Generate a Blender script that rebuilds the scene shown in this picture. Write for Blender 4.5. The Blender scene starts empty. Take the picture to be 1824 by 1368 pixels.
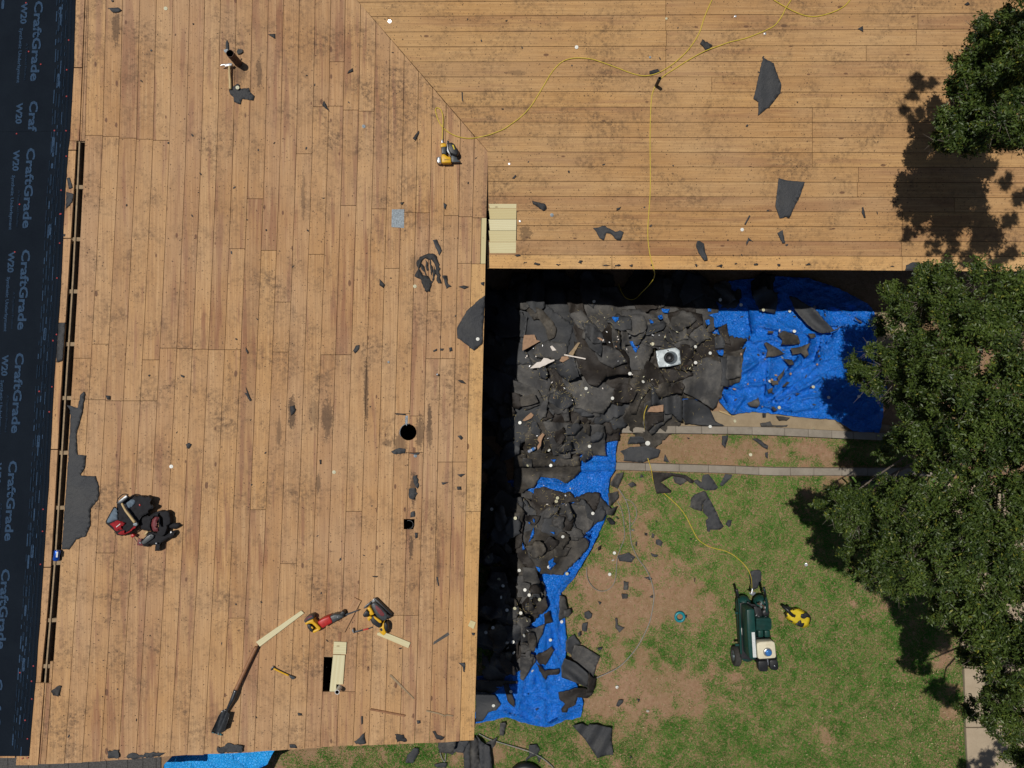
import bpy, math, random
import numpy as np
from mathutils import Vector, Matrix
from mathutils.geometry import delaunay_2d_cdt
random.seed(7)
rng = np.random.default_rng(7)
SC = bpy.context.scene
COL = SC.collection

# ------------------------------------------------------------- camera, sky, sun, exposure
F = 1266.67          # focal length in pixels of the 1824 px wide photograph
CX, CY, CH = 912.0, 684.0, 10.1
cam = bpy.data.cameras.new('camera')
cam.sensor_width = 36.0
cam.lens = F * 36.0 / 1824.0
cam.clip_start = 0.1
cam.clip_end = 400.0
camo = bpy.data.objects.new('camera', cam)
COL.objects.link(camo)
camo.location = (0, 0, CH)
SC.camera = camo

SUN_D = Vector((0.26, -0.165, -1.0)).normalized()      # direction the light travels
world = bpy.data.worlds.new('World')
SC.world = world
world.use_nodes = True
wn = world.node_tree
wn.nodes.clear()
sky = wn.nodes.new('ShaderNodeTexSky')
sky.sky_type = 'NISHITA'
sky.sun_disc = False
sky.sun_elevation = math.asin(-SUN_D.z)
sky.sun_rotation = math.atan2(-SUN_D.x, -SUN_D.y)
bg = wn.nodes.new('ShaderNodeBackground')
bg.inputs['Strength'].default_value = 0.05
wo = wn.nodes.new('ShaderNodeOutputWorld')
wn.links.new(sky.outputs[0], bg.inputs['Color'])
wn.links.new(bg.outputs[0], wo.inputs['Surface'])

sl = bpy.data.lights.new('sun', 'SUN')
sl.energy = 5.0
sl.angle = math.radians(0.53)
sl.color = (1.0, 0.955, 0.89)
so = bpy.data.objects.new('sun', sl)
so.rotation_euler = SUN_D.to_track_quat('-Z', 'Y').to_euler()
so.location = (-4, 3, 14)
COL.objects.link(so)
SC.view_settings.view_transform = 'Standard'
SC.view_settings.look = 'None'
SC.view_settings.gamma = 1.0
SC.view_settings.exposure = -0.68
SC.view_settings.use_curve_mapping = False

# ------------------------------------------------------------- surfaces: pixel -> place
class Pl:
    """plane z = a + b X + c Y ; at() gives the place on it seen at a pixel of the photograph"""
    def __init__(s, a, b, c):
        s.a, s.b, s.c = a, b, c
    def z(s, X, Y):
        return s.a + s.b * X + s.c * Y
    def at(s, px, py, lift=0.0):
        u = (px - CX) / F
        w = (CY - py) / F
        D = (CH - s.a - lift) / (1 + s.b * u + s.c * w)
        return Vector((u * D, w * D, CH - D))
    def norm(s):
        return Vector((-s.b, -s.c, 1)).normalized()
P1 = Pl(1.955, -0.14, 0.0)        # left wing, slope falling to the right
P2 = Pl(1.682, 0.0, 0.12)         # upper right wing, slope falling to the lower edge
GR = Pl(0.0, 0.0, 0.0)            # ground
_A = P1.at(152, 0); _B = P1.at(80, 1216)
_bx = 0.14
_c3 = ((_A.z - _B.z) - _bx * (_A.x - _B.x)) / (_A.y - _B.y)
P3 = Pl(_A.z - _bx * _A.x - _c3 * _A.y, _bx, _c3)   # other slope, left of the ridge

def zp(x0, y0, s, txt):
    """points read in an enlarged crop -> photograph pixels"""
    out = []
    for t in txt.split():
        a, b = t.split(',')
        out.append((x0 + float(a) / s, y0 + float(b) / s))
    return out

def lerp(tab, y):
    if y <= tab[0][0]:
        (y0, v0), (y1, v1) = tab[0], tab[1]
    elif y >= tab[-1][0]:
        (y0, v0), (y1, v1) = tab[-2], tab[-1]
    else:
        for k in range(len(tab) - 1):
            if tab[k][0] <= y <= tab[k + 1][0]:
                (y0, v0), (y1, v1) = tab[k], tab[k + 1]
                break
    return v0 + (v1 - v0) * (y - y0) / (y1 - y0)

# ------------------------------------------------------------- materials
class NB:
    def __init__(s, name):
        s.m = bpy.data.materials.new(name)
        s.m.use_nodes = True
        s.t = s.m.node_tree
        s.t.nodes.clear()
        s.out = s.t.nodes.new('ShaderNodeOutputMaterial')
        s.b = s.t.nodes.new('ShaderNodeBsdfPrincipled')
        s.t.links.new(s.b.outputs[0], s.out.inputs[0])
    def n(s, typ, **kw):
        x = s.t.nodes.new(typ)
        for k, v in kw.items():
            if hasattr(x, k) and k not in x.inputs:
                setattr(x, k, v)
        return x
    def l(s, a, b):
        s.t.links.new(a, b)
    def val(s, sock, v):
        if hasattr(v, 'is_output') or isinstance(v, bpy.types.NodeSocket):
            s.l(v, sock)
        else:
            sock.default_value = v
    def math(s, op, a, b=0.0, c=None, clamp=False):
        x = s.t.nodes.new('ShaderNodeMath'); x.operation = op; x.use_clamp = clamp
        s.val(x.inputs[0], a); s.val(x.inputs[1], b)
        if c is not None: s.val(x.inputs[2], c)
        return x.outputs[0]
    def mix(s, f, a, b, blend='MIX'):
        x = s.t.nodes.new('ShaderNodeMix'); x.data_type = 'RGBA'; x.blend_type = blend
        s.val(x.inputs[0], f)
        s.val(x.inputs[6], a if not isinstance(a, tuple) else (*a, 1))
        s.val(x.inputs[7], b if not isinstance(b, tuple) else (*b, 1))
        return x.outputs[2]
    def ramp(s, f, pts, const=False):
        x = s.t.nodes.new('ShaderNodeValToRGB')
        if const: x.color_ramp.interpolation = 'CONSTANT'
        e = x.color_ramp.elements
        while len(e) < len(pts): e.new(0.5)
        for i, (p, c) in enumerate(pts):
            e[i].position = p
            e[i].color = (c, c, c, 1) if not isinstance(c, tuple) else (*c, 1)
        s.val(x.inputs[0], f)
        return x.outputs[0]
    def noise(s, vec, scale, detail=3, rough=0.55, dist=0.0, out=0):
        x = s.t.nodes.new('ShaderNodeTexNoise')
        if vec is not None: s.l(vec, x.inputs['Vector'])
        x.inputs['Scale'].default_value = scale
        x.inputs['Detail'].default_value = detail
        x.inputs['Roughness'].default_value = rough
        x.inputs['Distortion'].default_value = dist
        return x.outputs[out]
    def vor(s, vec, scale, feat='F1', rnd=1.0):
        x = s.t.nodes.new('ShaderNodeTexVoronoi'); x.feature = feat
        s.l(vec, x.inputs['Vector'])
        x.inputs['Scale'].default_value = scale
        x.inputs['Randomness'].default_value = rnd
        return x
    def xyz(s, x, y, z):
        c = s.t.nodes.new('ShaderNodeCombineXYZ')
        for i, v in enumerate((x, y, z)): s.val(c.inputs[i], v)
        return c.outputs[0]
    def pos(s):
        return s.t.nodes.new('ShaderNodeNewGeometry').outputs['Position']
    def bump(s, h, strength=0.3, dist=0.01, nrm=None):
        x = s.t.nodes.new('ShaderNodeBump')
        x.inputs['Strength'].default_value = strength
        x.inputs['Distance'].default_value = dist
        s.l(h, x.inputs['Height'])
        if nrm is not None: s.l(nrm, x.inputs['Normal'])
        return x.outputs[0]

def simple(name, col, rough=0.6, metal=0.0, var=0.25, scale=30.0, bump=0.15, dirt=None, spec=None):
    """painted / plastic / metal surface with a little mottling, dust and fine relief"""
    k = NB(name)
    p = k.pos()
    nz = k.noise(p, scale, 4, 0.6)
    f = k.ramp(nz, [(0.3, 0.0), (0.7, 1.0)])
    a = tuple(c * (1 - var) for c in col); b = tuple(min(1, c * (1 + var)) for c in col)
    c = k.mix(f, a, b)
    if dirt:
        d = k.ramp(k.noise(p, scale * 0.35, 5, 0.7), [(0.5, 0.0), (0.72, 1.0)])
        c = k.mix(k.math('MULTIPLY', d, dirt[0]), c, dirt[1])
    k.l(c, k.b.inputs['Base Color'])
    k.b.inputs['Roughness'].default_value = rough
    k.b.inputs['Metallic'].default_value = metal
    if spec is not None: k.b.inputs['Specular IOR Level'].default_value = spec
    k.l(k.bump(k.noise(p, scale * 4, 3), bump, 0.004), k.b.inputs['Normal'])
    return k.m

def wood_mat(name, pale=False, red=1.0, tint=(1.0, 1.0, 1.0), knots=0.66):
    k = NB(name)
    uv = k.n('ShaderNodeUVMap').outputs[0]
    sep = k.t.nodes.new('ShaderNodeSeparateXYZ'); k.l(uv, sep.inputs[0])
    U, V = sep.outputs[0], sep.outputs[1]
    oi = k.t.nodes.new('ShaderNodeObjectInfo')
    R = oi.outputs['Random']
    R10 = k.math('MULTIPLY', R, 37.0)
    R2 = k.math('FRACT', k.math('MULTIPLY', R, 91.7))
    R3 = k.math('FRACT', k.math('MULTIPLY', R, 571.3))
    # growth-ring grain along the board
    wv = k.noise(k.xyz(k.math('MULTIPLY', U, 3.0), k.math('MULTIPLY', V, 0.55), R10), 1.0, 3, 0.5)
    ru = k.math('ADD', k.math('MULTIPLY', U, 80.0), k.math('MULTIPLY', wv, 9.0))
    ring = k.math('SINE', k.math('MULTIPLY', ru, k.math('ADD', 1.6, k.math('MULTIPLY', R2, 2.2))))
    ring = k.math('MULTIPLY_ADD', ring, 0.5, 0.5)
    fib = k.noise(k.xyz(k.math('MULTIPLY', U, 170.0), k.math('MULTIPLY', V, 5.0), R10), 1.0, 4, 0.7)
    broad = k.noise(k.xyz(k.math('MULTIPLY', U, 9.0), k.math('MULTIPLY', V, 0.7), R10), 1.0, 3, 0.55)
    p = k.pos()
    if pale:
        base = k.ramp(R, [(0.0, (0.60, 0.51, 0.27)), (0.5, (0.68, 0.62, 0.38)), (1.0, (0.72, 0.67, 0.44))])
        c = k.mix(k.math('MULTIPLY', ring, 0.22), base, (0.50, 0.38, 0.17))
        c = k.mix(k.math('MULTIPLY', k.ramp(fib, [(0.4, 0.0), (0.75, 1.0)]), 0.18), c, (0.42, 0.33, 0.16))
        kd = k.vor(k.xyz(k.math('MULTIPLY', U, 7.0), k.math('MULTIPLY', V, 3.0), R10), 1.0)
        kn = k.ramp(kd.outputs['Distance'], [(0.03, 1.0), (0.08, 0.0)])
        c = k.mix(k.math('MULTIPLY', kn, 0.7), c, (0.20, 0.12, 0.05))
        h = fib
    else:
        base = k.ramp(R, [(0.0, (0.385, 0.232, 0.118)), (0.22, (0.475, 0.292, 0.138)), (0.45, (0.525, 0.345, 0.178)),
                          (0.62, (0.40, 0.245, 0.138)), (0.8, (0.535, 0.335, 0.150)), (1.0, (0.345, 0.198, 0.115))])
        base = k.mix(k.ramp(broad, [(0.35, 0.0), (0.7, 0.55)]), base, (0.49, 0.285, 0.12))
        c = k.mix(k.math('MULTIPLY', ring, 0.22), base, (0.28, 0.15, 0.07))
        # dark red heartwood streaks
        hw = k.noise(k.xyz(k.math('MULTIPLY', U, 13.0), k.math('MULTIPLY', V, 0.9), k.math('ADD', R10, 9.0)), 1.0, 3, 0.5)
        hth = k.math('MULTIPLY_ADD', R3, 0.16, 0.485)
        hm = k.math('MULTIPLY', k.math('SUBTRACT', hw, hth), 11.0, clamp=True)
        c = k.mix(k.math('MULTIPLY', hm, 0.72 * red), c, (0.225, 0.098, 0.062))
        mott = k.ramp(k.noise(k.xyz(k.math('MULTIPLY', U, 24.0), k.math('MULTIPLY', V, 4.5), R10), 1.0, 6, 0.75), [(0.40, 0.0), (0.68, 1.0)])
        c = k.mix(k.math('MULTIPLY', mott, 0.42), c, (0.27, 0.155, 0.08))
        stk = k.noise(k.xyz(k.math('MULTIPLY', U, 75.0), k.math('MULTIPLY', V, 1.1), R10), 1.0, 3, 0.6)
        c = k.mix(k.ramp(stk, [(0.50, 0.0), (0.72, 0.5)]), c, (0.24, 0.13, 0.07))
        c = k.mix(k.ramp(stk, [(0.28, 0.45), (0.46, 0.0)]), c, (0.60, 0.42, 0.24))
        # fibres, dust film
        c = k.mix(k.math('MULTIPLY', k.ramp(fib, [(0.35, 0.0), (0.8, 1.0)]), 0.33), c, (0.20, 0.115, 0.055))
        film = k.ramp(k.noise(p, 0.9, 4, 0.6), [(0.35, 0.0), (0.65, 1.0)])
        c = k.mix(k.math('MULTIPLY', film, 0.22), c, (0.52, 0.40, 0.27))
        # knots
        kd = k.vor(k.xyz(k.math('MULTIPLY', U, 10.0), k.math('MULTIPLY', V, 4.6), R10), 1.0)
        sc = k.t.nodes.new('ShaderNodeSeparateColor'); k.l(kd.outputs['Color'], sc.inputs[0])
        ksz = k.math('MULTIPLY', k.ramp(sc.outputs[0], [(knots, 0.0), (1.0, 1.0)]), 0.19)
        kn = k.math('MULTIPLY', k.math('SUBTRACT', ksz, kd.outputs['Distance']), 26.0, clamp=True)
        c = k.mix(k.math('MULTIPLY', kn, 0.85), c, (0.13, 0.068, 0.045))
        # nail holes, tar flecks
        wob = k.noise(p, 90.0, 2, 0.5, out=1)
        vv = k.t.nodes.new('ShaderNodeVectorMath'); vv.operation = 'MULTIPLY_ADD'
        k.l(wob, vv.inputs[0]); vv.inputs[1].default_value = (0.022, 0.022, 0.022); k.l(p, vv.inputs[2])
        patchy = k.ramp(k.noise(p, 2.6, 3, 0.6), [(0.38, 0.15), (0.60, 1.0)])
        for sc_, thr, siz, st in ((30.0, 0.60, 0.30, 0.8), (62.0, 0.45, 0.36, 0.65), (12.0, 0.66, 0.15, 0.9)):
            fd = k.vor(vv.outputs[0], sc_)
            s2 = k.t.nodes.new('ShaderNodeSeparateColor'); k.l(fd.outputs['Color'], s2.inputs[0])
            fs = k.math('MULTIPLY', k.ramp(s2.outputs[1], [(thr, 0.0), (1.0, 1.0)]), siz)
            fk = k.math('MULTIPLY', k.math('SUBTRACT', fs, fd.outputs['Distance']), 18.0, clamp=True)
            if sc_ != 62.0: fk = k.math('MULTIPLY', fk, patchy)
            c = k.mix(k.math('MULTIPLY', fk, st), c, (0.050, 0.032, 0.026))
        pep = k.noise(p, 120.0, 4, 0.75)
        c = k.mix(k.ramp(pep, [(0.60, 0.0), (0.68, 0.6)]), c, (0.09, 0.055, 0.04))
        # weather stains: broken up, darker along some boards
        st1 = k.noise(p, 2.1, 6, 0.72, 0.4)
        st2 = k.noise(p, 22.0, 5, 0.75)
        sm = k.math('MULTIPLY', k.ramp(st1, [(0.46, 0.0), (0.68, 1.0)]), k.ramp(st2, [(0.42, 0.0), (0.60, 1.0)]))
        c = k.mix(k.math('MULTIPLY', sm, 0.9), c, (0.115, 0.075, 0.048))
        st3 = k.math('ADD', k.math('MULTIPLY', k.noise(k.xyz(k.math('MULTIPLY', U, 40.0), k.math('MULTIPLY', V, 7.0), 3.0), 1.0, 5, 0.8), 0.5), k.math('MULTIPLY', k.noise(p, 38.0, 5, 0.8), 0.5))
        acc = 0.0
        for (bx, by, rx, ry, s_) in STAINS:
            q = P1.at(bx, by) if bx < 865 else P2.at(bx, by)
            sx, sy = 1.0 / (rx * 0.0062), 1.0 / (ry * 0.0062)
            v1 = k.t.nodes.new('ShaderNodeVectorMath'); v1.operation = 'MULTIPLY_ADD'
            k.l(p, v1.inputs[0]); v1.inputs[1].default_value = (sx, sy, 0); v1.inputs[2].default_value = (-q.x * sx, -q.y * sy, 0)
            v2 = k.t.nodes.new('ShaderNodeVectorMath'); v2.operation = 'LENGTH'; k.l(v1.outputs[0], v2.inputs[0])
            g = k.math('SUBTRACT', 1.0, v2.outputs['Value'], clamp=True)
            mm = k.math('MULTIPLY', k.math('SUBTRACT', k.math('ADD', k.math('MULTIPLY', g, 0.42), st3), 0.71), 16.0, clamp=True)
            acc = k.math('MAXIMUM', acc, k.math('MULTIPLY', mm, s_ * .85))
        c = k.mix(k.math('MINIMUM', acc, 0.82), c, (0.072, 0.048, 0.034))
        h = fib
        c = k.mix(1.0, c, tint, 'MULTIPLY')
    k.l(c, k.b.inputs['Base Color'])
    k.b.inputs['Roughness'].default_value = 0.78
    k.b.inputs['Specular IOR Level'].default_value = 0.25
    k.l(k.bump(h, 0.35, 0.003), k.b.inputs['Normal'])
    return k.m

STAINS = [(520, 735, 14, 70, 1.0), (583, 745, 22, 80, 0.8), (712, 790, 26, 44, 0.7), (748, 770, 18, 70, .8), (560, 735, 22, 50, .5), (497, 770, 10, 60, 0.6), (736, 870, 13, 66, 1.0), (732, 975, 9, 50, 1.0), 
          (765, 770, 12, 70, 0.8), (652, 700, 9, 130, 0.9), (765, 745, 9, 60, 1.0), (567, 860, 9, 40, 0.7), (425, 130, 26, 40, 0.6), (206, 50, 14, 60, 0.8),
          (540, 350, 8, 90, 0.6), (462, 130, 10, 60, 0.75), (780, 1000, 8, 80, 0.6), (920, 130, 40, 10, 0.5),
          (935, 415, 24, 30, 0.7), (740, 470, 22, 40, 0.5), (400, 1290, 20, 26, 0.7), (690, 790, 20, 14, 0.7)]
M = {}
M['wood'] = wood_mat('weathered_plank_wood', tint=(1.17, 1.10, 1.04))
M['wood2'] = wood_mat('weathered_golden_plank_wood', red=0.55, tint=(1.11, 1.03, 0.87), knots=0.55)  # warmer, dimmer tint also carries lens vignetting, put into the colour
M['wood_light'] = wood_mat('paler_plank_wood', red=0.3, tint=(1.38, 1.29, 1.04), knots=0.8)
M['pale'] = wood_mat('fresh_pine', pale=True)

def felt_mat(name, dust, base, dustcol, brown=0.0):
    k = NB(name)
    p = k.pos()
    oi = k.t.nodes.new('ShaderNodeObjectInfo')
    r = oi.outputs['Random']
    n1 = k.noise(p, 14.0, 6, 0.7, 0.6)
    n2 = k.noise(p, 130.0, 3, 0.7)
    c = k.mix(k.math('MULTIPLY_ADD', r, 0.7, 0.0), base, tuple(x * 1.7 for x in base))
    nb = k.noise(p, 3.6, 5, 0.65, 0.3)
    d = k.math('MULTIPLY', k.math('MULTIPLY', k.ramp(n1, [(0.30, 0.25), (0.70, 1.0)]), k.ramp(nb, [(0.40, 0.08), (0.62, 1.0)])), dust)
    c = k.mix(d, c, dustcol)
    c = k.mix(k.math('MULTIPLY', k.ramp(n2, [(0.45, 0.0), (0.8, 1.0)]), 0.25), c, tuple(x * 2.2 for x in base))
    ck = k.vor(p, 210.0)
    c = k.mix(k.math('MULTIPLY', k.ramp(ck.outputs['Distance'], [(0.08, 1.0), (0.2, 0.0)]), 0.12), c, (0.30, 0.26, 0.20))
    k.l(c, k.b.inputs['Base Color'])
    k.b.inputs['Roughness'].default_value = 0.58
    k.b.inputs['Specular IOR Level'].default_value = 0.3
    hh = k.math('ADD', k.math('MULTIPLY', k.noise(p, 9.0, 4, 0.6, 0.8), 3.0), n2)
    k.l(k.bump(hh, 0.5, 0.008), k.b.inputs['Normal'])
    return k.m
M['felt'] = felt_mat('black_roofing_felt', 0.5, (0.030, 0.032, 0.036), (0.080, 0.078, 0.072))
M['felt_grey'] = felt_mat('dusty_grey_felt', 0.95, (0.030, 0.030, 0.031), (0.135, 0.126, 0.112))
M['felt_brown'] = felt_mat('brown_backed_felt', 0.5, (0.015, 0.0125, 0.011), (0.072, 0.058, 0.046))
M['felt_dusty'] = felt_mat('dirt_covered_felt', 0.95, (0.022, 0.020, 0.018), (0.120, 0.104, 0.082))

def tarp_mat(name='blue_tarpaulin', base=(0.004, 0.125, 0.58), hi=(0.010, 0.205, 0.76)):
    k = NB(name)
    p = k.pos()
    v = k.vor(p, 26.0, 'DISTANCE_TO_EDGE')
    n1 = k.noise(p, 13.0, 4, 0.62, 1.8)
    n2 = k.noise(p, 60.0, 4, 0.7)
    c = k.mix(k.ramp(n1, [(0.3, 0.0), (0.7, 1.0)]), base, hi)
    dirt = k.math('MULTIPLY', k.ramp(k.noise(p, 7.0, 6, 0.75), [(0.60, 0.0), (0.72, 1.0)]), k.ramp(n2, [(0.48, 0.0), (0.6, 1.0)]))
    c = k.mix(k.math('MULTIPLY', dirt, 0.75), c, (0.20, 0.17, 0.13))
    k.l(c, k.b.inputs['Base Color'])
    k.b.inputs['Roughness'].default_value = 0.30
    hh = k.math('ADD', k.math('MULTIPLY', n1, 1.1), k.math('ADD', k.math('MULTIPLY', n2, 0.16), k.math('MULTIPLY', k.ramp(v.outputs['Distance'], [(0.0, 0.0), (0.12, 1.0)]), 0.25)))
    k.l(k.bump(hh, 0.9, 0.03), k.b.inputs['Normal'])
    return k.m
M['tarp'] = tarp_mat()
M['tarp_light'] = tarp_mat('pale_blue_tarpaulin', (0.012, 0.33, 0.88), (0.03, 0.42, 0.95))

def soil_mat():
    k = NB('soil_and_thatch')
    p = k.pos()
    n1 = k.noise(p, 1.7, 6, 0.65, 0.5)
    n2 = k.noise(p, 17.0, 6, 0.7)
    n3 = k.noise(p, 120.0, 4, 0.75)
    c = k.mix(k.ramp(n2, [(0.3, 0.0), (0.7, 1.0)]), (0.33, 0.185, 0.112), (0.47, 0.300, 0.195))
    th = k.math('MULTIPLY', k.ramp(n3, [(0.35, 0.0), (0.7, 1.0)]), k.ramp(n1, [(0.40, 0.25), (0.6, 0.85)]))
    c = k.mix(th, c, (0.20, 0.17, 0.06))
    sp = k.vor(p, 55.0)
    s2 = k.t.nodes.new('ShaderNodeSeparateColor'); k.l(sp.outputs['Color'], s2.inputs[0])
    peb = k.math('MULTIPLY', k.math('SUBTRACT', k.math('MULTIPLY', k.ramp(s2.outputs[0], [(0.93, 0.0), (1.0, 1.0)]), 0.4), sp.outputs['Distance']), 12.0, clamp=True)
    c = k.mix(peb, c, (0.46, 0.36, 0.25))
    k.l(c, k.b.inputs['Base Color'])
    k.b.inputs['Roughness'].default_value = 0.95
    k.b.inputs['Specular IOR Level'].default_value = 0.1
    k.l(k.bump(k.math('ADD', k.math('MULTIPLY', n2, 2.0), n3), 0.8, 0.02), k.b.inputs['Normal'])
    return k.m
M['soil'] = soil_mat()

def concrete_mat(name, a, b):
    k = NB(name)
    p = k.pos()
    oi = k.t.nodes.new('ShaderNodeObjectInfo')
    n1 = k.noise(p, 5.0, 6, 0.7); n2 = k.noise(p, 70.0, 5, 0.75)
    c = k.mix(k.ramp(n1, [(0.3, 0.0), (0.7, 1.0)]), a, b)
    c = k.mix(k.math('MULTIPLY', k.ramp(n2, [(0.35, 0.0), (0.7, 1.0)]), 0.3), c, tuple(x * 0.6 for x in a))
    c = k.mix(k.math('MULTIPLY', oi.outputs['Random'], 0.25), c, tuple(x * 1.2 for x in b))
    k.l(c, k.b.inputs['Base Color'])
    k.b.inputs['Roughness'].default_value = 0.9
    k.l(k.bump(n2, 0.5, 0.006), k.b.inputs['Normal'])
    return k.m
M['concrete'] = concrete_mat('grey_concrete', (0.20, 0.172, 0.135), (0.33, 0.29, 0.235))
M['path'] = concrete_mat('tan_concrete', (0.33, 0.26, 0.175), (0.43, 0.345, 0.24))
M['dirtpack'] = concrete_mat('packed_dirt', (0.25, 0.19, 0.115), (0.36, 0.28, 0.18))

def leaf_mat():
    k = NB('oak_leaf')
    a = k.t.nodes.new('ShaderNodeVertexColor'); a.layer_name = 'tone'
    k.l(a.outputs[0], k.b.inputs['Base Color'])
    k.b.inputs['Roughness'].default_value = 0.45
    k.b.inputs['Specular IOR Level'].default_value = 0.4
    tr = k.t.nodes.new('ShaderNodeBsdfTranslucent')
    k.l(a.outputs[0], tr.inputs[0])
    ms = k.t.nodes.new('ShaderNodeMixShader'); ms.inputs[0].default_value = 0.18
    k.l(k.b.outputs[0], ms.inputs[1]); k.l(tr.outputs[0], ms.inputs[2])
    k.l(ms.outputs[0], k.out.inputs[0])
    return k.m
M['leaf'] = leaf_mat()
def grass_mat():
    k = NB('grass_blade')
    a = k.t.nodes.new('ShaderNodeVertexColor'); a.layer_name = 'tone'
    k.l(a.outputs[0], k.b.inputs['Base Color'])
    k.b.inputs['Roughness'].default_value = 0.7
    k.b.inputs['Specular IOR Level'].default_value = 0.15
    return k.m
M['grass'] = grass_mat()
M['bark'] = simple('grey_bark', (0.15, 0.125, 0.10), 0.9, var=0.4, scale=18, bump=0.7)
M['dark'] = simple('attic_dark', (0.016, 0.013, 0.011), 0.95)
M['frame'] = simple('aged_rafter_wood', (0.30, 0.215, 0.125), 0.85, var=0.25, scale=25)
M['fascia'] = simple('stained_fascia', (0.09, 0.065, 0.04), 0.85)
M['brick'] = simple('brown_wall', (0.06, 0.04, 0.03), 0.9)
M['black'] = simple('black_plastic', (0.012, 0.013, 0.015), 0.45, dirt=(0.25, (0.08, 0.075, 0.07)))
M['canvas'] = simple('black_canvas', (0.010, 0.010, 0.013), 0.85, bump=0.5)
M['grey_plastic'] = simple('charcoal_plastic', (0.05, 0.058, 0.063), 0.4)
M['rubber'] = simple('tyre_rubber', (0.035, 0.033, 0.030), 0.85, dirt=(0.4, (0.11, 0.09, 0.07)))
M['yellow'] = simple('tool_yellow', (0.72, 0.40, 0.012), 0.42, var=0.1, dirt=(0.35, (0.20, 0.13, 0.05)))
M['case_yellow'] = simple('case_yellow', (0.62, 0.46, 0.012), 0.5, var=0.12, scale=12, dirt=(0.4, (0.25, 0.17, 0.05)))
M['hose'] = simple('yellow_hose', (0.58, 0.44, 0.045), 0.5, var=0.15)
M['red'] = simple('tool_red', (0.46, 0.022, 0.018), 0.4, dirt=(0.2, (0.08, 0.03, 0.02)))
M['redcloth'] = simple('red_canvas', (0.30, 0.008, 0.014), 0.85, bump=0.6)
M['maroon'] = simple('maroon_leather', (0.16, 0.03, 0.035), 0.6)
M['lining'] = simple('blue_grey_lining', (0.115, 0.16, 0.205), 0.8, bump=0.5)
M['silver'] = simple('bright_metal', (0.62, 0.63, 0.64), 0.32, 0.85, var=0.12)
M['galv'] = simple('galvanised_sheet', (0.20, 0.235, 0.26), 0.5, 0.25, var=0.5, scale=70)
M['steel'] = simple('dark_steel', (0.10, 0.105, 0.11), 0.35, 0.8, var=0.3)
M['lead'] = simple('pale_flashing', (0.50, 0.56, 0.58), 0.42, 0.25, var=0.15, scale=40, dirt=(0.3, (0.25, 0.25, 0.24)))
M['green'] = simple('compressor_green', (0.008, 0.05, 0.042), 0.35, var=0.2, dirt=(0.3, (0.05, 0.06, 0.05)))
M['cream'] = simple('cream_tank', (0.70, 0.64, 0.47), 0.4, var=0.06, dirt=(0.3, (0.40, 0.30, 0.16)))
M['white'] = simple('white_plastic', (0.74, 0.74, 0.68), 0.4, var=0.06)
M['capdirty'] = simple('yellowed_plastic', (0.55, 0.53, 0.36), 0.5, var=0.1)
M['sticker'] = simple('white_sticker', (0.66, 0.68, 0.66), 0.4, var=0.2, scale=90)
M['blue'] = simple('blue_can', (0.01, 0.09, 0.50), 0.25, 0.5)
M['capblue'] = simple('blue_cap', (0.05, 0.19, 0.50), 0.3, 0.3)
M['teal'] = simple('teal_plastic', (0.006, 0.21, 0.25), 0.4)
M['rust'] = simple('rusty_pipe', (0.085, 0.045, 0.030), 0.8, var=0.5, scale=50, bump=0.5)
M['ironpipe'] = simple('dark_iron_pipe', (0.035, 0.035, 0.033), 0.7, var=0.5)
M['pvc'] = simple('white_pvc', (0.66, 0.65, 0.62), 0.4)
M['inside'] = simple('pipe_interior', (0.010, 0.009, 0.008), 0.9)
M['ash'] = simple('hammer_handle_wood', (0.50, 0.36, 0.17), 0.5, var=0.12)
M['reddish_wood'] = simple('shovel_handle_wood', (0.27, 0.13, 0.06), 0.5, var=0.25)
M['cable'] = simple('grey_cable', (0.24, 0.235, 0.21), 0.6)
M['card'] = simple('brown_cardboard', (0.33, 0.20, 0.12), 0.85, var=0.2, bump=0.4)
M['whitesheet'] = simple('torn_white_sheet', (0.70, 0.64, 0.58), 0.7, var=0.08)
M['straw'] = simple('straw', (0.36, 0.29, 0.13), 0.8, var=0.3)
M['pot'] = simple('black_plant_pot', (0.02, 0.018, 0.016), 0.6)
M['plant'] = simple('strap_leaf', (0.10, 0.19, 0.03), 0.5)
M['shingle'] = simple('grey_shingle', (0.075, 0.072, 0.070), 0.95, var=0.5, scale=60, bump=0.8)
M['tar'] = felt_mat('tar_residue', 0.5, (0.022, 0.022, 0.024), (0.07, 0.062, 0.05))
M['print'] = simple('pale_blue_print', (0.030, 0.058, 0.105), 0.85, spec=0.1, var=0.35, scale=70)
M['print_dim'] = simple('faint_blue_print', (0.012, 0.024, 0.044), 0.85, spec=0.1, var=0.4, scale=70)
M['redcap'] = simple('red_cap_nail', (0.40, 0.05, 0.05), 0.5)
M['twine'] = simple('bottle_plastic', (0.42, 0.48, 0.62), 0.15, 0.3)
def underlay_mat():
    k = NB('synthetic_underlayment')
    p = k.pos()
    n1 = k.noise(p, 3.0, 4, 0.6); n2 = k.noise(p, 220.0, 3, 0.7)
    c = k.mix(k.ramp(n1, [(0.3, 0.0), (0.7, 1.0)]), (0.0055, 0.0088, 0.0145), (0.0080, 0.0125, 0.0195))
    c = k.mix(k.math('MULTIPLY', k.ramp(n2, [(0.5, 0.0), (0.8, 1.0)]), 0.4), c, (0.03, 0.04, 0.055))
    k.l(c, k.b.inputs['Base Color'])
    k.b.inputs['Roughness'].default_value = 0.8
    k.b.inputs['Specular IOR Level'].default_value = 0.05
    k.l(k.bump(k.math('ADD', n2, k.math('MULTIPLY', n1, 2.0)), 0.3, 0.004), k.b.inputs['Normal'])
    return k.m
M['underlay'] = underlay_mat()

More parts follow.
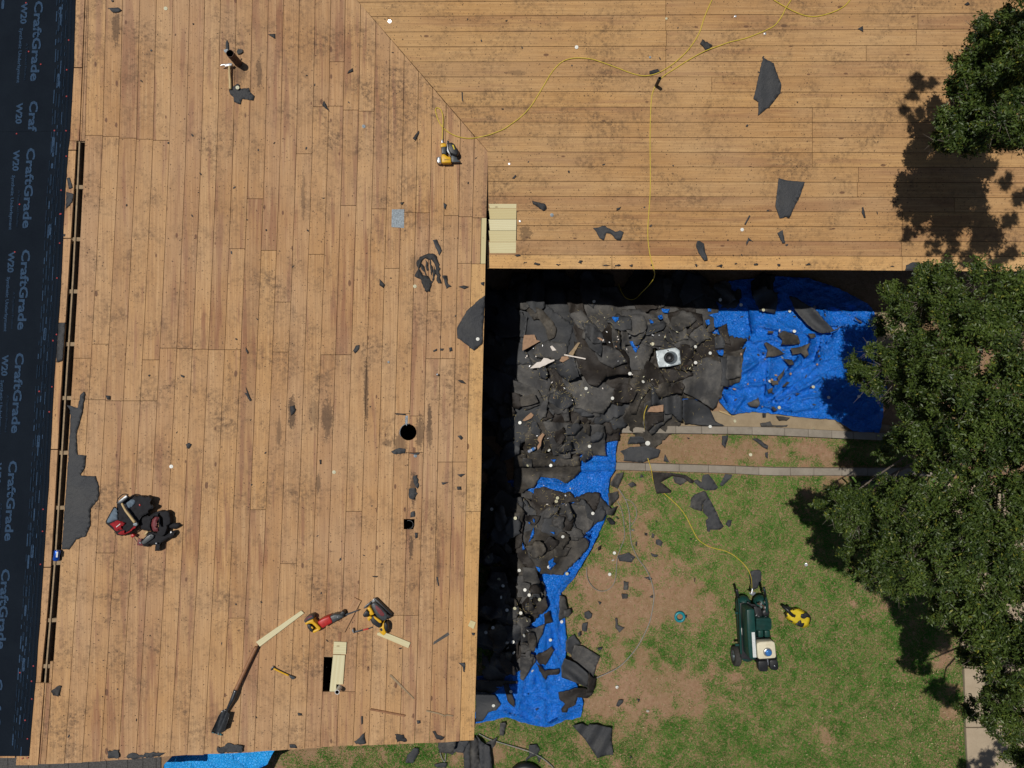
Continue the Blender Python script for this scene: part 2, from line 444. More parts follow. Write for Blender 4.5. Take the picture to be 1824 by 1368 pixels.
# ------------------------------------------------------------- building helpers
LABELS = {}
def tag(o, label=None, cat=None, group=None, kind=None):
    if label: o['label'] = label
    if cat: o['category'] = cat
    if group: o['group'] = group
    if kind: o['kind'] = kind
    return o

def parent_to(o, p):
    o.parent = p
    q = p
    off = Vector((0, 0, 0))
    while q is not None:
        off += q.location
        q = q.parent
    o.location = o.location - off
    return o

def link(name, me, mat, parent=None, center=True):
    if isinstance(mat, (list, tuple)):
        for m_ in mat: me.materials.append(m_)
    elif mat is not None:
        me.materials.append(mat)
    o = bpy.data.objects.new(name, me)
    COL.objects.link(o)
    if center and len(me.vertices):
        n = len(me.vertices)
        co = np.empty(n * 3, dtype=np.float32); me.vertices.foreach_get('co', co)
        co = co.reshape(-1, 3)
        c = (co.min(0) + co.max(0)) / 2; c[2] = co[:, 2].min()
        me.vertices.foreach_set('co', (co - c).ravel())
        me.update()
        o.location = Vector([float(x) for x in c])
    if parent is not None:
        parent_to(o, parent)
    return o

def empty(name, loc, label, cat, group=None):
    e = bpy.data.objects.new(name, None)
    e.empty_display_size = 0.1
    COL.objects.link(e)
    e.location = loc
    return tag(e, label, cat, group)

def mesh(name, verts, faces, mat, parent=None, smooth=False, uv=None):
    me = bpy.data.meshes.new(name)
    me.from_pydata([tuple(v) for v in verts], [], faces)
    if uv is not None:
        l = me.uv_layers.new(name='UVMap')
        for i, lp in enumerate(me.loops):
            l.data[i].uv = uv[lp.vertex_index]
    if smooth:
        for p in me.polygons: p.use_smooth = True
    me.update()
    return link(name, me, mat, parent)

def area2(poly):
    return sum(poly[i][0] * poly[(i + 1) % len(poly)][1] - poly[(i + 1) % len(poly)][0] * poly[i][1] for i in range(len(poly)))

def prism_vf(poly, pl, h0, h1, taper=0.0):
    """top outline traced in photograph pixels, h1 above the surface; sides drop vertically to h0"""
    if area2(poly) < 0: poly = poly[::-1]         # image y points down: now clockwise in world -> fix below
    poly = poly[::-1]
    top = [pl.at(x, y, h1) for x, y in poly]
    n = len(top)
    c = sum(top, Vector()) / n
    bot = []
    for v in top:
        q = v + (v - c) * taper
        bot.append(Vector((q.x, q.y, pl.z(q.x, q.y) + h0)))
    vs = top + bot
    fs = [list(range(n)), list(range(2 * n - 1, n - 1, -1))]
    for i in range(n):
        j = (i + 1) % n
        fs.append([i, n + i, n + j, j])
    return vs, fs

def prism(name, poly, pl, h0, h1, mat, parent=None, bevel=0.0, taper=0.0, smooth=False):
    vs, fs = prism_vf(poly, pl, h0, h1, taper)
    o = mesh(name, vs, fs, mat, parent)
    if bevel:
        b = o.modifiers.new('bevel', 'BEVEL'); b.width = bevel; b.segments = 3; b.limit_method = 'ANGLE'
        for p in o.data.polygons: p.use_smooth = True
        b.harden_normals = False
    return o

def smooth_path(pts, sub=6):
    """Catmull-Rom through 3-D points"""
    P = [Vector(p) for p in pts]
    if len(P) < 3: return P
    out = []
    for i in range(len(P) - 1):
        p0 = P[max(i - 1, 0)]; p1 = P[i]; p2 = P[i + 1]; p3 = P[min(i + 2, len(P) - 1)]
        for k in range(sub):
            t = k / sub
            out.append(0.5 * ((2 * p1) + (-p0 + p2) * t + (2 * p0 - 5 * p1 + 4 * p2 - p3) * t * t + (-p0 + 3 * p1 - 3 * p2 + p3) * t ** 3))
    out.append(P[-1])
    return out

def tube_vf(path, rad, seg=8, caps=True):
    vs, fs = [], []
    n = len(path)
    up = Vector((0, 0, 1))
    for i, p in enumerate(path):
        d = (path[min(i + 1, n - 1)] - path[max(i - 1, 0)])
        if d.length < 1e-9: d = Vector((0, 0, 1))
        d.normalize()
        a = d.cross(up)
        if a.length < 1e-3: a = d.cross(Vector((1, 0, 0)))
        a.normalize(); b = a.cross(d)
        r = rad[i] if isinstance(rad, (list, tuple)) else rad
        for k in range(seg):
            t = 2 * math.pi * k / seg
            vs.append(p + a * (r * math.cos(t)) + b * (r * math.sin(t)))
    for i in range(n - 1):
        for k in range(seg):
            k2 = (k + 1) % seg
            fs.append([i * seg + k, i * seg + k2, (i + 1) * seg + k2, (i + 1) * seg + k])
    if caps:
        fs.append(list(range(seg))[::-1]); fs.append([(n - 1) * seg + k for k in range(seg)])
    return vs, fs

def tube(name, path, rad, mat, parent=None, seg=8, caps=True):
    vs, fs = tube_vf(path, rad, seg, caps)
    return mesh(name, vs, fs, mat, parent, smooth=True)

def box_between(name, a, b, w, h, mat, parent=None):
    """bar from a to b (3-D, along its top centre line), width w, height h downwards"""
    d = (b - a); s = Vector((-d.y, d.x, 0)); s.normalize(); s *= w / 2
    dn = Vector((0, 0, -h))
    vs = [a - s, a + s, b + s, b - s, a - s + dn, a + s + dn, b + s + dn, b - s + dn]
    fs = [[0, 3, 2, 1], [4, 5, 6, 7], [0, 1, 5, 4], [1, 2, 6, 5], [2, 3, 7, 6], [3, 0, 4, 7]]
    return mesh(name, vs, fs, mat, parent)

def fastmesh(name, V, Fc, mat, tone=None, parent=None, center=True):
    me = bpy.data.meshes.new(name)
    V = np.ascontiguousarray(V, dtype=np.float32); Fc = np.ascontiguousarray(Fc, dtype=np.int32)
    nf, k = Fc.shape
    me.vertices.add(len(V)); me.vertices.foreach_set('co', V.ravel())
    me.loops.add(nf * k); me.loops.foreach_set('vertex_index', Fc.ravel())
    me.polygons.add(nf)
    me.polygons.foreach_set('loop_start', np.arange(0, nf * k, k, dtype=np.int32))
    me.polygons.foreach_set('loop_total', np.full(nf, k, dtype=np.int32))
    me.update(calc_edges=True)
    if tone is not None:
        a = me.color_attributes.new('tone', 'FLOAT_COLOR', 'POINT')
        c4 = np.ones((len(V), 4), dtype=np.float32); c4[:, :3] = tone
        a.data.foreach_set('color', c4.ravel())
    return link(name, me, mat, parent, center)

# value noise in numpy
_perm = rng.random((256, 256))
def vnoise(x, y, s=1.0, octv=3):
    x = np.asarray(x, dtype=float) * s; y = np.asarray(y, dtype=float) * s
    tot = 0; amp = 1.0; nrm = 0
    for o in range(octv):
        xi = np.floor(x).astype(int); yi = np.floor(y).astype(int)
        fx = x - xi; fy = y - yi
        fx = fx * fx * (3 - 2 * fx); fy = fy * fy * (3 - 2 * fy)
        g = lambda a, b: _perm[a % 256, b % 256]
        v = (g(xi, yi) * (1 - fx) + g(xi + 1, yi) * fx) * (1 - fy) + (g(xi, yi + 1) * (1 - fx) + g(xi + 1, yi + 1) * fx) * fy
        tot = tot + v * amp; nrm += amp; amp *= 0.5
        x = x * 2.03 + 17.3; y = y * 2.03 + 5.1
    return tot / nrm

# ------------------------------------------------------------- label helper: where a small thing lies
MARKS = [(425, 110, 'rusty vent pipe'), (795, 272, 'coil nailer'), (728, 770, 'round hole'), (728, 934, 'square pipe hole'),
         (600, 1200, 'pale board over the hole'), (430, 1225, 'long shovel'), (490, 1197, 'small yellow hammer'), (585, 1107, 'red reciprocating saw'),
         (675, 1095, 'circular saw'), (235, 925, 'tool pouches'), (708, 388, 'square metal patch'), (762, 490, 'large tar blot'),
         (1172, 148, 'thin iron pipe'), (895, 405, 'new pale patch boards'), (1368, 155, 'largest felt scrap'), (1408, 352, 'four-sided felt scrap'),
         (1085, 415, 'bow-shaped felt scrap'), (102, 988, 'blue can'), (145, 870, 'long felt remnant at the ridge slot'), (840, 580, 'dark eave patch'),
         (1192, 638, 'flashing plate with a hole'), (965, 645, 'torn white sheet'), (1345, 1120, 'green compressor'), (1420, 1097, 'yellow case'),
         (1211, 1099, 'teal ring'), (1530, 870, 'potted plant'), (1258, 905, 'crumpled two-part felt sheet'), (1470, 560, 'curled black strip'),
         (960, 1250, 'lower end of the blue tarp'), (1045, 1170, 'rolled felt sheet'), (1065, 1315, 'pleated felt sheet'), (1150, 837, 'lower kerb'),
         (1330, 770, 'upper kerb'), (1153, 790, 'hose where it crosses the kerbs'), (1400, 630, 'middle of the blue tarp'), (950, 790, 'plastic bottle'),
         (340, 620, 'long row of plank ends'), (300, 330, 'upper left planks'), (560, 560, 'middle of the plank deck'), (640, 900, 'planks beside the two holes'),
         (350, 1050, 'planks above the shovel'), (600, 60, 'planks by the valley'), (1050, 240, 'planks left of the hanging hose'), (1500, 230, 'planks by the tree shade'),
         (1180, 960, 'lawn left of the yellow hose'), (1110, 1100, 'grey cable loop'), (860, 1330, 'lower eave corner'), (895, 1100, 'dark strip below the eave'), (1000, 520, 'shade below the upper eave')]
def whereis(px, py, near_n=0):
    d = sorted(((px - a) ** 2 + (py - b) ** 2, a, b, t) for a, b, t in MARKS)
    _, a, b, t = d[near_n]
    dx, dy = px - a, py - b
    r = math.hypot(dx, dy)
    if r < 9: rel = 'at'
    else:
        ang = math.degrees(math.atan2(-dy, dx)) % 360
        rel = ['right of', 'up and right of', 'above', 'up and left of', 'left of', 'down and left of', 'below', 'down and right of'][int((ang + 22.5) // 45) % 8]
        if r < 42: rel = 'just ' + rel
        elif r > 130: rel = 'far ' + rel
    return rel + ' the ' + t
def uniq(prefix, px, py):
    for attempt in range(4):
        s = prefix + ' ' + whereis(px, py, attempt)
        w = s.split()
        if s not in LABELS and len(w) <= 16:
            LABELS[s] = 1
            return s
    d = [whereis(px, py, 0), whereis(px, py, 1)]
    s = ' '.join((prefix + ' ' + d[0] + ', ' + d[1]).split()[:16])
    k = 0
    LABELS[s] = 1
    return s
# ============================================================= ground, kerbs, path
def ground_sheet():
    def grid(x0, x1, y0, y1, n, m):
        xs = np.linspace(x0, x1, n); ys = np.linspace(y0, y1, m)
        X, Y = np.meshgrid(xs, ys)
        Z = (vnoise(X, Y, 2.2, 3) - 0.5) * 0.03 + (vnoise(X + 30, Y, 14.0, 2) - 0.5) * 0.012
        edge = np.minimum.reduce([X - x0, x1 - X, Y - y0, y1 - Y])
        Z = Z * np.clip(edge / 0.5, 0, 1) - 0.02
        V = np.stack([X.ravel(), Y.ravel(), Z.ravel()], 1)
        i = (np.arange(m - 1)[:, None] * n + np.arange(n - 1)[None]).ravel()
        Fc = np.stack([i, i + 1, i + n + 1, i + n], 1)
        return V, Fc
    V, Fc = grid(-9, 9, -7, 7, 260, 200)
    o = fastmesh('ground', V, Fc, M['soil'])
    tag(o, 'bare reddish soil and thin lawn around the house', None, None, 'structure')
    for p in o.data.polygons: p.use_smooth = True
    B = 120
    vs = [(-B, -B, -.024), (B, -B, -.024), (B, B, -.024), (-B, B, -.024), (-9, -7, -.024), (9, -7, -.024), (9, 7, -.024), (-9, 7, -.024)]
    fs = [[0, 1, 5, 4], [1, 2, 6, 5], [2, 3, 7, 6], [3, 0, 4, 7]]
    o = mesh('terrain', vs, fs, M['soil'])
    tag(o, 'open soil beyond the garden', None, None, 'structure')
ground_sheet()

# tan concrete path at the lower right
def path_slabs():
    root = empty('path', GR.at(1780, 1300), 'tan concrete path of slabs at the lower right under the tree', None)
    root['kind'] = 'structure'
    L = [(900, 1690), (1130, 1712), (1190, 1718), (1300, 1721), (1420, 1727)]
    cuts = [860, 985, 1190, 1296, 1440]
    for a, b in zip(cuts[:-1], cuts[1:]):
        n = 4
        left = [(lerp([(y, x) for y, x in L], a + (b - a) * t / n), a + 1.0 + (b - a - 2.0) * t / n) for t in range(n + 1)]
        poly = left + [(1990, b - 1.0), (1990, a + 1.0)]
        prism('slab', poly, GR, -0.05, 0.035, M['path'], root, bevel=0.004)
path_slabs()

# packed dirt strip and pavement near the wall under the tree
pv = prism('pavement', [(1545, 552), (1610, 556), (1625, 600), (1600, 650), (1570, 640), (1552, 600)], GR, -0.05, 0.002, M['dirtpack'])
tag(pv, 'tan packed strip beside the blue tarp under the tree', None, None, 'structure')
pv = prism('soil_strip', [(1090, 736), (1300, 732), (1500, 744), (1600, 760), (1600, 775), (1300, 768), (1090, 766)], GR, -0.05, 0.003, M['dirtpack'])
tag(pv, 'narrow strip of tan dirt between the blue tarp and the upper kerb', None, None, 'structure')

def kerb(name_label, tops, bots, cuts):
    root = empty('concrete_kerb', GR.at((cuts[0] + cuts[-1]) / 2, lerp(tops, cuts[0])), name_label, 'kerb', 'low concrete kerbs across the lawn')
    for a, b in zip(cuts[:-1], cuts[1:]):
        mid = (a + b) / 2
        poly = [(a + .25, lerp(tops, a)), (mid, lerp(tops, mid)), (b - .25, lerp(tops, b)), (b - .25, lerp(bots, b)), (mid, lerp(bots, mid)), (a + .25, lerp(bots, a))]
        prism('kerb_block', poly, GR, -0.06, 0.085 + random.uniform(-.004, .004), M['concrete'], root, bevel=0.006)
kerb('grey concrete kerb nearest the blue tarp, upper of the two', [(900, 757), (1107, 758), (1300, 760), (1368, 761), (1565, 771), (1700, 778)],
     [(900, 770), (1107, 771), (1300, 773), (1368, 775), (1565, 784), (1700, 790)],
     [1094, 1107, 1151, 1204, 1250, 1296, 1340, 1398, 1440, 1482, 1520, 1562, 1610, 1655, 1700])
kerb('grey concrete kerb above the lawn, lower of the two', [(900, 822), (1100, 824), (1300, 830), (1368, 833), (1480, 834), (1610, 834), (1700, 835)],
     [(900, 835), (1100, 837), (1300, 843), (1368, 847), (1480, 847), (1610, 848), (1700, 849)],
     [1084, 1096, 1150, 1210, 1262, 1310, 1352, 1408, 1450, 1500, 1545, 1600, 1650, 1700])

# ============================================================= house
HOUSE = empty('house', (-2.5, 0.5, 0.0), 'house with a stripped plank roof in two wings meeting at a valley', 'house')

Lx = [(-140, 161), (0, 158), (250, 151.5), (342, 147), (513, 138), (684, 128), (855, 117), (1026, 106), (1150, 97), (1216, 92.5), (1368, 81)]
Rx = [(-140, 876), (0, 873), (270, 869), (500, 864), (700, 859.5), (910, 855.5), (1050, 852), (1320, 845), (1400, 843)]
_b = [136, 167.5, 197.5, 228.7, 258.7, 288.7, 318.7, 346.5, 375, 403.7, 432.5, 461.5, 489, 518, 546.5, 574.7, 601, 629, 657, 683.5, 709.7, 736, 761.5, 787, 813.5, 838.5, 863.5]
FR = [(v - 136) / 727.5 for v in _b]
def bx(i, y):
    l = lerp(Lx, y); r = lerp(Rx, y)
    return l + (r - l) * FR[i]
VAL = [(-140, 514), (0, 636), (270, 869)]          # valley: y -> x
def vy(x):                                          # valley y at x
    return lerp([(v, y) for y, v in VAL], x)
RAKE = [(50, 1364), (175, 1358), (300, 1348), (456, 1340), (568, 1332), (846, 1320)]
GL = [(251, 136), (342, 131), (517, 120), (684, 109), (859, 99.5), (1009, 90.5), (1151, 79), (1216, 72)]
RL = [(-140, 158), (0, 151.5), (225, 143), (251, 141.5), (342, 137.5), (517, 128.7), (684, 117.5), (859, 107), (1009, 97.3), (1151, 85.5), (1216, 80), (1368, 68)]
UE = [(-140, 141), (0, 133.5), (120, 130), (240, 123.5), (342, 116), (513, 108), (684, 96), (855, 87), (1026, 76), (1201, 64), (1340, 52), (1368, 50)]

deck1 = None
def deck_base(name, poly, pl, mat, label):
    o = prism(name, poly, pl, -0.030, -0.0235, mat, HOUSE)
    o['label'] = label
    return o
# unseen strip under each eave; carries the planks, widened to block sun leaks
deck1 = prism('roof_deck', [(bx(26, y) - 46, y) for y in range(285, 1321, 115)] + [(bx(26, y) - 2.0, y) for y in range(1318, 284, -115)], P1, -0.16, -0.0215, M['fascia'], HOUSE)
deck1['label'] = 'left wing of the plank roof with boards running up and down the picture'
deck2 = prism('roof_deck', [(875, 474.5), (1250, 476.5), (1640, 479), (1980, 480), (1980, 396), (1640, 396), (1250, 394), (875, 394)], P2, -0.16, -0.0215, M['fascia'], HOUSE)
deck2['label'] = 'right wing of the plank roof with boards running across the picture'

TH = 0.021
def plank(poly, pl, mat, parent, lift=None, lab=None, vertical=True, name='plank'):
    lift = random.uniform(-0.0015, 0.0015) if lift is None else lift
    vs, fs = prism_vf(poly, pl, -TH + lift, lift)
    uv = [((v.x, v.y) if vertical else (v.y, v.x)) for v in vs]
    me = bpy.data.meshes.new(name)
    me.from_pydata([tuple(v) for v in vs], [], fs)
    l = me.uv_layers.new(name='UVMap')
    for i, lp in enumerate(me.loops): l.data[i].uv = uv[lp.vertex_index]
    me.update()
    o = link(name, me, mat, parent)
    if lab: o['label'] = lab
    return o

JO = {0: [241, 638, 711], 1: [243, 613, 712], 2: [246, 714, 985], 3: [248, 714], 4: [250, 641, 714], 5: [620], 6: [621], 7: [622],
      8: [623], 9: [443, 623], 10: [354, 1101], 11: [446, 908], 12: [538, 627], 13: [274, 1004], 14: [190, 453], 15: [110, 189, 632],
      16: [196, 366, 632, 1170, 1232], 17: [198, 911, 1232], 18: [372], 19: [478], 20: [378, 737, 806, 1096], 21: [379, 741, 806, 1096], 22: [554, 639],
      23: [384, 639, 823], 24: [386, 469, 823], 25: [388, 470, 911]}
# holes: circle and square, both straddling the boundary 20/21
def hole_pts(y0, y1, side):
    """extra outline points along boundary 21 (side -1: plank 20, +1: plank 21)"""
    out = []
    c, r = (727.3, 770.0), 14.6
    if y0 < c[1] < y1:
        b = bx(21, c[1]); dy = math.sqrt(max(r * r - (b - c[0]) ** 2, 1))
        a0 = math.atan2(-dy, b - c[0]); a1 = math.atan2(dy, b - c[0])
        for k in range(15):
            t = k / 14
            if side > 0: a = a0 + (a1 - a0) * t
            else: a = a0 - (2 * math.pi - (a1 - a0)) * t
            out.append((c[0] + r * math.cos(a), c[1] + r * math.sin(a)))
    if y0 < 934 < y1:
        b = bx(21, 934)
        if side < 0: out += [(b - .4, 924.5), (719, 924.5), (719, 943), (b - .4, 943)]
        else: out += [(b + .4, 924.5), (738.5, 924.5), (738.5, 936), (736, 943), (b + .4, 943)]
    return out
GAP = 0.42
for i in range(26):
    cuts = sorted(JO.get(i, []))
    xm = (bx(i, 100) + bx(i + 1, 100)) / 2
    ytop_l, ytop_r = -120.0, -120.0
    if bx(i, 0) > VAL[0][1]:
        pass
    segs = []
    y0 = -120.0
    for c in cuts + [9999]:
        segs.append((y0, c)); y0 = c
    for (a, b) in segs:
        if i == 16 and a == 1170: continue          # missing pieces: the opening
        l0 = lambda y: bx(i, y) + GAP * random.uniform(.5, 1.5)
        r0 = lambda y: bx(i + 1, y) - GAP * random.uniform(.5, 1.5)
        # clip by valley at the top, by rake at the bottom
        xa, xb = bx(i, a), bx(i + 1, a)
        ya = yb = a + GAP
        va, vb = vy(bx(i, max(a, 0))), vy(bx(i + 1, max(a, 0)))
        for _ in range(3):
            va = vy(bx(i, va)); vb = vy(bx(i + 1, vb))
        va = min(va, 270) if i < 26 else va
        ya = max(ya, va + .6) if va > a else ya
        yb = max(yb, vb + .6) if vb > a else yb
        if b < 9999:
            if b - GAP <= max(ya, yb) + 6: continue
            yc = yd = b - GAP
        else:
            yc = lerp(RAKE, bx(i, 1340)) - random.uniform(0, 2); yd = lerp(RAKE, bx(i + 1, 1340)) - random.uniform(0, 2)
        n = max(2, int((yc - ya) / 110) + 1)
        left = [(bx(i, ya + (yc - ya) * k / n) + GAP, ya + (yc - ya) * k / n) for k in range(n + 1)]
        right = [(bx(i + 1, yb + (yd - yb) * k / n) - GAP, yb + (yd - yb) * k / n) for k in range(n + 1)]
        if i == 20: right = sorted([p for p in right if not (752 < p[1] < 788 or 920 < p[1] < 947)] , key=lambda p: p[1])
        if i == 20:
            hp = hole_pts(yb, yd, -1)
            right = [p for p in right if p[1] < (hp[0][1] if hp else 9e9)] + hp + [p for p in right if hp and p[1] > hp[-1][1]] if hp else right
            if hp and yb < 770 < yd and yb < 934 < yd:
                h1 = [p for p in hp if p[1] < 800]; h2 = [p for p in hp if p[1] > 800]
                base = [(bx(21, yb + (yd - yb) * k / n) - GAP, yb + (yd - yb) * k / n) for k in range(n + 1)]
                right = [p for p in base if p[1] < h1[0][1]] + h1 + [p for p in base if h1[-1][1] < p[1] < h2[0][1]] + h2 + [p for p in base if p[1] > h2[-1][1]]
        if i == 21:
            hp = hole_pts(ya, yc, +1)
            if hp:
                base = left
                h1 = [p for p in hp if p[1] < 800]; h2 = [p for p in hp if p[1] > 800]
                if h1 and h2:
                    left = [p for p in base if p[1] < h1[0][1]] + h1 + [p for p in base if h1[-1][1] < p[1] < h2[0][1]] + h2 + [p for p in base if p[1] > h2[-1][1]]
                else:
                    h = h1 or h2
                    left = [p for p in base if p[1] < h[0][1]] + h + [p for p in base if p[1] > h[-1][1]]
        mat_ = M['wood']; lab = None
        if i == 25 and a == 388:
            # half of this short piece is new yellow pine
            for lo, hi, m2, lb in ((0.0, .62, M['wood'], None), (.64, 1.0, M['pale'], 'new yellow pine edge piece')):
                q = lambda y, f: bx(25, y) + (bx(26, y) - bx(25, y)) * f
                plank([(q(a + .4, lo) + .4, a + .4), (q(a + .4, hi), a + .4), (q(b - .4, hi), b - .4), (q(b - .4, lo) + .4, b - .4)], P1, m2, deck1, lab=lb)
            continue
        if i == 25 and a in (470, 911, 388): mat_ = M['wood_light']
        if i == 25:
            right = [(x + random.uniform(-.5, 1.0), y) for x, y in right]
            lift = 0.002 if b == 9999 else None
        poly = left + right[::-1]
        plank(poly, P1, mat_, deck1)
# narrow boards between ridge and the first full column
def strip(pl, fa, fb, y0, y1, mat=None, parent=None, lift=None, lab=None):
    n = max(2, int((y1 - y0) / 110) + 1)
    ys = [y0 + (y1 - y0) * k / n for k in range(n + 1)]
    return plank([(fa(y), y) for y in ys] + [(fb(y), y) for y in ys[::-1]], pl, mat or M['wood'], parent or deck1, lift, lab)
strip(P1, lambda y: lerp(RL, y) + .8, lambda y: lerp(RL, y) + 3.4, -120, 251)
strip(P1, lambda y: lerp(RL, y) + 4.2, lambda y: lerp(Lx, y) - .4, -120, 251)
strip(P1, lambda y: lerp(RL, y) + 1.0, lambda y: lerp(RL, y) + 3.2, 1217, 1361)
strip(P1, lambda y: lerp(RL, y) + 4.0, lambda y: lerp(Lx, y) - .6, 1217, 1361)
strip(P1, lambda y: lerp(Lx, y) - 5.4, lambda y: lerp(Lx, y) - .8, 1178, 1216)
# first slope beyond the ridge: one visible board course
for a, b in ((-120, 120), (121, 267), (268, 424), (425, 575), (576, 800), (801, 1010), (1011, 1216)):
    strip(P3, lambda y: lerp(UE, y) - 22, lambda y: (lerp(GL, y) if y > 251.5 else lerp(RL, y) - 1.0), a + .4, min(b, 251) - .4 if a < 251 and b < 252 else b - .4) if not (a < 251 < b) else (
        strip(P3, lambda y: lerp(UE, y) - 22, lambda y: lerp(RL, y) - 1.0, a + .4, 250.6), strip(P3, lambda y: lerp(UE, y) - 22, lambda y: lerp(GL, y), 251.4, b - .4))
strip(P3, lambda y: lerp(UE, y) - 22, lambda y: lerp(RL, y) - 1.0, 1216.6, 1363)
# hidden boards farther down that slope, under the underlayment
for k in range(4):
    xo = -25 - 34 * k
    strip(P3, lambda y: lerp(UE, y) + xo - 32, lambda y: lerp(UE, y) + xo, -120, 1350)

# right wing rows
RLft = [-132, -105, -78, -51, -24, 2, 28, 56, 83, 110, 137, 163, 190.5, 217.5, 244, 270.5, 297, 323, 349.5, 375.5, 401.5, 428, 454, 478.5]
RRgt = [-143, -115, -87, -59, -31, -3, 24.5, 52.5, 81, 109, 137, 164.5, 192, 218, 245.5, 272, 298, 325, 351.5, 377.5, 404, 430, 456.5, 482.5]
def ry(j, x):
    return RLft[j] + (RRgt[j] - RLft[j]) * (x - 915) / (1600 - 915)
JR = {4: [1186], 5: [1186], 6: [1186, 1635], 7: [1187, 1632], 8: [1186, 1543], 9: [1186, 1700], 10: [1268], 11: [1680], 12: [1447], 13: [1447],
      14: [1447, 1690], 15: [1447], 16: [1529], 17: [1527], 18: [1700], 19: [1608], 20: [1607], 21: [1606], 22: [1090, 1607], 2: [1200], 0: [1300]}
def vx(y):
    return lerp(VAL, y) if y < 270 else 867.0
PATCH = (871.5, 919.5, 363.0, 451.0)
for j in range(23):
    cuts = [None] + JR.get(j, []) + [1985]
    for k in range(len(cuts) - 1):
        xr = cuts[k + 1] - GAP
        if cuts[k] is None:
            ya, yb = ry(j, 800) + GAP, ry(j + 1, 800) - GAP
            xa, xb = vx(ya) + .8, vx(yb) + .8
        else:
            xa = xb = cuts[k] + GAP
        pieces = [(xa, xb, xr)]
        ymid = (ry(j, 900) + ry(j + 1, 900)) / 2
        if cuts[k] is None and ymid > 364 and ymid < 440:
            pieces = [(PATCH[1] + 1.2, PATCH[1] + 1.2, xr)]
        if cuts[k] is None and ymid >= 440 and ymid < 466 and j == 22:
            pieces = [(871, 871, 918.5), (919.6, 919.6, xr)]
        for (xa_, xb_, xr_) in pieces:
            n = max(2, int((xr_ - xa_) / 130) + 1)
            top = [(xa_ + (xr_ - xa_) * q / n, ry(j, xa_ + (xr_ - xa_) * q / n) + GAP) for q in range(n + 1)]
            bot = [(xb_ + (xr_ - xb_) * q / n, ry(j + 1, xb_ + (xr_ - xb_) * q / n) - GAP) for q in range(n + 1)]
            if j == 22: bot = [(x, y + random.uniform(-.5, .4)) for x, y in bot]
            plank(top + bot[::-1], P2, M['wood_light'] if j == 22 and xr_ > 930 else M['wood2'], deck2, vertical=False)
# the left end of row 21/22 below the patch (an old board fills it)
plank([(871, 452.2), (918.6, 452.2), (918.6, 455), (871, 455)], P2, M['wood2'], deck2, vertical=False)
for a, b in ((363, 371), (371, 390.5), (390.5, 410.5), (410.5, 431), (431, 451.3)):
    plank([(870.5, a + .3), (920 - (a - 363) * .01, a + .3), (919.6 - (a - 363) * .012, b - .3), (872.5, b - .3)], P2, M['pale'], deck2, lift=0.003 + random.uniform(-.0008, .0008), vertical=False,
          lab='new pale patch board' if a == 363 else None)

# rafters, ridge board, walls, attic
RAFY = [333, 426, 519, 613, 709, 806.5, 904.5, 1003, 1105, 1187]
for y in RAFY + [250, 155, 60, -40, 1275, 1345]:
    rp = P1.at(lerp(RL, y), y, -0.022); Y = rp.y
    ep = Vector((-0.42, Y, P1.z(-0.42, Y) - 0.022)) if Y < 2.4 else Vector((-1.9, Y, P1.z(-1.9, Y) - 0.022))
    box_between('rafter', rp, ep, 0.040, 0.14, M['frame'], HOUSE)
    wp = Vector((rp.x - 1.4, Y, P3.z(rp.x - 1.4, Y) - 0.022))
    box_between('rafter', rp + Vector((0, 0.0, 0)), wp, 0.040, 0.14, M['frame'], HOUSE)
a = P1.at(lerp(RL, 251) + 0.3, 240, -0.018); b = P1.at(lerp(RL, 1216), 1235, -0.018)
ys = [240 + k * 83 for k in range(13)]
vs, fs = [], []
for k, y in enumerate(ys):
    c = P1.at(lerp(RL, y), y, -0.012)
    vs += [c + Vector((-.008, 0, 0)), c + Vector((.008, 0, 0)), c + Vector((.008, 0, -.2)), c + Vector((-.008, 0, -.2))]
    if k:
        q = 4 * (k - 1); r = 4 * k
        fs += [[q, q + 1, r + 1, r], [q + 1, q + 2, r + 2, r + 1], [q + 3, q, r, r + 3]]
mesh('ridge_board', vs, fs, M['frame'], HOUSE)
for y in (20, 130, 240, 350, 458):
    p0 = P2.at(1000 if y > 10 else 900, y, -0.022)
# rafters of the right wing run down the picture
for x in range(930, 1960, 98):
    p0 = P2.at(x, -100, -0.022); X = p0.x
    Ye = 1.42
    box_between('rafter', Vector((X, 5.4, P2.z(X, 5.4) - .022)), Vector((X, Ye, P2.z(X, Ye) - .022)), 0.04, 0.14, M['frame'], HOUSE)
def wall(pts, z0, ztops, name='wall'):
    vs, fs = [], []
    for (x, y), zt in zip(pts, ztops): vs += [Vector((x, y, z0)), Vector((x, y, zt))]
    for i in range(len(pts) - 1): fs.append([2 * i, 2 * i + 2, 2 * i + 3, 2 * i + 1])
    o = mesh(name, vs, fs, M['brick'], HOUSE)
    s = o.modifiers.new('thick', 'SOLIDIFY'); s.thickness = 0.12
    return o
ex = P1.at(850, 1000).x - 0.26
wall([(ex, -3.8), (ex, 1.75)], 0, [P1.z(ex, 0) - .05] * 2)
wall([(ex, 1.75), (7.3, 1.75)], 0, [P2.z(0, 1.75) - .05] * 2)
yb = -3.8
wall([(-6.4, yb), (-4.75, yb), (ex, yb)], 0, [P3.z(-6.4, yb) - .06, P1.z(-4.75, yb) - .06, P1.z(ex, yb) - .06])
# dark attic floor hides the rooms
vs = [Vector(v) for v in ((-6.9, yb + .1, 1.35), (ex - .05, yb + .1, 1.35), (ex - .05, 1.85, 1.35), (7.3, 1.85, 1.35), (7.3, 6, 1.35), (-6.9, 6, 1.35))]
mesh('attic_floor', vs, [[0, 1, 2, 3, 4, 5]], M['dark'], HOUSE)

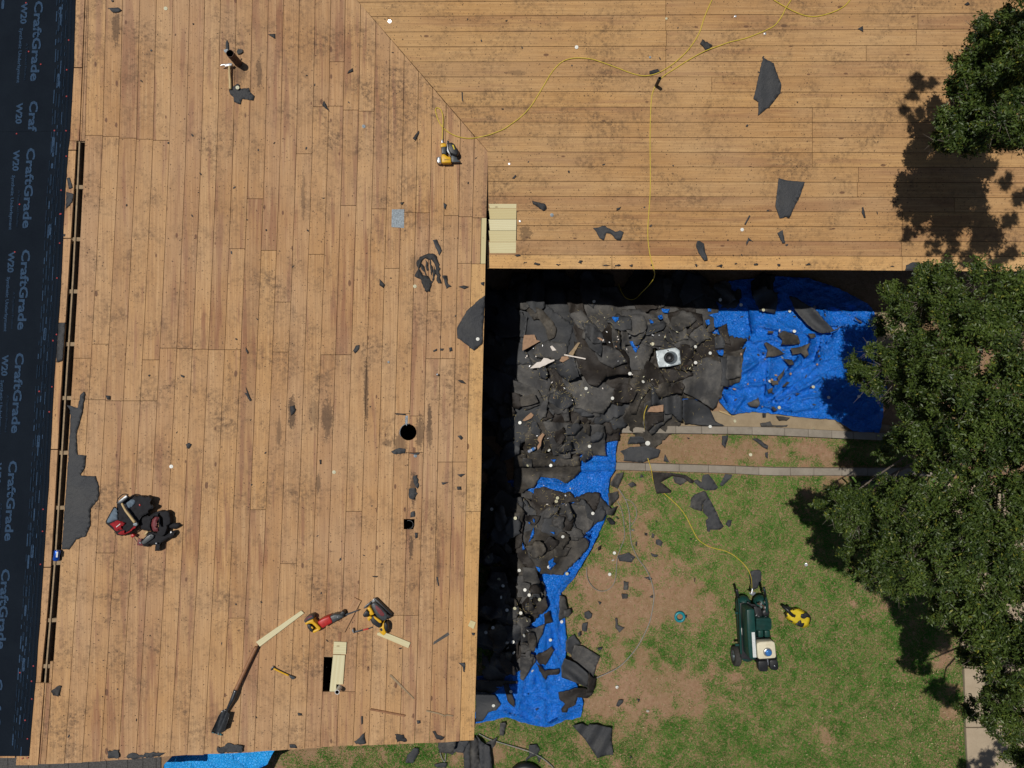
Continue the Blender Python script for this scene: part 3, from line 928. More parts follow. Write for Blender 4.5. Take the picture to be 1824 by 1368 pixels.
# small nail heads over the rafters, one mesh per wing
def nails(pl, pts, parent):
    V, Fc = [], []
    for (px, py) in pts:
        c = pl.at(px, py, 0.003); r = random.uniform(.0028, .0052)
        b = len(V)
        for k in range(6):
            t = k * math.pi / 3 + 1
            V.append((c.x + r * math.cos(t), c.y + r * math.sin(t), c.z))
        Fc.append([b + k for k in range(6)])
    o = mesh('nail_head', V, Fc, M['inside'], parent)
    o['kind'] = 'stuff'
pts = []
for i in range(26):
    for y in RAFY + [60, 155, 250, 1275, 1330]:
        for f in (.18, .82):
            yy = y + random.uniform(-2.5, 2.5); x = bx(i, yy) + (bx(i + 1, yy) - bx(i, yy)) * (f + random.uniform(-.06, .06))
            if yy > vy(x) + 4 or x < 640: pts.append((x, yy))
nails(P1, pts, deck1)
pts = []
for j in range(5, 23):
    for x in range(700, 1700, 49):
        for f in (.2, .8):
            xx = x + random.uniform(-3, 3); yy = ry(j, xx) + 26 * (f + random.uniform(-.06, .06))
            if xx > vx(yy) + 4 and not (PATCH[0] - 4 < xx < PATCH[1] + 2 and PATCH[2] - 2 < yy < PATCH[3]) and yy < 478: pts.append((xx, yy))
nails(P2, pts, deck2)

# ============================================================= underlayment on the far slope
def underlay():
    ys = list(range(-130, 1350, 12)) + [1347]
    V, Fc = [], []
    nx = 18
    for y in ys:
        e = lerp(UE, y) + (1.2 if y < 262 else 0) + random.uniform(-.25, .25)
        for k in range(nx + 1):
            x = e - (e + 170) * (k / nx) ** 1.3
            p = P3.at(x, y, 0.0)
            h = 0.004 + 0.004 * float(vnoise(p.x * 1.0, p.y * .6, 6.0, 2)) + (0.003 * k / nx)
            V.append(P3.at(x, y, h))
    n = nx + 1
    for r in range(len(ys) - 1):
        for k in range(nx): Fc.append([r * n + k, r * n + k + 1, (r + 1) * n + k + 1, (r + 1) * n + k])
    o = mesh('roofing_underlayment', V, Fc, M['underlay'], None, smooth=True)
    tag(o, 'black synthetic underlayment with pale blue lettering covering the far left slope', 'underlayment')
    # lap seam
    prism('lap_seam', [(-60, 234), (124, 231.5), (124.5, 233), (-60, 235.6)], P3, .004, .0105, M['underlay'], o)
    def text(body, size, px, py, lean, mat, name='printed_word', bold=0.0, sx=1.0):
        cu = bpy.data.curves.new(name, 'FONT'); cu.body = body; cu.size = 1.0; cu.offset = bold
        cu.resolution_u = 2
        ob = bpy.data.objects.new('t', cu); COL.objects.link(ob)
        dg = bpy.context.evaluated_depsgraph_get()
        me = bpy.data.meshes.new_from_object(ob.evaluated_get(dg))
        bpy.data.objects.remove(ob); 
        out = []
        for v in me.vertices:
            # text x runs down the picture, text y points to the right
            X = px + v.co.y * size + lean * v.co.x * size * sx
            Y = py + v.co.x * size * sx
            out.append(P3.at(X, Y, 0.0115))
        for v, q in zip(me.vertices, out): v.co = q
        me.update()
        w = link(name, me, mat, o)
        return w
    rows = [(1, 61), (263, 47), (444, 38), (628, 27), (820, 15), (1013, 2), (1208, -11)]
    def fit(body, length, px, py, lean, cap, mat, bold):
        # width of the built-in font ~ 0.55 em per letter: measured, then scaled to the photographed length
        cu = bpy.data.curves.new('m', 'FONT'); cu.body = body
        ob = bpy.data.objects.new('m', cu); COL.objects.link(ob); bpy.context.view_layer.update()
        w = max(ob.dimensions.x, .01); bpy.data.objects.remove(ob)
        size = cap / 0.70
        return text(body, size, px, py, lean, mat, bold=bold, sx=length / (w * size))
    for y, xl in rows:
        lean = -0.058
        fit('CraftGrade', 141, xl + 1.5, y, lean, 14.5, M['print'], 0.030)
        fit('W20', 36, xl - 22.5, y + 5, lean, 10.5, M['print'], 0.040)
        fit('Synthetic Underlayment', 97, xl - 25.5, y + 49, lean, 5.6, M['print'], 0.022)
        fit('A TopShield Product', 66, xl - 14.5, y + 76, lean, 3.6, M['print_dim'], 0.02)
    fit('Craf', 53, 53.5, 179, -.058, 14.5, M['print'], 0.030)
    fit('W20', 36, 30, 184, -.058, 10.5, M['print'], 0.040)
    # pill marks and dashes
    pill = [(104.5, 131, 23), (5.5, 0, 16), (95.5, 243, 30), (89.5, 399, 20), (80.5, 584, 22), (69, 775, 23), (58, 970, 24), (42.5, 1172, 24), (107.5, 12, 14), (108.5, 25, 20)]
    def dash(x, y, w, h, mat, lean=-0.058):
        pl = [(x - w / 2, y + w * .4), (x - w * .25, y), (x + w * .25, y), (x + w / 2, y + w * .4), (x + w / 2 + lean * h, y + h - w * .4), (x + w * .25 + lean * h, y + h), (x - w * .25 + lean * h, y + h), (x - w / 2 + lean * h, y + h - w * .4)]
        pr = prism('printed_mark', pl, P3, .0108, .0115, mat, o)
    for x, y, h in pill: dash(x, y, 5, h, M['print'])
    r = random.Random(3)
    for off, wmax in ((-27, 4.0), (-22, 2.4), (-31.5, 2.2), (-15, 1.6)):
        y = -5
        while y < 1335:
            h = r.uniform(6, 26)
            dash(lerp(UE, y) + off + r.uniform(-.5, .5), y, r.uniform(1.2, wmax), h, M['print_dim'] if r.random() < .75 else M['print'])
            y += h + r.uniform(3, 16)
    for off in (-20.5, -18.6, -12.5, -7.5, -6.0):
        V = []
        for y in range(-5, 1340, 45): V.append((lerp(UE, y) + off, y))
        poly = [(x - .22, y) for x, y in V] + [(x + .22, y) for x, y in V[::-1]]
        prism('printed_line', poly, P3, .0108, .0113, M['print_dim'], o)
    for (x, y) in zp(0, 0, 5.7, '263,28 697,407 290,523 413,652 677,708 675,978 552,1325 670,1327 168,1357') + zp(0, 240, 5.7, '672,218 620,563 198,706 618,803 605,1100 150,1190') + \
            zp(0, 600, 5.7, '538,40 527,507 398,553 500,762') + zp(0, 684, 4, '350,198 278,53 307,893 303,1050 288,1285') + zp(0, 1128, 5.7, '338,333 202,400 320,488 322,668 254,884 278,1072 225,1272 278,1266') + \
            zp(0, 342, 4, '406,613 402,1015 377,1058 428,157'):
        c = P3.at(x, y, .013)
        vs = [c + Vector((.008 * math.cos(t * math.pi / 4), .008 * math.sin(t * math.pi / 4), 0)) for t in range(8)] + [c + Vector((0, 0, .004))]
        mesh('cap_nail', vs, [[t, (t + 1) % 8, 8] for t in range(8)], M['redcap'], o)
underlay()

# grey shingles of a lower roof peeping out under the rake at the lower left
def low_shingles():
    root = empty('shingle_edge', P1.at(150, 1372, -.2), 'strip of grey weathered shingles under the lower left roof edge', 'shingles')
    x = -40
    while x < 286:
        w = min(random.uniform(22, 40), 287 - x)
        prism('shingle', [(x, 1335), (x + w - .8, 1334), (x + w - .8, 1400), (x, 1400)], Pl(1.62, 0.0, 0.05), 0, .02 + random.uniform(0, .01), M['shingle'], root)
        x += w
low_shingles()
# ============================================================= sheets: tarps, torn felt
def densify(poly, step):
    out = []
    n = len(poly)
    for i in range(n):
        a, b = poly[i], poly[(i + 1) % n]
        L = math.hypot(b[0] - a[0], b[1] - a[1]); m = max(1, int(L / step))
        for k in range(m): out.append((a[0] + (b[0] - a[0]) * k / m, a[1] + (b[1] - a[1]) * k / m))
    return out
def jag(poly, amp, step=4.0, r=random):
    out = []
    P = densify(poly, step)
    n = len(P)
    for i, (x, y) in enumerate(P):
        a = P[i - 1]; b = P[(i + 1) % n]
        dx, dy = b[0] - a[0], b[1] - a[1]; L = math.hypot(dx, dy) or 1
        s = r.gauss(0, amp)
        out.append((x - dy / L * s, y + dx / L * s))
    return out
def inside(poly, xs, ys):
    res = np.zeros(len(xs), bool); n = len(poly); j = n - 1
    for i in range(n):
        xi, yi = poly[i]; xj, yj = poly[j]
        if yi != yj:
            c = ((yi > ys) != (yj > ys)) & (xs < (xj - xi) * (ys - yi) / (yj - yi) + xi)
            res ^= c
        j = i
    return res
def triangulate(poly, step):
    xs = [p[0] for p in poly]; ys = [p[1] for p in poly]
    gx = np.arange(min(xs) + step / 2, max(xs), step); gy = np.arange(min(ys) + step / 2, max(ys), step * .87)
    X, Y = np.meshgrid(gx, gy); X = X + (np.arange(len(gy)) % 2)[:, None] * step / 2
    X = X.ravel() + rng.uniform(-.15, .15, X.size) * step; Y = Y.ravel() + rng.uniform(-.15, .15, Y.size) * step
    k = inside(poly, X, Y)
    pts = list(poly) + list(zip(X[k], Y[k]))
    n = len(poly)
    r = delaunay_2d_cdt([Vector(p) for p in pts], [(i, (i + 1) % n) for i in range(n)], [], 1, 1e-4)
    V = [(v.x, v.y) for v in r[0]]
    Fc = [list(f) for f in r[2]]
    return V, Fc
def sheet(name, poly, pl, zf, mat, step=6.0, parent=None, thick=0.0025, smooth=True):
    V2, Fc = triangulate(poly, step)
    xs = np.array([v[0] for v in V2]); ys = np.array([v[1] for v in V2])
    Z = zf(xs, ys) if callable(zf) else np.full(len(xs), zf)
    V = [pl.at(x, y, float(z)) for x, y, z in zip(xs, ys, Z)]
    F2 = []
    for f in Fc:
        a, b, c = (V[i] for i in f[:3])
        F2.append(f if (b - a).cross(c - a).z > 0 else f[::-1])
    o = mesh(name, V, F2, mat, parent, smooth=smooth)
    if thick:
        s = o.modifiers.new('thickness', 'SOLIDIFY'); s.thickness = thick; s.offset = -1
    return o, xs, ys, Z

HX0, HY0, HS = 840, 470, 3.0
hm = np.zeros((300, 260))
def H0(x, y):
    x = np.asarray(x, float); y = np.asarray(y, float)
    h = np.zeros_like(x)
    for cx, cy, rx, ry_, a in ((1010, 640, 85, 70, .10), (1120, 650, 100, 70, .15), (1210, 690, 75, 60, .12), (990, 780, 60, 45, .06), (1000, 925, 50, 45, .08),
                               (980, 1000, 40, 60, .05), (945, 600, 40, 60, .06), (895, 700, 40, 200, .05), (890, 1050, 45, 160, .04), (1020, 1190, 26, 26, .05)):
        h += a * np.exp(-(((x - cx) / rx) ** 2 + ((y - cy) / ry_) ** 2))
    h += (vnoise(x, y, .035, 3) - .45) * .05
    h = h / (1 + np.exp((x - (1292 - np.clip(y - 750, 0, 250) * .9)) / 7.0))
    left = 1 / (1 + np.exp((x - 1104) / 3.0))
    for tops, w in (((757.5), 13), ((822), 14)):
        off = np.where(x > 900, 0, 0)
        d = np.abs(y - (tops + w / 2)) - w / 2
        h = np.maximum(h, left * .098 / (1 + np.exp(d / 1.6)))
    return np.maximum(h, 0.0)
gx, gy = np.meshgrid(HX0 + HS * np.arange(260), HY0 + HS * np.arange(300))
hm[:, :] = H0(gx, gy)
def hget(x, y):
    i = np.clip(((np.asarray(y) - HY0) / HS).round().astype(int), 0, 299); j = np.clip(((np.asarray(x) - HX0) / HS).round().astype(int), 0, 259)
    return hm[i, j]
def hdrape(x, y):
    """height a limp sheet takes when it lies over the pile: the pile widened, then smoothed"""
    a = np.pad(hm, 3, mode='edge')
    for _ in range(1):
        a = np.maximum.reduce([a, np.roll(a, 1, 0), np.roll(a, -1, 0)]); a = np.maximum.reduce([a, np.roll(a, 1, 1), np.roll(a, -1, 1)])
    for _ in range(3):
        a = (a + np.roll(a, 1, 0) + np.roll(a, -1, 0)) / 3; a = (a + np.roll(a, 1, 1) + np.roll(a, -1, 1)) / 3
    a = a[3:-3, 3:-3]
    fi = np.clip((np.asarray(y) - HY0) / HS, 0, 298.99); fj = np.clip((np.asarray(x) - HX0) / HS, 0, 258.99)
    i = fi.astype(int); j = fj.astype(int); u = fi - i; v = fj - j
    return (a[i, j] * (1 - v) + a[i, j + 1] * v) * (1 - u) + (a[i + 1, j] * (1 - v) + a[i + 1, j + 1] * v) * u
def hput(xs, ys, Z, rad=2):
    i = ((ys - HY0) / HS).round().astype(int); j = ((xs - HX0) / HS).round().astype(int)
    for di in range(-rad + 1, rad):
        for dj in range(-rad + 1, rad):
            a = np.clip(i + di, 0, 299); b = np.clip(j + dj, 0, 259)
            np.maximum.at(hm, (a, b), Z)

def ridged(x, y, s, seed=0, ang=0.0, aspect=1.0):
    c, sn = math.cos(ang), math.sin(ang)
    u = (x * c + y * sn) * aspect; v = (-x * sn + y * c)
    n = vnoise(u + seed * 31.7, v + seed * 17.1, s, 2)
    return np.clip(1 - np.abs(n - .5) * 5.0, 0, 1) ** 2

def creases(lines, hgt=.10, w=3.0):
    segs = []
    for ln in lines:
        for i in range(len(ln) - 1): segs.append((np.array(ln[i]), np.array(ln[i + 1])))
    def f(x, y):
        z = np.zeros(len(x))
        for k, (a, b) in enumerate(segs):
            ab = b - a; L2 = (ab ** 2).sum() + 1e-9; L = math.sqrt(L2)
            t = ((x - a[0]) * ab[0] + (y - a[1]) * ab[1]) / L2
            s = ((x - a[0]) * -ab[1] + (y - a[1]) * ab[0]) / L
            ends = np.where(t < 0, -t * L, np.where(t > 1, (t - 1) * L, 0))
            ww = w * (1 + .6 * math.sin(k * 2.3))
            q = np.where(s > 0, s / (ww * .55), -s / (ww * 1.9))
            z = np.maximum(z, hgt * (1 + .4 * math.sin(k * 1.7)) * np.exp(-q ** 1.3) * np.exp(-(ends / 5) ** 2))
        return z
    return f
C1 = [zp(1280, 540, 6.08, t) for t in ('90,490 330,350', '250,760 400,660 520,610', '540,600 530,800 510,980', '540,1090 760,900 960,780 1130,600', '640,1060 860,950 1090,820', '300,1000 250,900 480,880', '150,1200 270,1020', '0,960 130,970 260,1010', '420,1090 560,1130 800,1170 1020,1130',
    '360,230 500,260 620,280 800,310 960,330 1090,320', '1060,80 1190,230', '1150,80 1180,200', '1480,100 1600,200 1690,300', '1190,240 1400,250 1560,240 1700,300', '870,580 740,740 560,960', '560,1000 700,840 880,640', '1000,400 960,560', '650,200 770,310', '380,420 560,380 700,430', '20,930 90,1080 150,1190',
    '1290,60 1500,160 1700,270', '90,870 230,920 500,830', '1130,340 1100,500 1050,620', '1240,340 1180,420', '760,1080 900,1040 1080,1010', '330,100 360,300', '450,500 600,560', '930,700 1000,640')]
cr1 = creases(C1)
C2 = [zp(840, 1170, 6.91, t) for t in ('770,60 740,330', '820,170 900,370 960,500 1040,560', '640,640 730,700 820,780', '140,760 260,710 400,685 560,740 720,850', '700,500 1000,560', '880,560 890,850', '1100,700 1380,600', '550,560 780,420', '1290,520 1360,720', '620,320 560,620', '960,820 1150,720 1330,640', '1180,300 1290,370', '1240,260 1300,360')] + \
     [zp(840, 1010, 7.6, t) for t in ('1480,0 1250,180 1020,380', '1040,370 1120,560 1140,830 1230,1300', '1190,380 1150,600 1150,830', '960,270 1060,560 1130,820', '950,900 880,1200', '1040,780 1060,1050', '990,900 940,1180', '1220,440 1250,800 1260,1200', '1080,1120 1180,1330')] + \
     [zp(915, 820, 6.84, t) for t in ('1240,0 1100,350 1110,640', '1080,700 960,1000 780,1240 620,1360', '1150,200 1150,600', '1110,760 960,1060 800,1300', '820,120 1230,120', '1200,60 1180,300', '300,260 600,300', '1000,420 1060,560')] + [[(1085, 760), (1088, 800), (1082, 830)], [(1098, 755), (1096, 800)], [(1078, 752), (1084, 780)]]
cr2 = creases(C2, .075, 2.4)
# --- the two tarps
T1 = [(1238, 545), (1262, 520), (1300, 500), (1380, 492), (1435, 494), (1490, 512), (1545, 540), (1558, 556), (1563, 580), (1560, 592), (1563, 640), (1580, 690), (1574, 714), (1573, 742), (1567, 771),
      (1520, 768), (1488, 747), (1425, 743), (1368, 736), (1340, 733), (1304, 739), (1292, 728), (1281, 715), (1286, 690), (1308, 650), (1300, 610), (1270, 580)]
def zt1(x, y):
    z = .012 + .030 * ridged(x, y, .030, 1, -0.75, .22) + .025 * ridged(x, y, .042, 2, -0.45, .28) + .022 * ridged(x, y, .07, 3, 0.6, .6) + .03 * ridged(x, y, .035, 9, .35, .3) + .010 * vnoise(x, y, .09, 2)
    z += .03 * np.exp(-((y - (748 - (x - 1300) * .02)) / 12) ** 2) * vnoise(x, y, .05) + cr1(x, y)
    return z
o, xs, ys, Z = sheet('blue_tarp', jag(T1, .5, 5), GR, zt1, M['tarp'], 2.6, thick=0)
hput(xs, ys, Z)
tag(o, 'creased blue tarpaulin in the sun between the upper eave and the upper kerb', 'tarp')
T2 = [(927, 548), (1000, 540), (1100, 530), (1180, 515), (1262, 520), (1282, 560), (1290, 600), (1284, 640), (1272, 700), (1225, 720), (1175, 745), (1140, 750), (1107, 749), (1103, 775), (1097, 801.5), (1097, 836.5), (1091, 845), (1084.5, 859), (1085, 904), (1077, 926),
      (1059.5, 966.5), (1034.7, 1010), (1019, 1033.7), (999, 1057), (1002, 1080), (1005.8, 1099.5), (1009, 1136), (1007, 1172), (1012, 1195), (1028, 1220.6), (1036, 1240), (1039.7, 1252.5),
      (1034, 1277), (1020, 1281), (1006.4, 1283), (984.7, 1293), (970, 1295.6), (941, 1290), (918, 1283), (902, 1277), (880, 1283), (861.7, 1286), (846, 1289), (850, 1205), (905, 1196), (924, 1180), (930, 1000), (905, 960), (868, 962), (866, 870), (926, 850), (922, 700)]
def zt2(x, y):
    z = hget(x, y) + .010 + .030 * ridged(x, y, .04, 4, 1.4, .25) + .018 * ridged(x, y, .05, 5, 0.3, .4) + .008 * vnoise(x, y, .09, 2)
    # pleats hanging toward the point at (985,1290) and along the right margin
    d = np.abs(x - (1085 - (y - 850) * .45)) 
    z += .03 * np.exp(-(d / 6.0) ** 2) * ((y > 850) & (y < 1060))
    a = np.arctan2(x - 960, 1190 - y + 1e-6)
    z += np.where(y > 1180, .016 * (np.sin(a * 9.0) * .5 + .5), 0)
    z += cr2(x, y)
    return z
o, xs, ys, Z = sheet('blue_tarp', jag(T2, .5, 6), GR, zt2, M['tarp'], 3.6, thick=0)
tag(o, 'long blue tarpaulin under the torn felt heap, ending in a fan at its lower end', 'tarp')
hput(xs, ys, Z)
o, *_ = sheet('blue_tarp', [(318, 1335), (480, 1318), (492, 1332), (484, 1345), (476, 1362), (455, 1372), (440, 1400), (286, 1400), (292, 1362)], GR,
              lambda x, y: .55 + .05 * ridged(x, y, .03, 6, .8, .5) + .02 * vnoise(x, y, .08), M['tarp_light'], 5.0, thick=0)
tag(o, 'pale blue tarpaulin corner sticking out below the lower left roof edge', 'tarp')

SHN = [0]
def felt(poly, mat='felt', curl=0.0, tilt=0.0, ang=0.0, waves=0.0, wang=0.0, wl=20, lift=0.004, jagamp=0.9, name='felt_sheet', label=None, group=None, step=6.0, pl=GR, upd=True, cat='roofing felt', smooth=True, jstep=4.0):
    r = random
    P = jag(poly, jagamp, jstep) if jagamp else densify(poly, jstep)
    cx = sum(p[0] for p in poly) / len(poly); cy = sum(p[1] for p in poly) / len(poly)
    ext = max(max(abs(p[0] - cx) for p in poly), max(abs(p[1] - cy) for p in poly), 1)
    seed = SHN[0]; SHN[0] += 1
    def zf(x, y):
        u = ((x - cx) * math.cos(ang) + (y - cy) * math.sin(ang)) / ext
        base = hdrape(x, y) if (pl is GR and 840 < cx < 1600 and 470 < cy < 1330) else np.zeros(len(x))
        mb = base.mean()
        own = .35 * mb + .65 * base + .004 + tilt * u * ext * .0076 + curl * (np.abs(u) ** 2.2)
        if waves:
            q = ((x - cx) * math.cos(wang) + (y - cy) * math.sin(wang))
            own = own + waves * (np.sin(q * 2 * math.pi / wl + seed) * .5 + .5)
        own = own + .006 * vnoise(x + seed * 13, y, .06, 2) + (.045 if pl is GR and ext > 14 else 0) * np.abs(vnoise(x + seed * 41, y + seed * 7, 1.1 / ext, 2) - .5)
        z = np.maximum(base + .003, own)
        return z + lift
    o, xs, ys, Z = sheet(name, P, pl, zf, M[mat], step, smooth=smooth)
    if upd and pl is GR and 840 < cx < 1600 and 470 < cy < 1330: hput(xs, ys, Z)
    tag(o, label or uniq(adj_size(poly) + ' ' + {'felt': 'black', 'felt_grey': 'grey', 'felt_brown': 'dark brown', 'felt_dusty': 'dusty', 'tar': 'black', 'card': 'brown', 'whitesheet': 'white'}.get(mat, 'black') + ' torn felt', cx, cy), cat, group)
    return o
def adj_size(poly):
    A = abs(area2(poly)) / 2
    return 'large' if A > 1600 else 'medium' if A > 350 else 'small' if A > 70 else 'tiny'
def blob(cx, cy, a, b, ang, n=8, rough=.25, r=random):
    out = []
    for k in range(n):
        t = 2 * math.pi * (k + r.uniform(-.25, .25)) / n
        q = 1 + r.uniform(-rough, rough)
        x, y = a * math.cos(t) * q, b * math.sin(t) * q
        out.append((cx + x * math.cos(ang) - y * math.sin(ang), cy + x * math.sin(ang) + y * math.cos(ang)))
    return out

# --- heap: an underlayer, then the traced larger sheets, then loose pieces on top
HEAP = [(880, 500), (1100, 500), (1180, 520), (1262, 545), (1288, 575), (1292, 640), (1278, 700), (1272, 742), (1200, 755), (1130, 765), (1085, 752), (1080, 760), (1080, 805), (1068, 818), (1030, 818), (1000, 830), (970, 838), (925, 845), (860, 850), (850, 600), (860, 500)]
LOW = [(858, 850), (925, 848), (935, 885), (1060, 880), (1062, 905), (1055, 935), (1042, 962), (1028, 985), (1008, 1012), (985, 1040), (962, 1020), (968, 1050), (975, 1090), (960, 1130), (945, 1165), (935, 1200), (855, 1205)]
mats = ['felt', 'felt_grey', 'felt_brown', 'felt_dusty']
r5 = random.Random(11)
def scatter(region, n, a0, a1, wts, lift=.004):
    xs = [p[0] for p in region]; ys = [p[1] for p in region]
    k = 0
    while k < n:
        x, y = r5.uniform(min(xs), max(xs)), r5.uniform(min(ys), max(ys))
        if not inside(region, np.array([x]), np.array([y]))[0]: continue
        a = r5.uniform(a0, a1); b = a * r5.uniform(.4, .9); an = r5.uniform(0, 3.14)
        P = blob(x, y, a, b, an, r5.choice([5, 6, 7, 9]), .3, r5)
        P2_ = [p for p in P]
        if (~inside(region, np.array([p[0] for p in P2_]), np.array([p[1] for p in P2_]))).sum() > 2: 
            k += .2; continue
        m = r5.choices(mats, wts)[0]
        felt(P, m, curl=r5.choice([0, .01, .02, .04]), tilt=r5.uniform(-.16, .16), ang=r5.uniform(0, 6.28), waves=r5.choice([0, .02, .05, .07]), wang=r5.uniform(0, 3.14), wl=r5.uniform(18, 50),
             jagamp=r5.uniform(.3, 1.3), group='torn felt sheets heaped on the long blue tarp', lift=lift)
        k += 1
scatter(HEAP, 40, 56, 100, [5, 3, 4, 3])
scatter([(860, 488), (1276, 496), (1284, 556), (1120, 560), (930, 566), (926, 850), (856, 850)], 24, 24, 50, [4, 3, 3, 3])
scatter(HEAP, 10, 36, 56, [4, 3, 4, 4])
scatter(LOW, 26, 30, 52, [3, 4, 3, 2])
scatter([(858, 860), (926, 860), (926, 1205), (854, 1205)], 30, 20, 40, [4, 3, 3, 2])

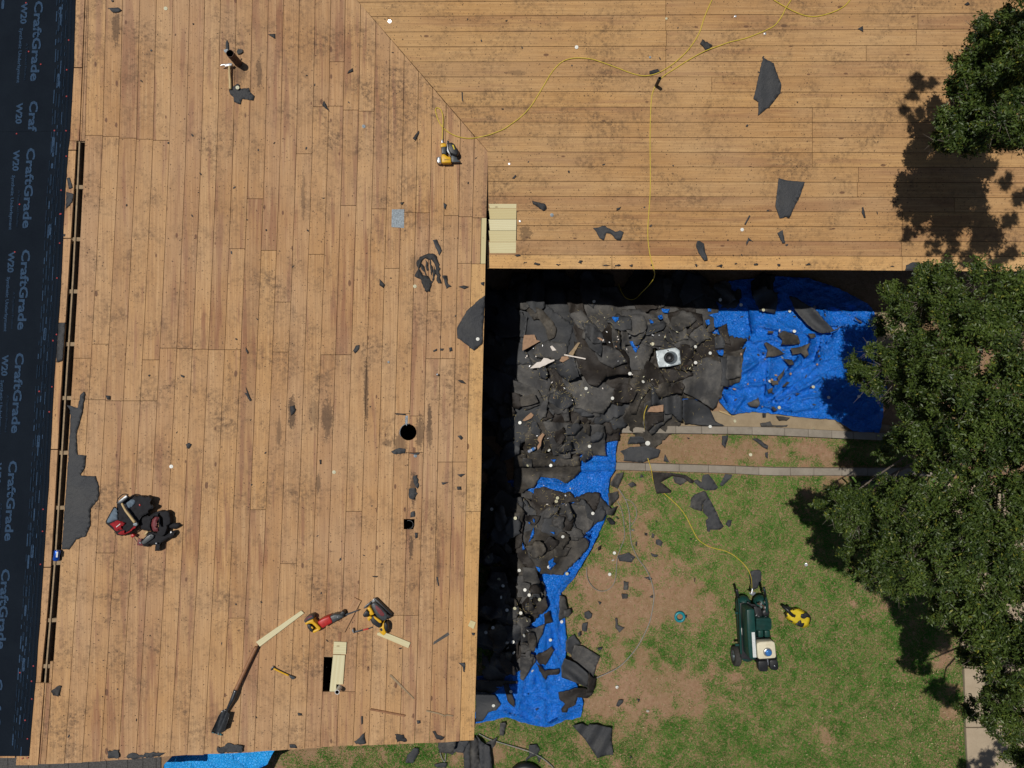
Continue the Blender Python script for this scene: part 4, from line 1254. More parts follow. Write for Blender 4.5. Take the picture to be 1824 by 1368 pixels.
scatter([(1236, 500), (1400, 494), (1400, 546), (1236, 548)], 7, 16, 30, [5, 1, 3, 1])
TR = [
 (zp(915, 820, 6.84, '0,0 810,0 815,130 730,215 640,280 560,240 490,215 400,215 320,200 290,260 240,330 160,350 100,400 0,400'), 'felt_dusty', dict(waves=.012, wl=50, wang=1.57, jagamp=.6, label='brown-black felt sheet draped over the lower kerb line left of the blue opening')),
 (zp(915, 680, 9.12, '0,1100 400,1150 700,1180 1070,1210 1080,1368 0,1400'), 'felt_dusty', dict(jagamp=.3)),
 # (points, material, kwargs)
 (zp(915, 680, 9.12, '470,650 760,660 1110,690 1470,700 1490,900 1480,1050 1500,1200 1250,1190 1020,1165 800,1190 640,1200 560,900'), 'felt_grey', dict(waves=.035, wang=.9, wl=70, jagamp=.4, label='broad light grey felt sheet with a fold lying left of the narrow blue tarp tongue')),
 (zp(915, 820, 6.84, '250,340 370,320 430,350 620,400 680,370 740,450 930,380 1040,390 1050,480 980,640 850,470 700,520 560,530 300,690 210,520'), 'felt_brown', dict(curl=.02, jagamp=1.0, label='dark brown ragged felt sheet just below the torn blue opening of the long tarp')),
 (zp(915, 820, 6.84, '120,880 240,830 500,870 880,950 920,990 900,1080 780,1210 640,1350 600,1400 320,1380 300,1330 200,1200 150,1050'), 'felt_dusty', dict(curl=.02, waves=.02, wl=60, jagamp=.6, label='large dull felt sheet narrowing downward along the blue tarp margin')),
 (zp(915, 820, 6.84, '240,720 380,600 500,530 780,540 900,560 990,700 960,800 830,950 650,870 460,860 260,850'), 'felt_grey', dict(waves=.05, wang=1.57, wl=42, jagamp=.3, label='smooth bulging grey felt sheet resting in the middle of the lower heap')),
 (zp(915, 820, 6.84, '850,470 930,560 980,640 1080,560 1120,640 1080,740 1000,760 900,700'), 'felt', dict(curl=.05, jagamp=.4, label='curled black flap beside a white washer at the right of the lower heap')),
 (zp(915, 820, 6.84, '690,900 820,910 780,985 700,980'), 'felt_grey', dict(jagamp=.3)),
 (zp(915, 820, 6.84, '480,1060 700,1060 640,1170 510,1200'), 'felt_dusty', dict(jagamp=.5, curl=.02)),
 (zp(1120, 590, 7.2, '290,690 500,715 690,870 705,950 700,1160 640,1150 560,1060 460,1065 390,930 280,960'), 'felt', dict(waves=.07, wang=0.0, wl=24, jagamp=.2, label='black felt sheet rolled into two upright tubes above the upper kerb')),
 (zp(1120, 590, 7.2, '700,880 820,860 950,930 1050,1010 1110,1150 1230,1215 980,1210 720,1180 690,1100'), 'felt', dict(waves=.06, wang=1.4, wl=45, jagamp=.3, label='black folded felt sheet lying along the upper kerb below the flashing plate')),
 (zp(1120, 590, 7.2, '800,420 1000,330 1200,400 1260,540 1200,750 1130,950 1080,1000 900,880 700,780 690,620 780,520'), 'felt_grey', dict(tilt=.12, waves=.02, wl=60, jagamp=.4, label='large light grey felt sheet at the right end of the heap touching the blue tarp')),
 (zp(1120, 590, 7.2, '390,470 660,460 830,540 700,620 500,660 420,600 330,540'), 'felt_brown', dict(curl=.04, jagamp=.6, label='dark felt flap directly below the flashing plate')),
 (zp(1120, 590, 7.2, '600,190 720,120 830,170 820,290 740,300 660,260'), 'felt_grey', dict(tilt=.2, jagamp=.3, label='light grey rounded felt piece touching the upper right corner of the flashing plate')),
 (zp(1120, 590, 7.2, '1170,330 1290,330 1290,560 1290,720 1180,700 1200,500'), 'felt', dict(curl=.03, jagamp=.3)),
 (zp(1120, 590, 7.2, '205,1060 300,1040 440,1040 445,1150 350,1180 240,1280 205,1200'), 'felt_brown', dict(curl=.05, lift=.07, jagamp=.3, label='dark brown felt flap hanging over the upper kerb by the hose')),
 (zp(1120, 590, 7.2, '0,500 250,490 300,560 300,700 160,880 90,1060 20,1060 0,800'), 'felt_dusty', dict(waves=.05, wang=.4, wl=40, jagamp=.4)),
 (zp(915, 540, 9.12, '880,180 1100,100 1200,230 1300,330 1400,420 1150,440 1050,400 950,260'), 'felt_grey', dict(jagamp=.5, tilt=.1)),
 (zp(915, 540, 9.12, '1140,420 1400,440 1390,540 1340,640 1230,600 1100,560'), 'felt_grey', dict(jagamp=.4, tilt=-.15, label='blue grey felt piece left of the narrow blue gap near the upper shadow edge')),
 (zp(915, 540, 9.12, '350,700 560,600 860,650 870,800 800,880 680,930 560,900 400,880 310,840'), 'felt_grey', dict(jagamp=.5, curl=.02)),
 (zp(915, 540, 9.12, '1590,300 1700,480 1740,560 1730,700 1824,850 1824,1050 1740,1060 1650,800 1600,620'), 'felt_grey', dict(jagamp=.3, tilt=.1)),
 (zp(915, 540, 9.12, '350,60 460,100 620,280 700,420 660,560 560,600 520,420 400,240'), 'felt_dusty', dict(jagamp=.3, tilt=.12)),
 (zp(915, 540, 9.12, '890,840 1130,1010 1100,1160 860,1170 830,1060'), 'felt_grey', dict(jagamp=.4)),
 (zp(915, 540, 9.12, '980,620 1300,750 1500,950 1550,1150 1350,1360 1200,1300 1050,1050 1000,800'), 'felt_brown', dict(jagamp=.4, waves=.04, wl=60, wang=.8)),
 (zp(1105, 540, 9.12, '250,430 700,280 760,330 700,420 450,520 330,500'), 'felt', dict(jagamp=.3, waves=.05, wang=1.2, wl=18)),
 (zp(1105, 540, 9.12, '760,160 1000,100 1330,180 1350,330 1200,420 1080,560 900,600 800,500 820,330'), 'felt_brown', dict(jagamp=.4, tilt=.1)),
 (zp(1105, 540, 9.12, '430,560 700,560 850,600 730,710 560,690 420,640'), 'felt_grey', dict(jagamp=.3)),
 (zp(1105, 540, 9.12, '1590,400 1730,330 1760,500 1800,690 1680,640'), 'felt_brown', dict(jagamp=.3, label='rust brown felt tip lying on the blue tarp edge at the right of the heap')),
 (zp(1105, 540, 9.12, '1530,560 1640,500 1700,640 1690,740 1540,740'), 'felt', dict(jagamp=.3, curl=.03)),
 (zp(915, 680, 9.12, '720,180 850,160 890,400 910,640 830,650 760,480'), 'felt_grey', dict(jagamp=.3)),
 (zp(915, 680, 9.12, '940,420 1100,430 1300,540 1280,575 1100,560'), 'felt', dict(waves=.04, wang=1.2, wl=14, jagamp=.2)),
 (zp(915, 680, 9.12, '370,530 560,450 650,560 480,650'), 'felt_brown', dict(jagamp=.3)),
 (zp(840, 1010, 7.6, '690,0 860,20 930,200 860,330 700,330'), 'felt_grey', dict(jagamp=.4, waves=.03)),
 (zp(840, 1010, 7.6, '680,490 760,400 900,440 1000,410 1035,540 960,640 820,640 690,590'), 'felt_brown', dict(curl=.07, jagamp=.3, label='curled dark felt sheet with a pointed flap left of the pleated tarp')),
 (zp(840, 1010, 7.6, '670,780 860,830 990,770 960,900 860,1100 780,1150 670,1180'), 'felt_grey', dict(jagamp=.4)),
 (zp(840, 1010, 7.6, '980,640 1050,600 1100,750 990,780'), 'felt_brown', dict(jagamp=.3)),
 (zp(840, 1010, 7.6, '670,1180 850,1190 870,1290 800,1368 670,1368'), 'felt_grey', dict(jagamp=.4)),
 (zp(840, 1010, 7.6, '1190,380 1260,400 1300,560 1260,680 1250,700 1180,740'), 'felt_grey', dict(jagamp=.4, label='grey felt strip along the right side of the pleated tarp')),
 (zp(840, 1010, 7.6, '1250,590 1340,560 1360,630 1300,690 1250,660'), 'felt_grey', dict(jagamp=.3)),
 (zp(840, 1010, 7.6, '860,1200 1010,1130 1080,1080 1120,1130 1040,1250 1000,1330 900,1300'), 'felt_brown', dict(jagamp=.6)),
 (zp(840, 1170, 6.91, '600,0 770,0 740,100 700,200 640,290 600,280'), 'felt_grey', dict(jagamp=.4)),
 (zp(840, 1170, 6.91, '50,280 360,290 560,300 560,330 400,340 280,440 180,470 60,430'), 'felt_dusty', dict(jagamp=.4)),
 (zp(840, 1170, 6.91, '50,420 180,440 290,480 360,590 300,660 200,680 140,790 50,800'), 'felt', dict(jagamp=.4, label='dark felt sheet at the lower end of the heap against the eave')),
 (zp(840, 1170, 6.91, '390,340 460,340 530,560 530,625 450,560'), 'felt_brown', dict(jagamp=.3)),
 (zp(840, 1170, 6.91, '780,60 900,170 1080,150 1080,210 930,230 920,290 880,250'), 'felt_brown', dict(jagamp=.5)),
 (zp(840, 1170, 6.91, '1070,440 1300,380 1400,390 1500,440 1430,510 1300,500 1280,590 1190,640 1180,690 1110,690 1100,640 1150,580 1080,520'), 'felt_brown', dict(jagamp=.5, label='dark brown ragged felt crossing the right end of the fanned blue tarp')),
 (zp(840, 1170, 6.91, '780,640 830,640 800,665'), 'felt', dict(jagamp=.2)),
 (zp(1000, 1120, 11.4, '130,200 260,120 400,325 300,330 250,400 230,560 150,480 80,460 90,270'), 'felt', dict(curl=.02, jagamp=.3, label='black felt point just above the rolled sheet by the grey cable')),
 (zp(1000, 1120, 11.4, '260,330 430,350 790,570 700,780 640,1020 520,880 440,820 290,680 200,570'), 'felt_grey', dict(tilt=.12, jagamp=.15, label='square grey felt sheet beside the rolled sheet on the lawn')),
 (zp(1000, 1120, 11.4, '60,600 170,640 300,700 440,820 530,900 560,1000 540,1200 380,1130 200,1060 0,990 0,760'), 'felt', dict(waves=.07, wang=-.9, wl=26, jagamp=.2, label='black rolled felt sheet near the lower right of the long tarp')),
 (zp(1000, 1120, 11.4, '550,900 640,1000 700,1000 690,1200 620,1300 520,1300 540,1100'), 'felt_brown', dict(curl=.06, jagamp=.3)),
]
for poly, m, kw in TR:
    kw = dict(kw); kw.setdefault('jstep', 4.0)
    felt(poly, m, group=None if 'label' in kw else 'torn felt sheets heaped on the long blue tarp', **kw)
for k in range(13):
    x, y = r5.choice([(960, 600), (1010, 650), (1060, 600), (1100, 640), (1140, 590), (1200, 600), (1240, 680), (1060, 700), (990, 720), (1110, 710), (960, 690), (1030, 560), (1180, 670), (985, 940), (1010, 980)])
    felt(blob(x + r5.uniform(-16, 16), y + r5.uniform(-12, 12), r5.uniform(20, 38), r5.uniform(12, 22), r5.uniform(0, 3.1), 7, .3, r5), r5.choice(['felt', 'felt_brown', 'felt_grey']), curl=r5.uniform(.08, .15), ang=r5.uniform(0, 6.2), jagamp=.4,
         group='torn felt sheets heaped on the long blue tarp', lift=.004)
scatter([(935, 555), (1285, 565), (1270, 730), (1100, 745), (935, 740)], 9, 12, 30, [3, 5, 3, 3], .003)
scatter([(930, 750), (1075, 760), (1070, 812), (930, 840)], 12, 8, 18, [3, 4, 3, 3], .003)
scatter([(935, 890), (1050, 890), (1030, 970), (975, 1030), (940, 1000)], 14, 7, 20, [3, 4, 3, 3], .003)
scatter([(862, 500), (925, 560), (925, 1200), (858, 1200)], 22, 9, 26, [3, 5, 3, 3], .003)
scatter([(930, 1030), (962, 1040), (958, 1190), (928, 1200)], 10, 6, 16, [3, 5, 3, 3], .003)

for x0, y0, sc, t in [(915, 540, 9.12, '1590,225 1715,225 1700,270 1650,310'), (1105, 540, 9.12, '665,90 805,90 780,160 690,150'), (1105, 540, 9.12, '470,265 500,265 550,320 490,320'), (1105, 540, 9.12, '610,210 680,180 690,250 640,260'),
                      (1105, 540, 9.12, '150,620 200,620 230,690 270,740 300,690 310,700 250,800 205,740'), (1105, 540, 9.12, '1420,90 1480,90 1480,140 1430,135'), (1105, 540, 9.12, '1380,280 1450,260 1460,340 1410,360'), (1105, 540, 9.12, '1560,770 1670,760 1670,850 1600,840'),
                      (1105, 540, 9.12, '1430,190 1600,150 1680,240 1650,370 1530,400 1520,240'), (915, 820, 6.84, '230,710 255,710 250,760'), (915, 820, 6.84, '180,750 210,760 185,785'), (915, 820, 6.84, '240,820 250,900 180,1010 195,960'), (915, 820, 6.84, '440,870 495,870 490,900'),
                      (915, 820, 6.84, '420,1230 490,1185 480,1240 520,1260 440,1340'), (915, 820, 6.84, '270,1290 325,1310 320,1368 290,1340'), (915, 820, 6.84, '105,1000 140,1080 110,1100'), (915, 820, 6.84, '880,880 950,860 940,960 890,950'), (915, 680, 9.12, '600,1260 690,1265 660,1310'),
                      (840, 1170, 6.91, '460,360 540,345 550,400 510,410'), (840, 1170, 6.91, '300,370 385,375 380,385 310,385')]:
    P = zp(x0, y0, sc, t)
    o, *_ = sheet('tarp_scrap', jag(P, .35, 2.5), GR, lambda x, y: hget(x, y) + .014 + .01 * vnoise(x, y, .2, 2), M['tarp'], 3.0)
    tag(o, uniq('blue torn tarp piece', sum(p[0] for p in P) / len(P), sum(p[1] for p in P) / len(P)), 'tarp scrap', 'blue tarp pieces showing in the felt heap')
r9 = random.Random(77)
for k in range(70):
    cx, cy = r9.choice([(1023, 699), (1145, 690), (1165, 605), (1130, 650), (1240, 640), (975, 780), (990, 890), (945, 1100), (1070, 570), (1100, 620), (960, 640)])
    x, y = r9.gauss(cx, 20), r9.gauss(cy, 16)
    if not (932 < x < 1285 and 556 < y < 1190): continue
    P = blob(x, y, r9.uniform(.8, 2.4), r9.uniform(.5, 1.2), r9.uniform(0, 3), 5, .4, r9); zc = float(hget(x, y)) + .016
    m = r9.choice(['whitesheet', 'card', 'silver', 'capdirty'])
    tag(mesh('paper_shred', *prism_vf(P, GR, zc - .006, zc), M[m]), uniq({'whitesheet': 'tiny white shred', 'card': 'tiny tan wood crumb', 'silver': 'tiny foil shred', 'capdirty': 'tiny yellowish shred'}[m], x, y), 'shred', 'pale shreds scattered over the felt heap')
# straw-like splinters and wood chips among the felt
def splinter_stuff():
    V, Fc = [], []
    for k in range(1000):
        if k < 650:
            cx, cy = random.choice([(1066, 572), (1010, 700), (945, 755), (1000, 690), (960, 790), (1240, 640), (1255, 600), (1145, 690), (990, 890), (940, 1090), (1205, 650), (1170, 600), (960, 640), (1035, 800)])
            x, y = random.gauss(cx, 22), random.gauss(cy, 15)
        else: x, y = random.uniform(932, 1280), random.uniform(556, 1190)
        if y > 760 and x > 1060 - max(0, y - 860) * .45: continue
        z = float(hget(x, y)) + .014; c = GR.at(x, y, z)
        a = random.uniform(0, 6.28); L = random.uniform(.005, .026); w = random.uniform(.0008, .0022)
        d = Vector((math.cos(a) * L, math.sin(a) * L, random.uniform(-.006, .006))); s = Vector((-math.sin(a) * w, math.cos(a) * w, 0))
        b = len(V); V += [c - d - s, c + d - s * .4, c + d + s * .4, c - d + s]; Fc.append([b, b + 1, b + 2, b + 3])
    o = mesh('wood_splinters', V, Fc, M['straw'])
    tag(o, 'straw coloured splinters scattered over the felt heap', 'splinters', None, 'stuff')
splinter_stuff()
for k, (p, m, lab, nm) in enumerate([
    (zp(915, 540, 9.12, '170,520 340,510 370,600 440,610 300,690 140,775 150,620'), 'card', 'reddish brown torn cardboard at the left of the heap beside the shadow edge', 'cardboard_scrap'),
    (zp(915, 540, 9.12, '260,1060 380,960 440,950 490,890 560,900 600,920 660,915 660,935 560,985 420,1050 400,1045 340,1055'), 'whitesheet', 'torn white pointed sheet lying on the heap', 'torn_sheet'),
    (zp(915, 540, 9.12, '590,705 625,685 695,765 630,775'), 'whitesheet', 'small white rectangle above the torn white sheet', 'torn_sheet'),
    (zp(915, 540, 9.12, '775,890 810,865 855,930 820,935'), 'whitesheet', 'small white scrap below the pinkish stick', 'torn_sheet'),
    (zp(915, 540, 9.12, '890,830 1040,640 1080,640 960,850'), 'frame', 'brown lath pointing into the heap above the pinkish stick', 'wood_lath'),
    (zp(915, 540, 9.12, '780,870 880,860 900,900 800,965 745,940'), 'card', 'tan chip of wood under the pinkish stick', 'wood_chip'),
    (zp(1120, 590, 7.2, '240,1030 280,970 445,940 440,1030 330,1040'), 'card', 'pinkish torn cardboard above the flap on the upper kerb', 'cardboard_scrap'),
    (zp(915, 680, 9.12, '400,900 470,830 500,860 450,960 440,1040 390,1110 380,1050 420,990 385,950'), 'card', 'orange splintered wood piece above the plastic bottle', 'wood_chip'),
    (zp(915, 680, 9.12, '140,630 280,500 325,540 290,590 180,640'), 'card', 'tan wedge of wood near the shadow edge above the bottle', 'wood_chip'),
    (zp(915, 680, 9.12, '100,250 330,190 400,330 260,380 120,400'), 'felt_dusty', 'earth-covered brown felt at the left shadow edge', 'felt_sheet'),
    (zp(915, 540, 9.12, '1355,560 1400,560 1465,600 1440,620'), 'card', 'small orange brown chip in the upper middle of the heap', 'wood_chip')]):
    z0 = float(max(hget([q[0] for q in p], [q[1] for q in p]))) + .008
    tag(prism(nm, jag(p, .25, 5), GR, z0, z0 + .006, M[m]), lab, {'cardboard_scrap': 'cardboard', 'torn_sheet': 'sheet', 'wood_lath': 'wood', 'wood_chip': 'wood', 'felt_sheet': 'roofing felt'}[nm])
def stick3(name, a, b, w, mat, label, cat, pl=GR, lift=.02, h=.012):
    A = pl.at(*a, lift + (float(hget(*a)) if pl is GR else 0)); B = pl.at(*b, lift + (float(hget(*b)) if pl is GR else 0))
    return tag(box_between(name, A, B, w, h, M[mat]), label, cat)
stick3('wood_stick', (915 + 820 / 9.12, 540 + 838 / 9.12), (915 + 1168 / 9.12, 540 + 905 / 9.12), .016, 'whitesheet', 'pinkish split stick lying across the heap near the torn white sheet', 'wood', lift=.03)
stick3('wood_stick', (1105 + 590 / 9.12, 540 + 845 / 9.12), (1105 + 785 / 9.12, 540 + 765 / 9.12), .014, 'rust', 'rusty brown strip resting on the corner of the flashing plate', 'wood', lift=.10)
stick3('wood_stick', (1281, 732), (1308, 742), .016, 'ash', 'pale brown stick at the lower left corner of the blue tarp', 'wood', lift=.03)
stick3('wood_stick', (1105 + 1040 / 9.12, 540 + 1025 / 9.12), (1105 + 1220 / 9.12, 540 + 990 / 9.12), .012, 'rust', 'rusty brown sliver right of the flashing plate', 'wood', lift=.03)
# curled black strip on the tarp, partly in shade
o = felt(zp(1280, 540, 6.08, '840,-60 1060,80 1130,170 1250,290 1330,255 1290,290 1200,320 1110,325 1040,290 960,230 890,150 830,80 760,-80'), 'felt', waves=.05, wang=-.8, wl=40, jagamp=.2, lift=.05, upd=False,
         label='long curled black felt strip lying across the sunny blue tarp', name='felt_strip')
for txt, m in (('700,300 860,350 880,440 760,450 680,450 690,390 640,340', 'felt_dusty'), ('490,430 520,420 600,470 670,510 720,550 640,570 570,575 510,590 530,510', 'felt_dusty'),
               ('780,490 850,480 1000,430 960,500 980,560 940,590 890,540 800,560', 'felt_dusty'), ('700,600 800,610 820,670 760,670', 'felt_dusty'), ('965,330 1050,330 1055,370 1000,380', 'felt_dusty'),
               ('310,1080 380,1050 430,1020 450,1090 420,1130 350,1125', 'felt_grey'), ('530,300 600,300 590,330 540,330', 'felt_dusty'), ('90,560 180,580 240,580 240,800 80,830', 'felt_grey'),
               ('560,840 640,840 650,880 590,885', 'felt_dusty'), ('530,940 590,910 580,970 540,980', 'felt_dusty'), ('690,900 740,850 770,860 720,910', 'felt_dusty'), ('830,975 890,975 850,1000', 'felt'),
               ('570,1120 600,1120 640,1160 600,1170', 'felt'), ('450,1300 560,1280 580,1320 750,1320 740,1340 580,1340 460,1335', 'felt_grey'), ('620,1215 780,1240 740,1270 660,1270', 'felt_grey'),
               ('480,1190 515,1190 510,1235 485,1235', 'felt'), ('1470,150 1560,210 1545,220 1480,170', 'felt_dusty'), ('640,800 690,740 720,700 700,790 650,850', 'felt_dusty')):
    P = zp(1280, 540, 6.08, txt)
    felt(P, m, jagamp=.4, lift=.012, upd=False, name='felt_scrap', curl=.01, step=5)
for k in range(60):
    x, y = random.uniform(1300, 1470), random.uniform(560, 730)
    if not inside(T1, np.array([x]), np.array([y]))[0]: continue
    P = blob(x, y, random.uniform(1.2, 4), random.uniform(.8, 2), random.uniform(0, 3), 6)
    zc = float(hget(x, y)) + .012
    o = mesh('felt_crumb', *prism_vf(P, GR, zc - .012, zc), M[random.choice(['felt_dusty', 'felt', 'card', 'felt_brown'])])
    tag(o, uniq('tiny dark crumb on the tarp', x, y), 'felt crumb', 'crumbs scattered on the sunny blue tarp')
    if k > 30: break

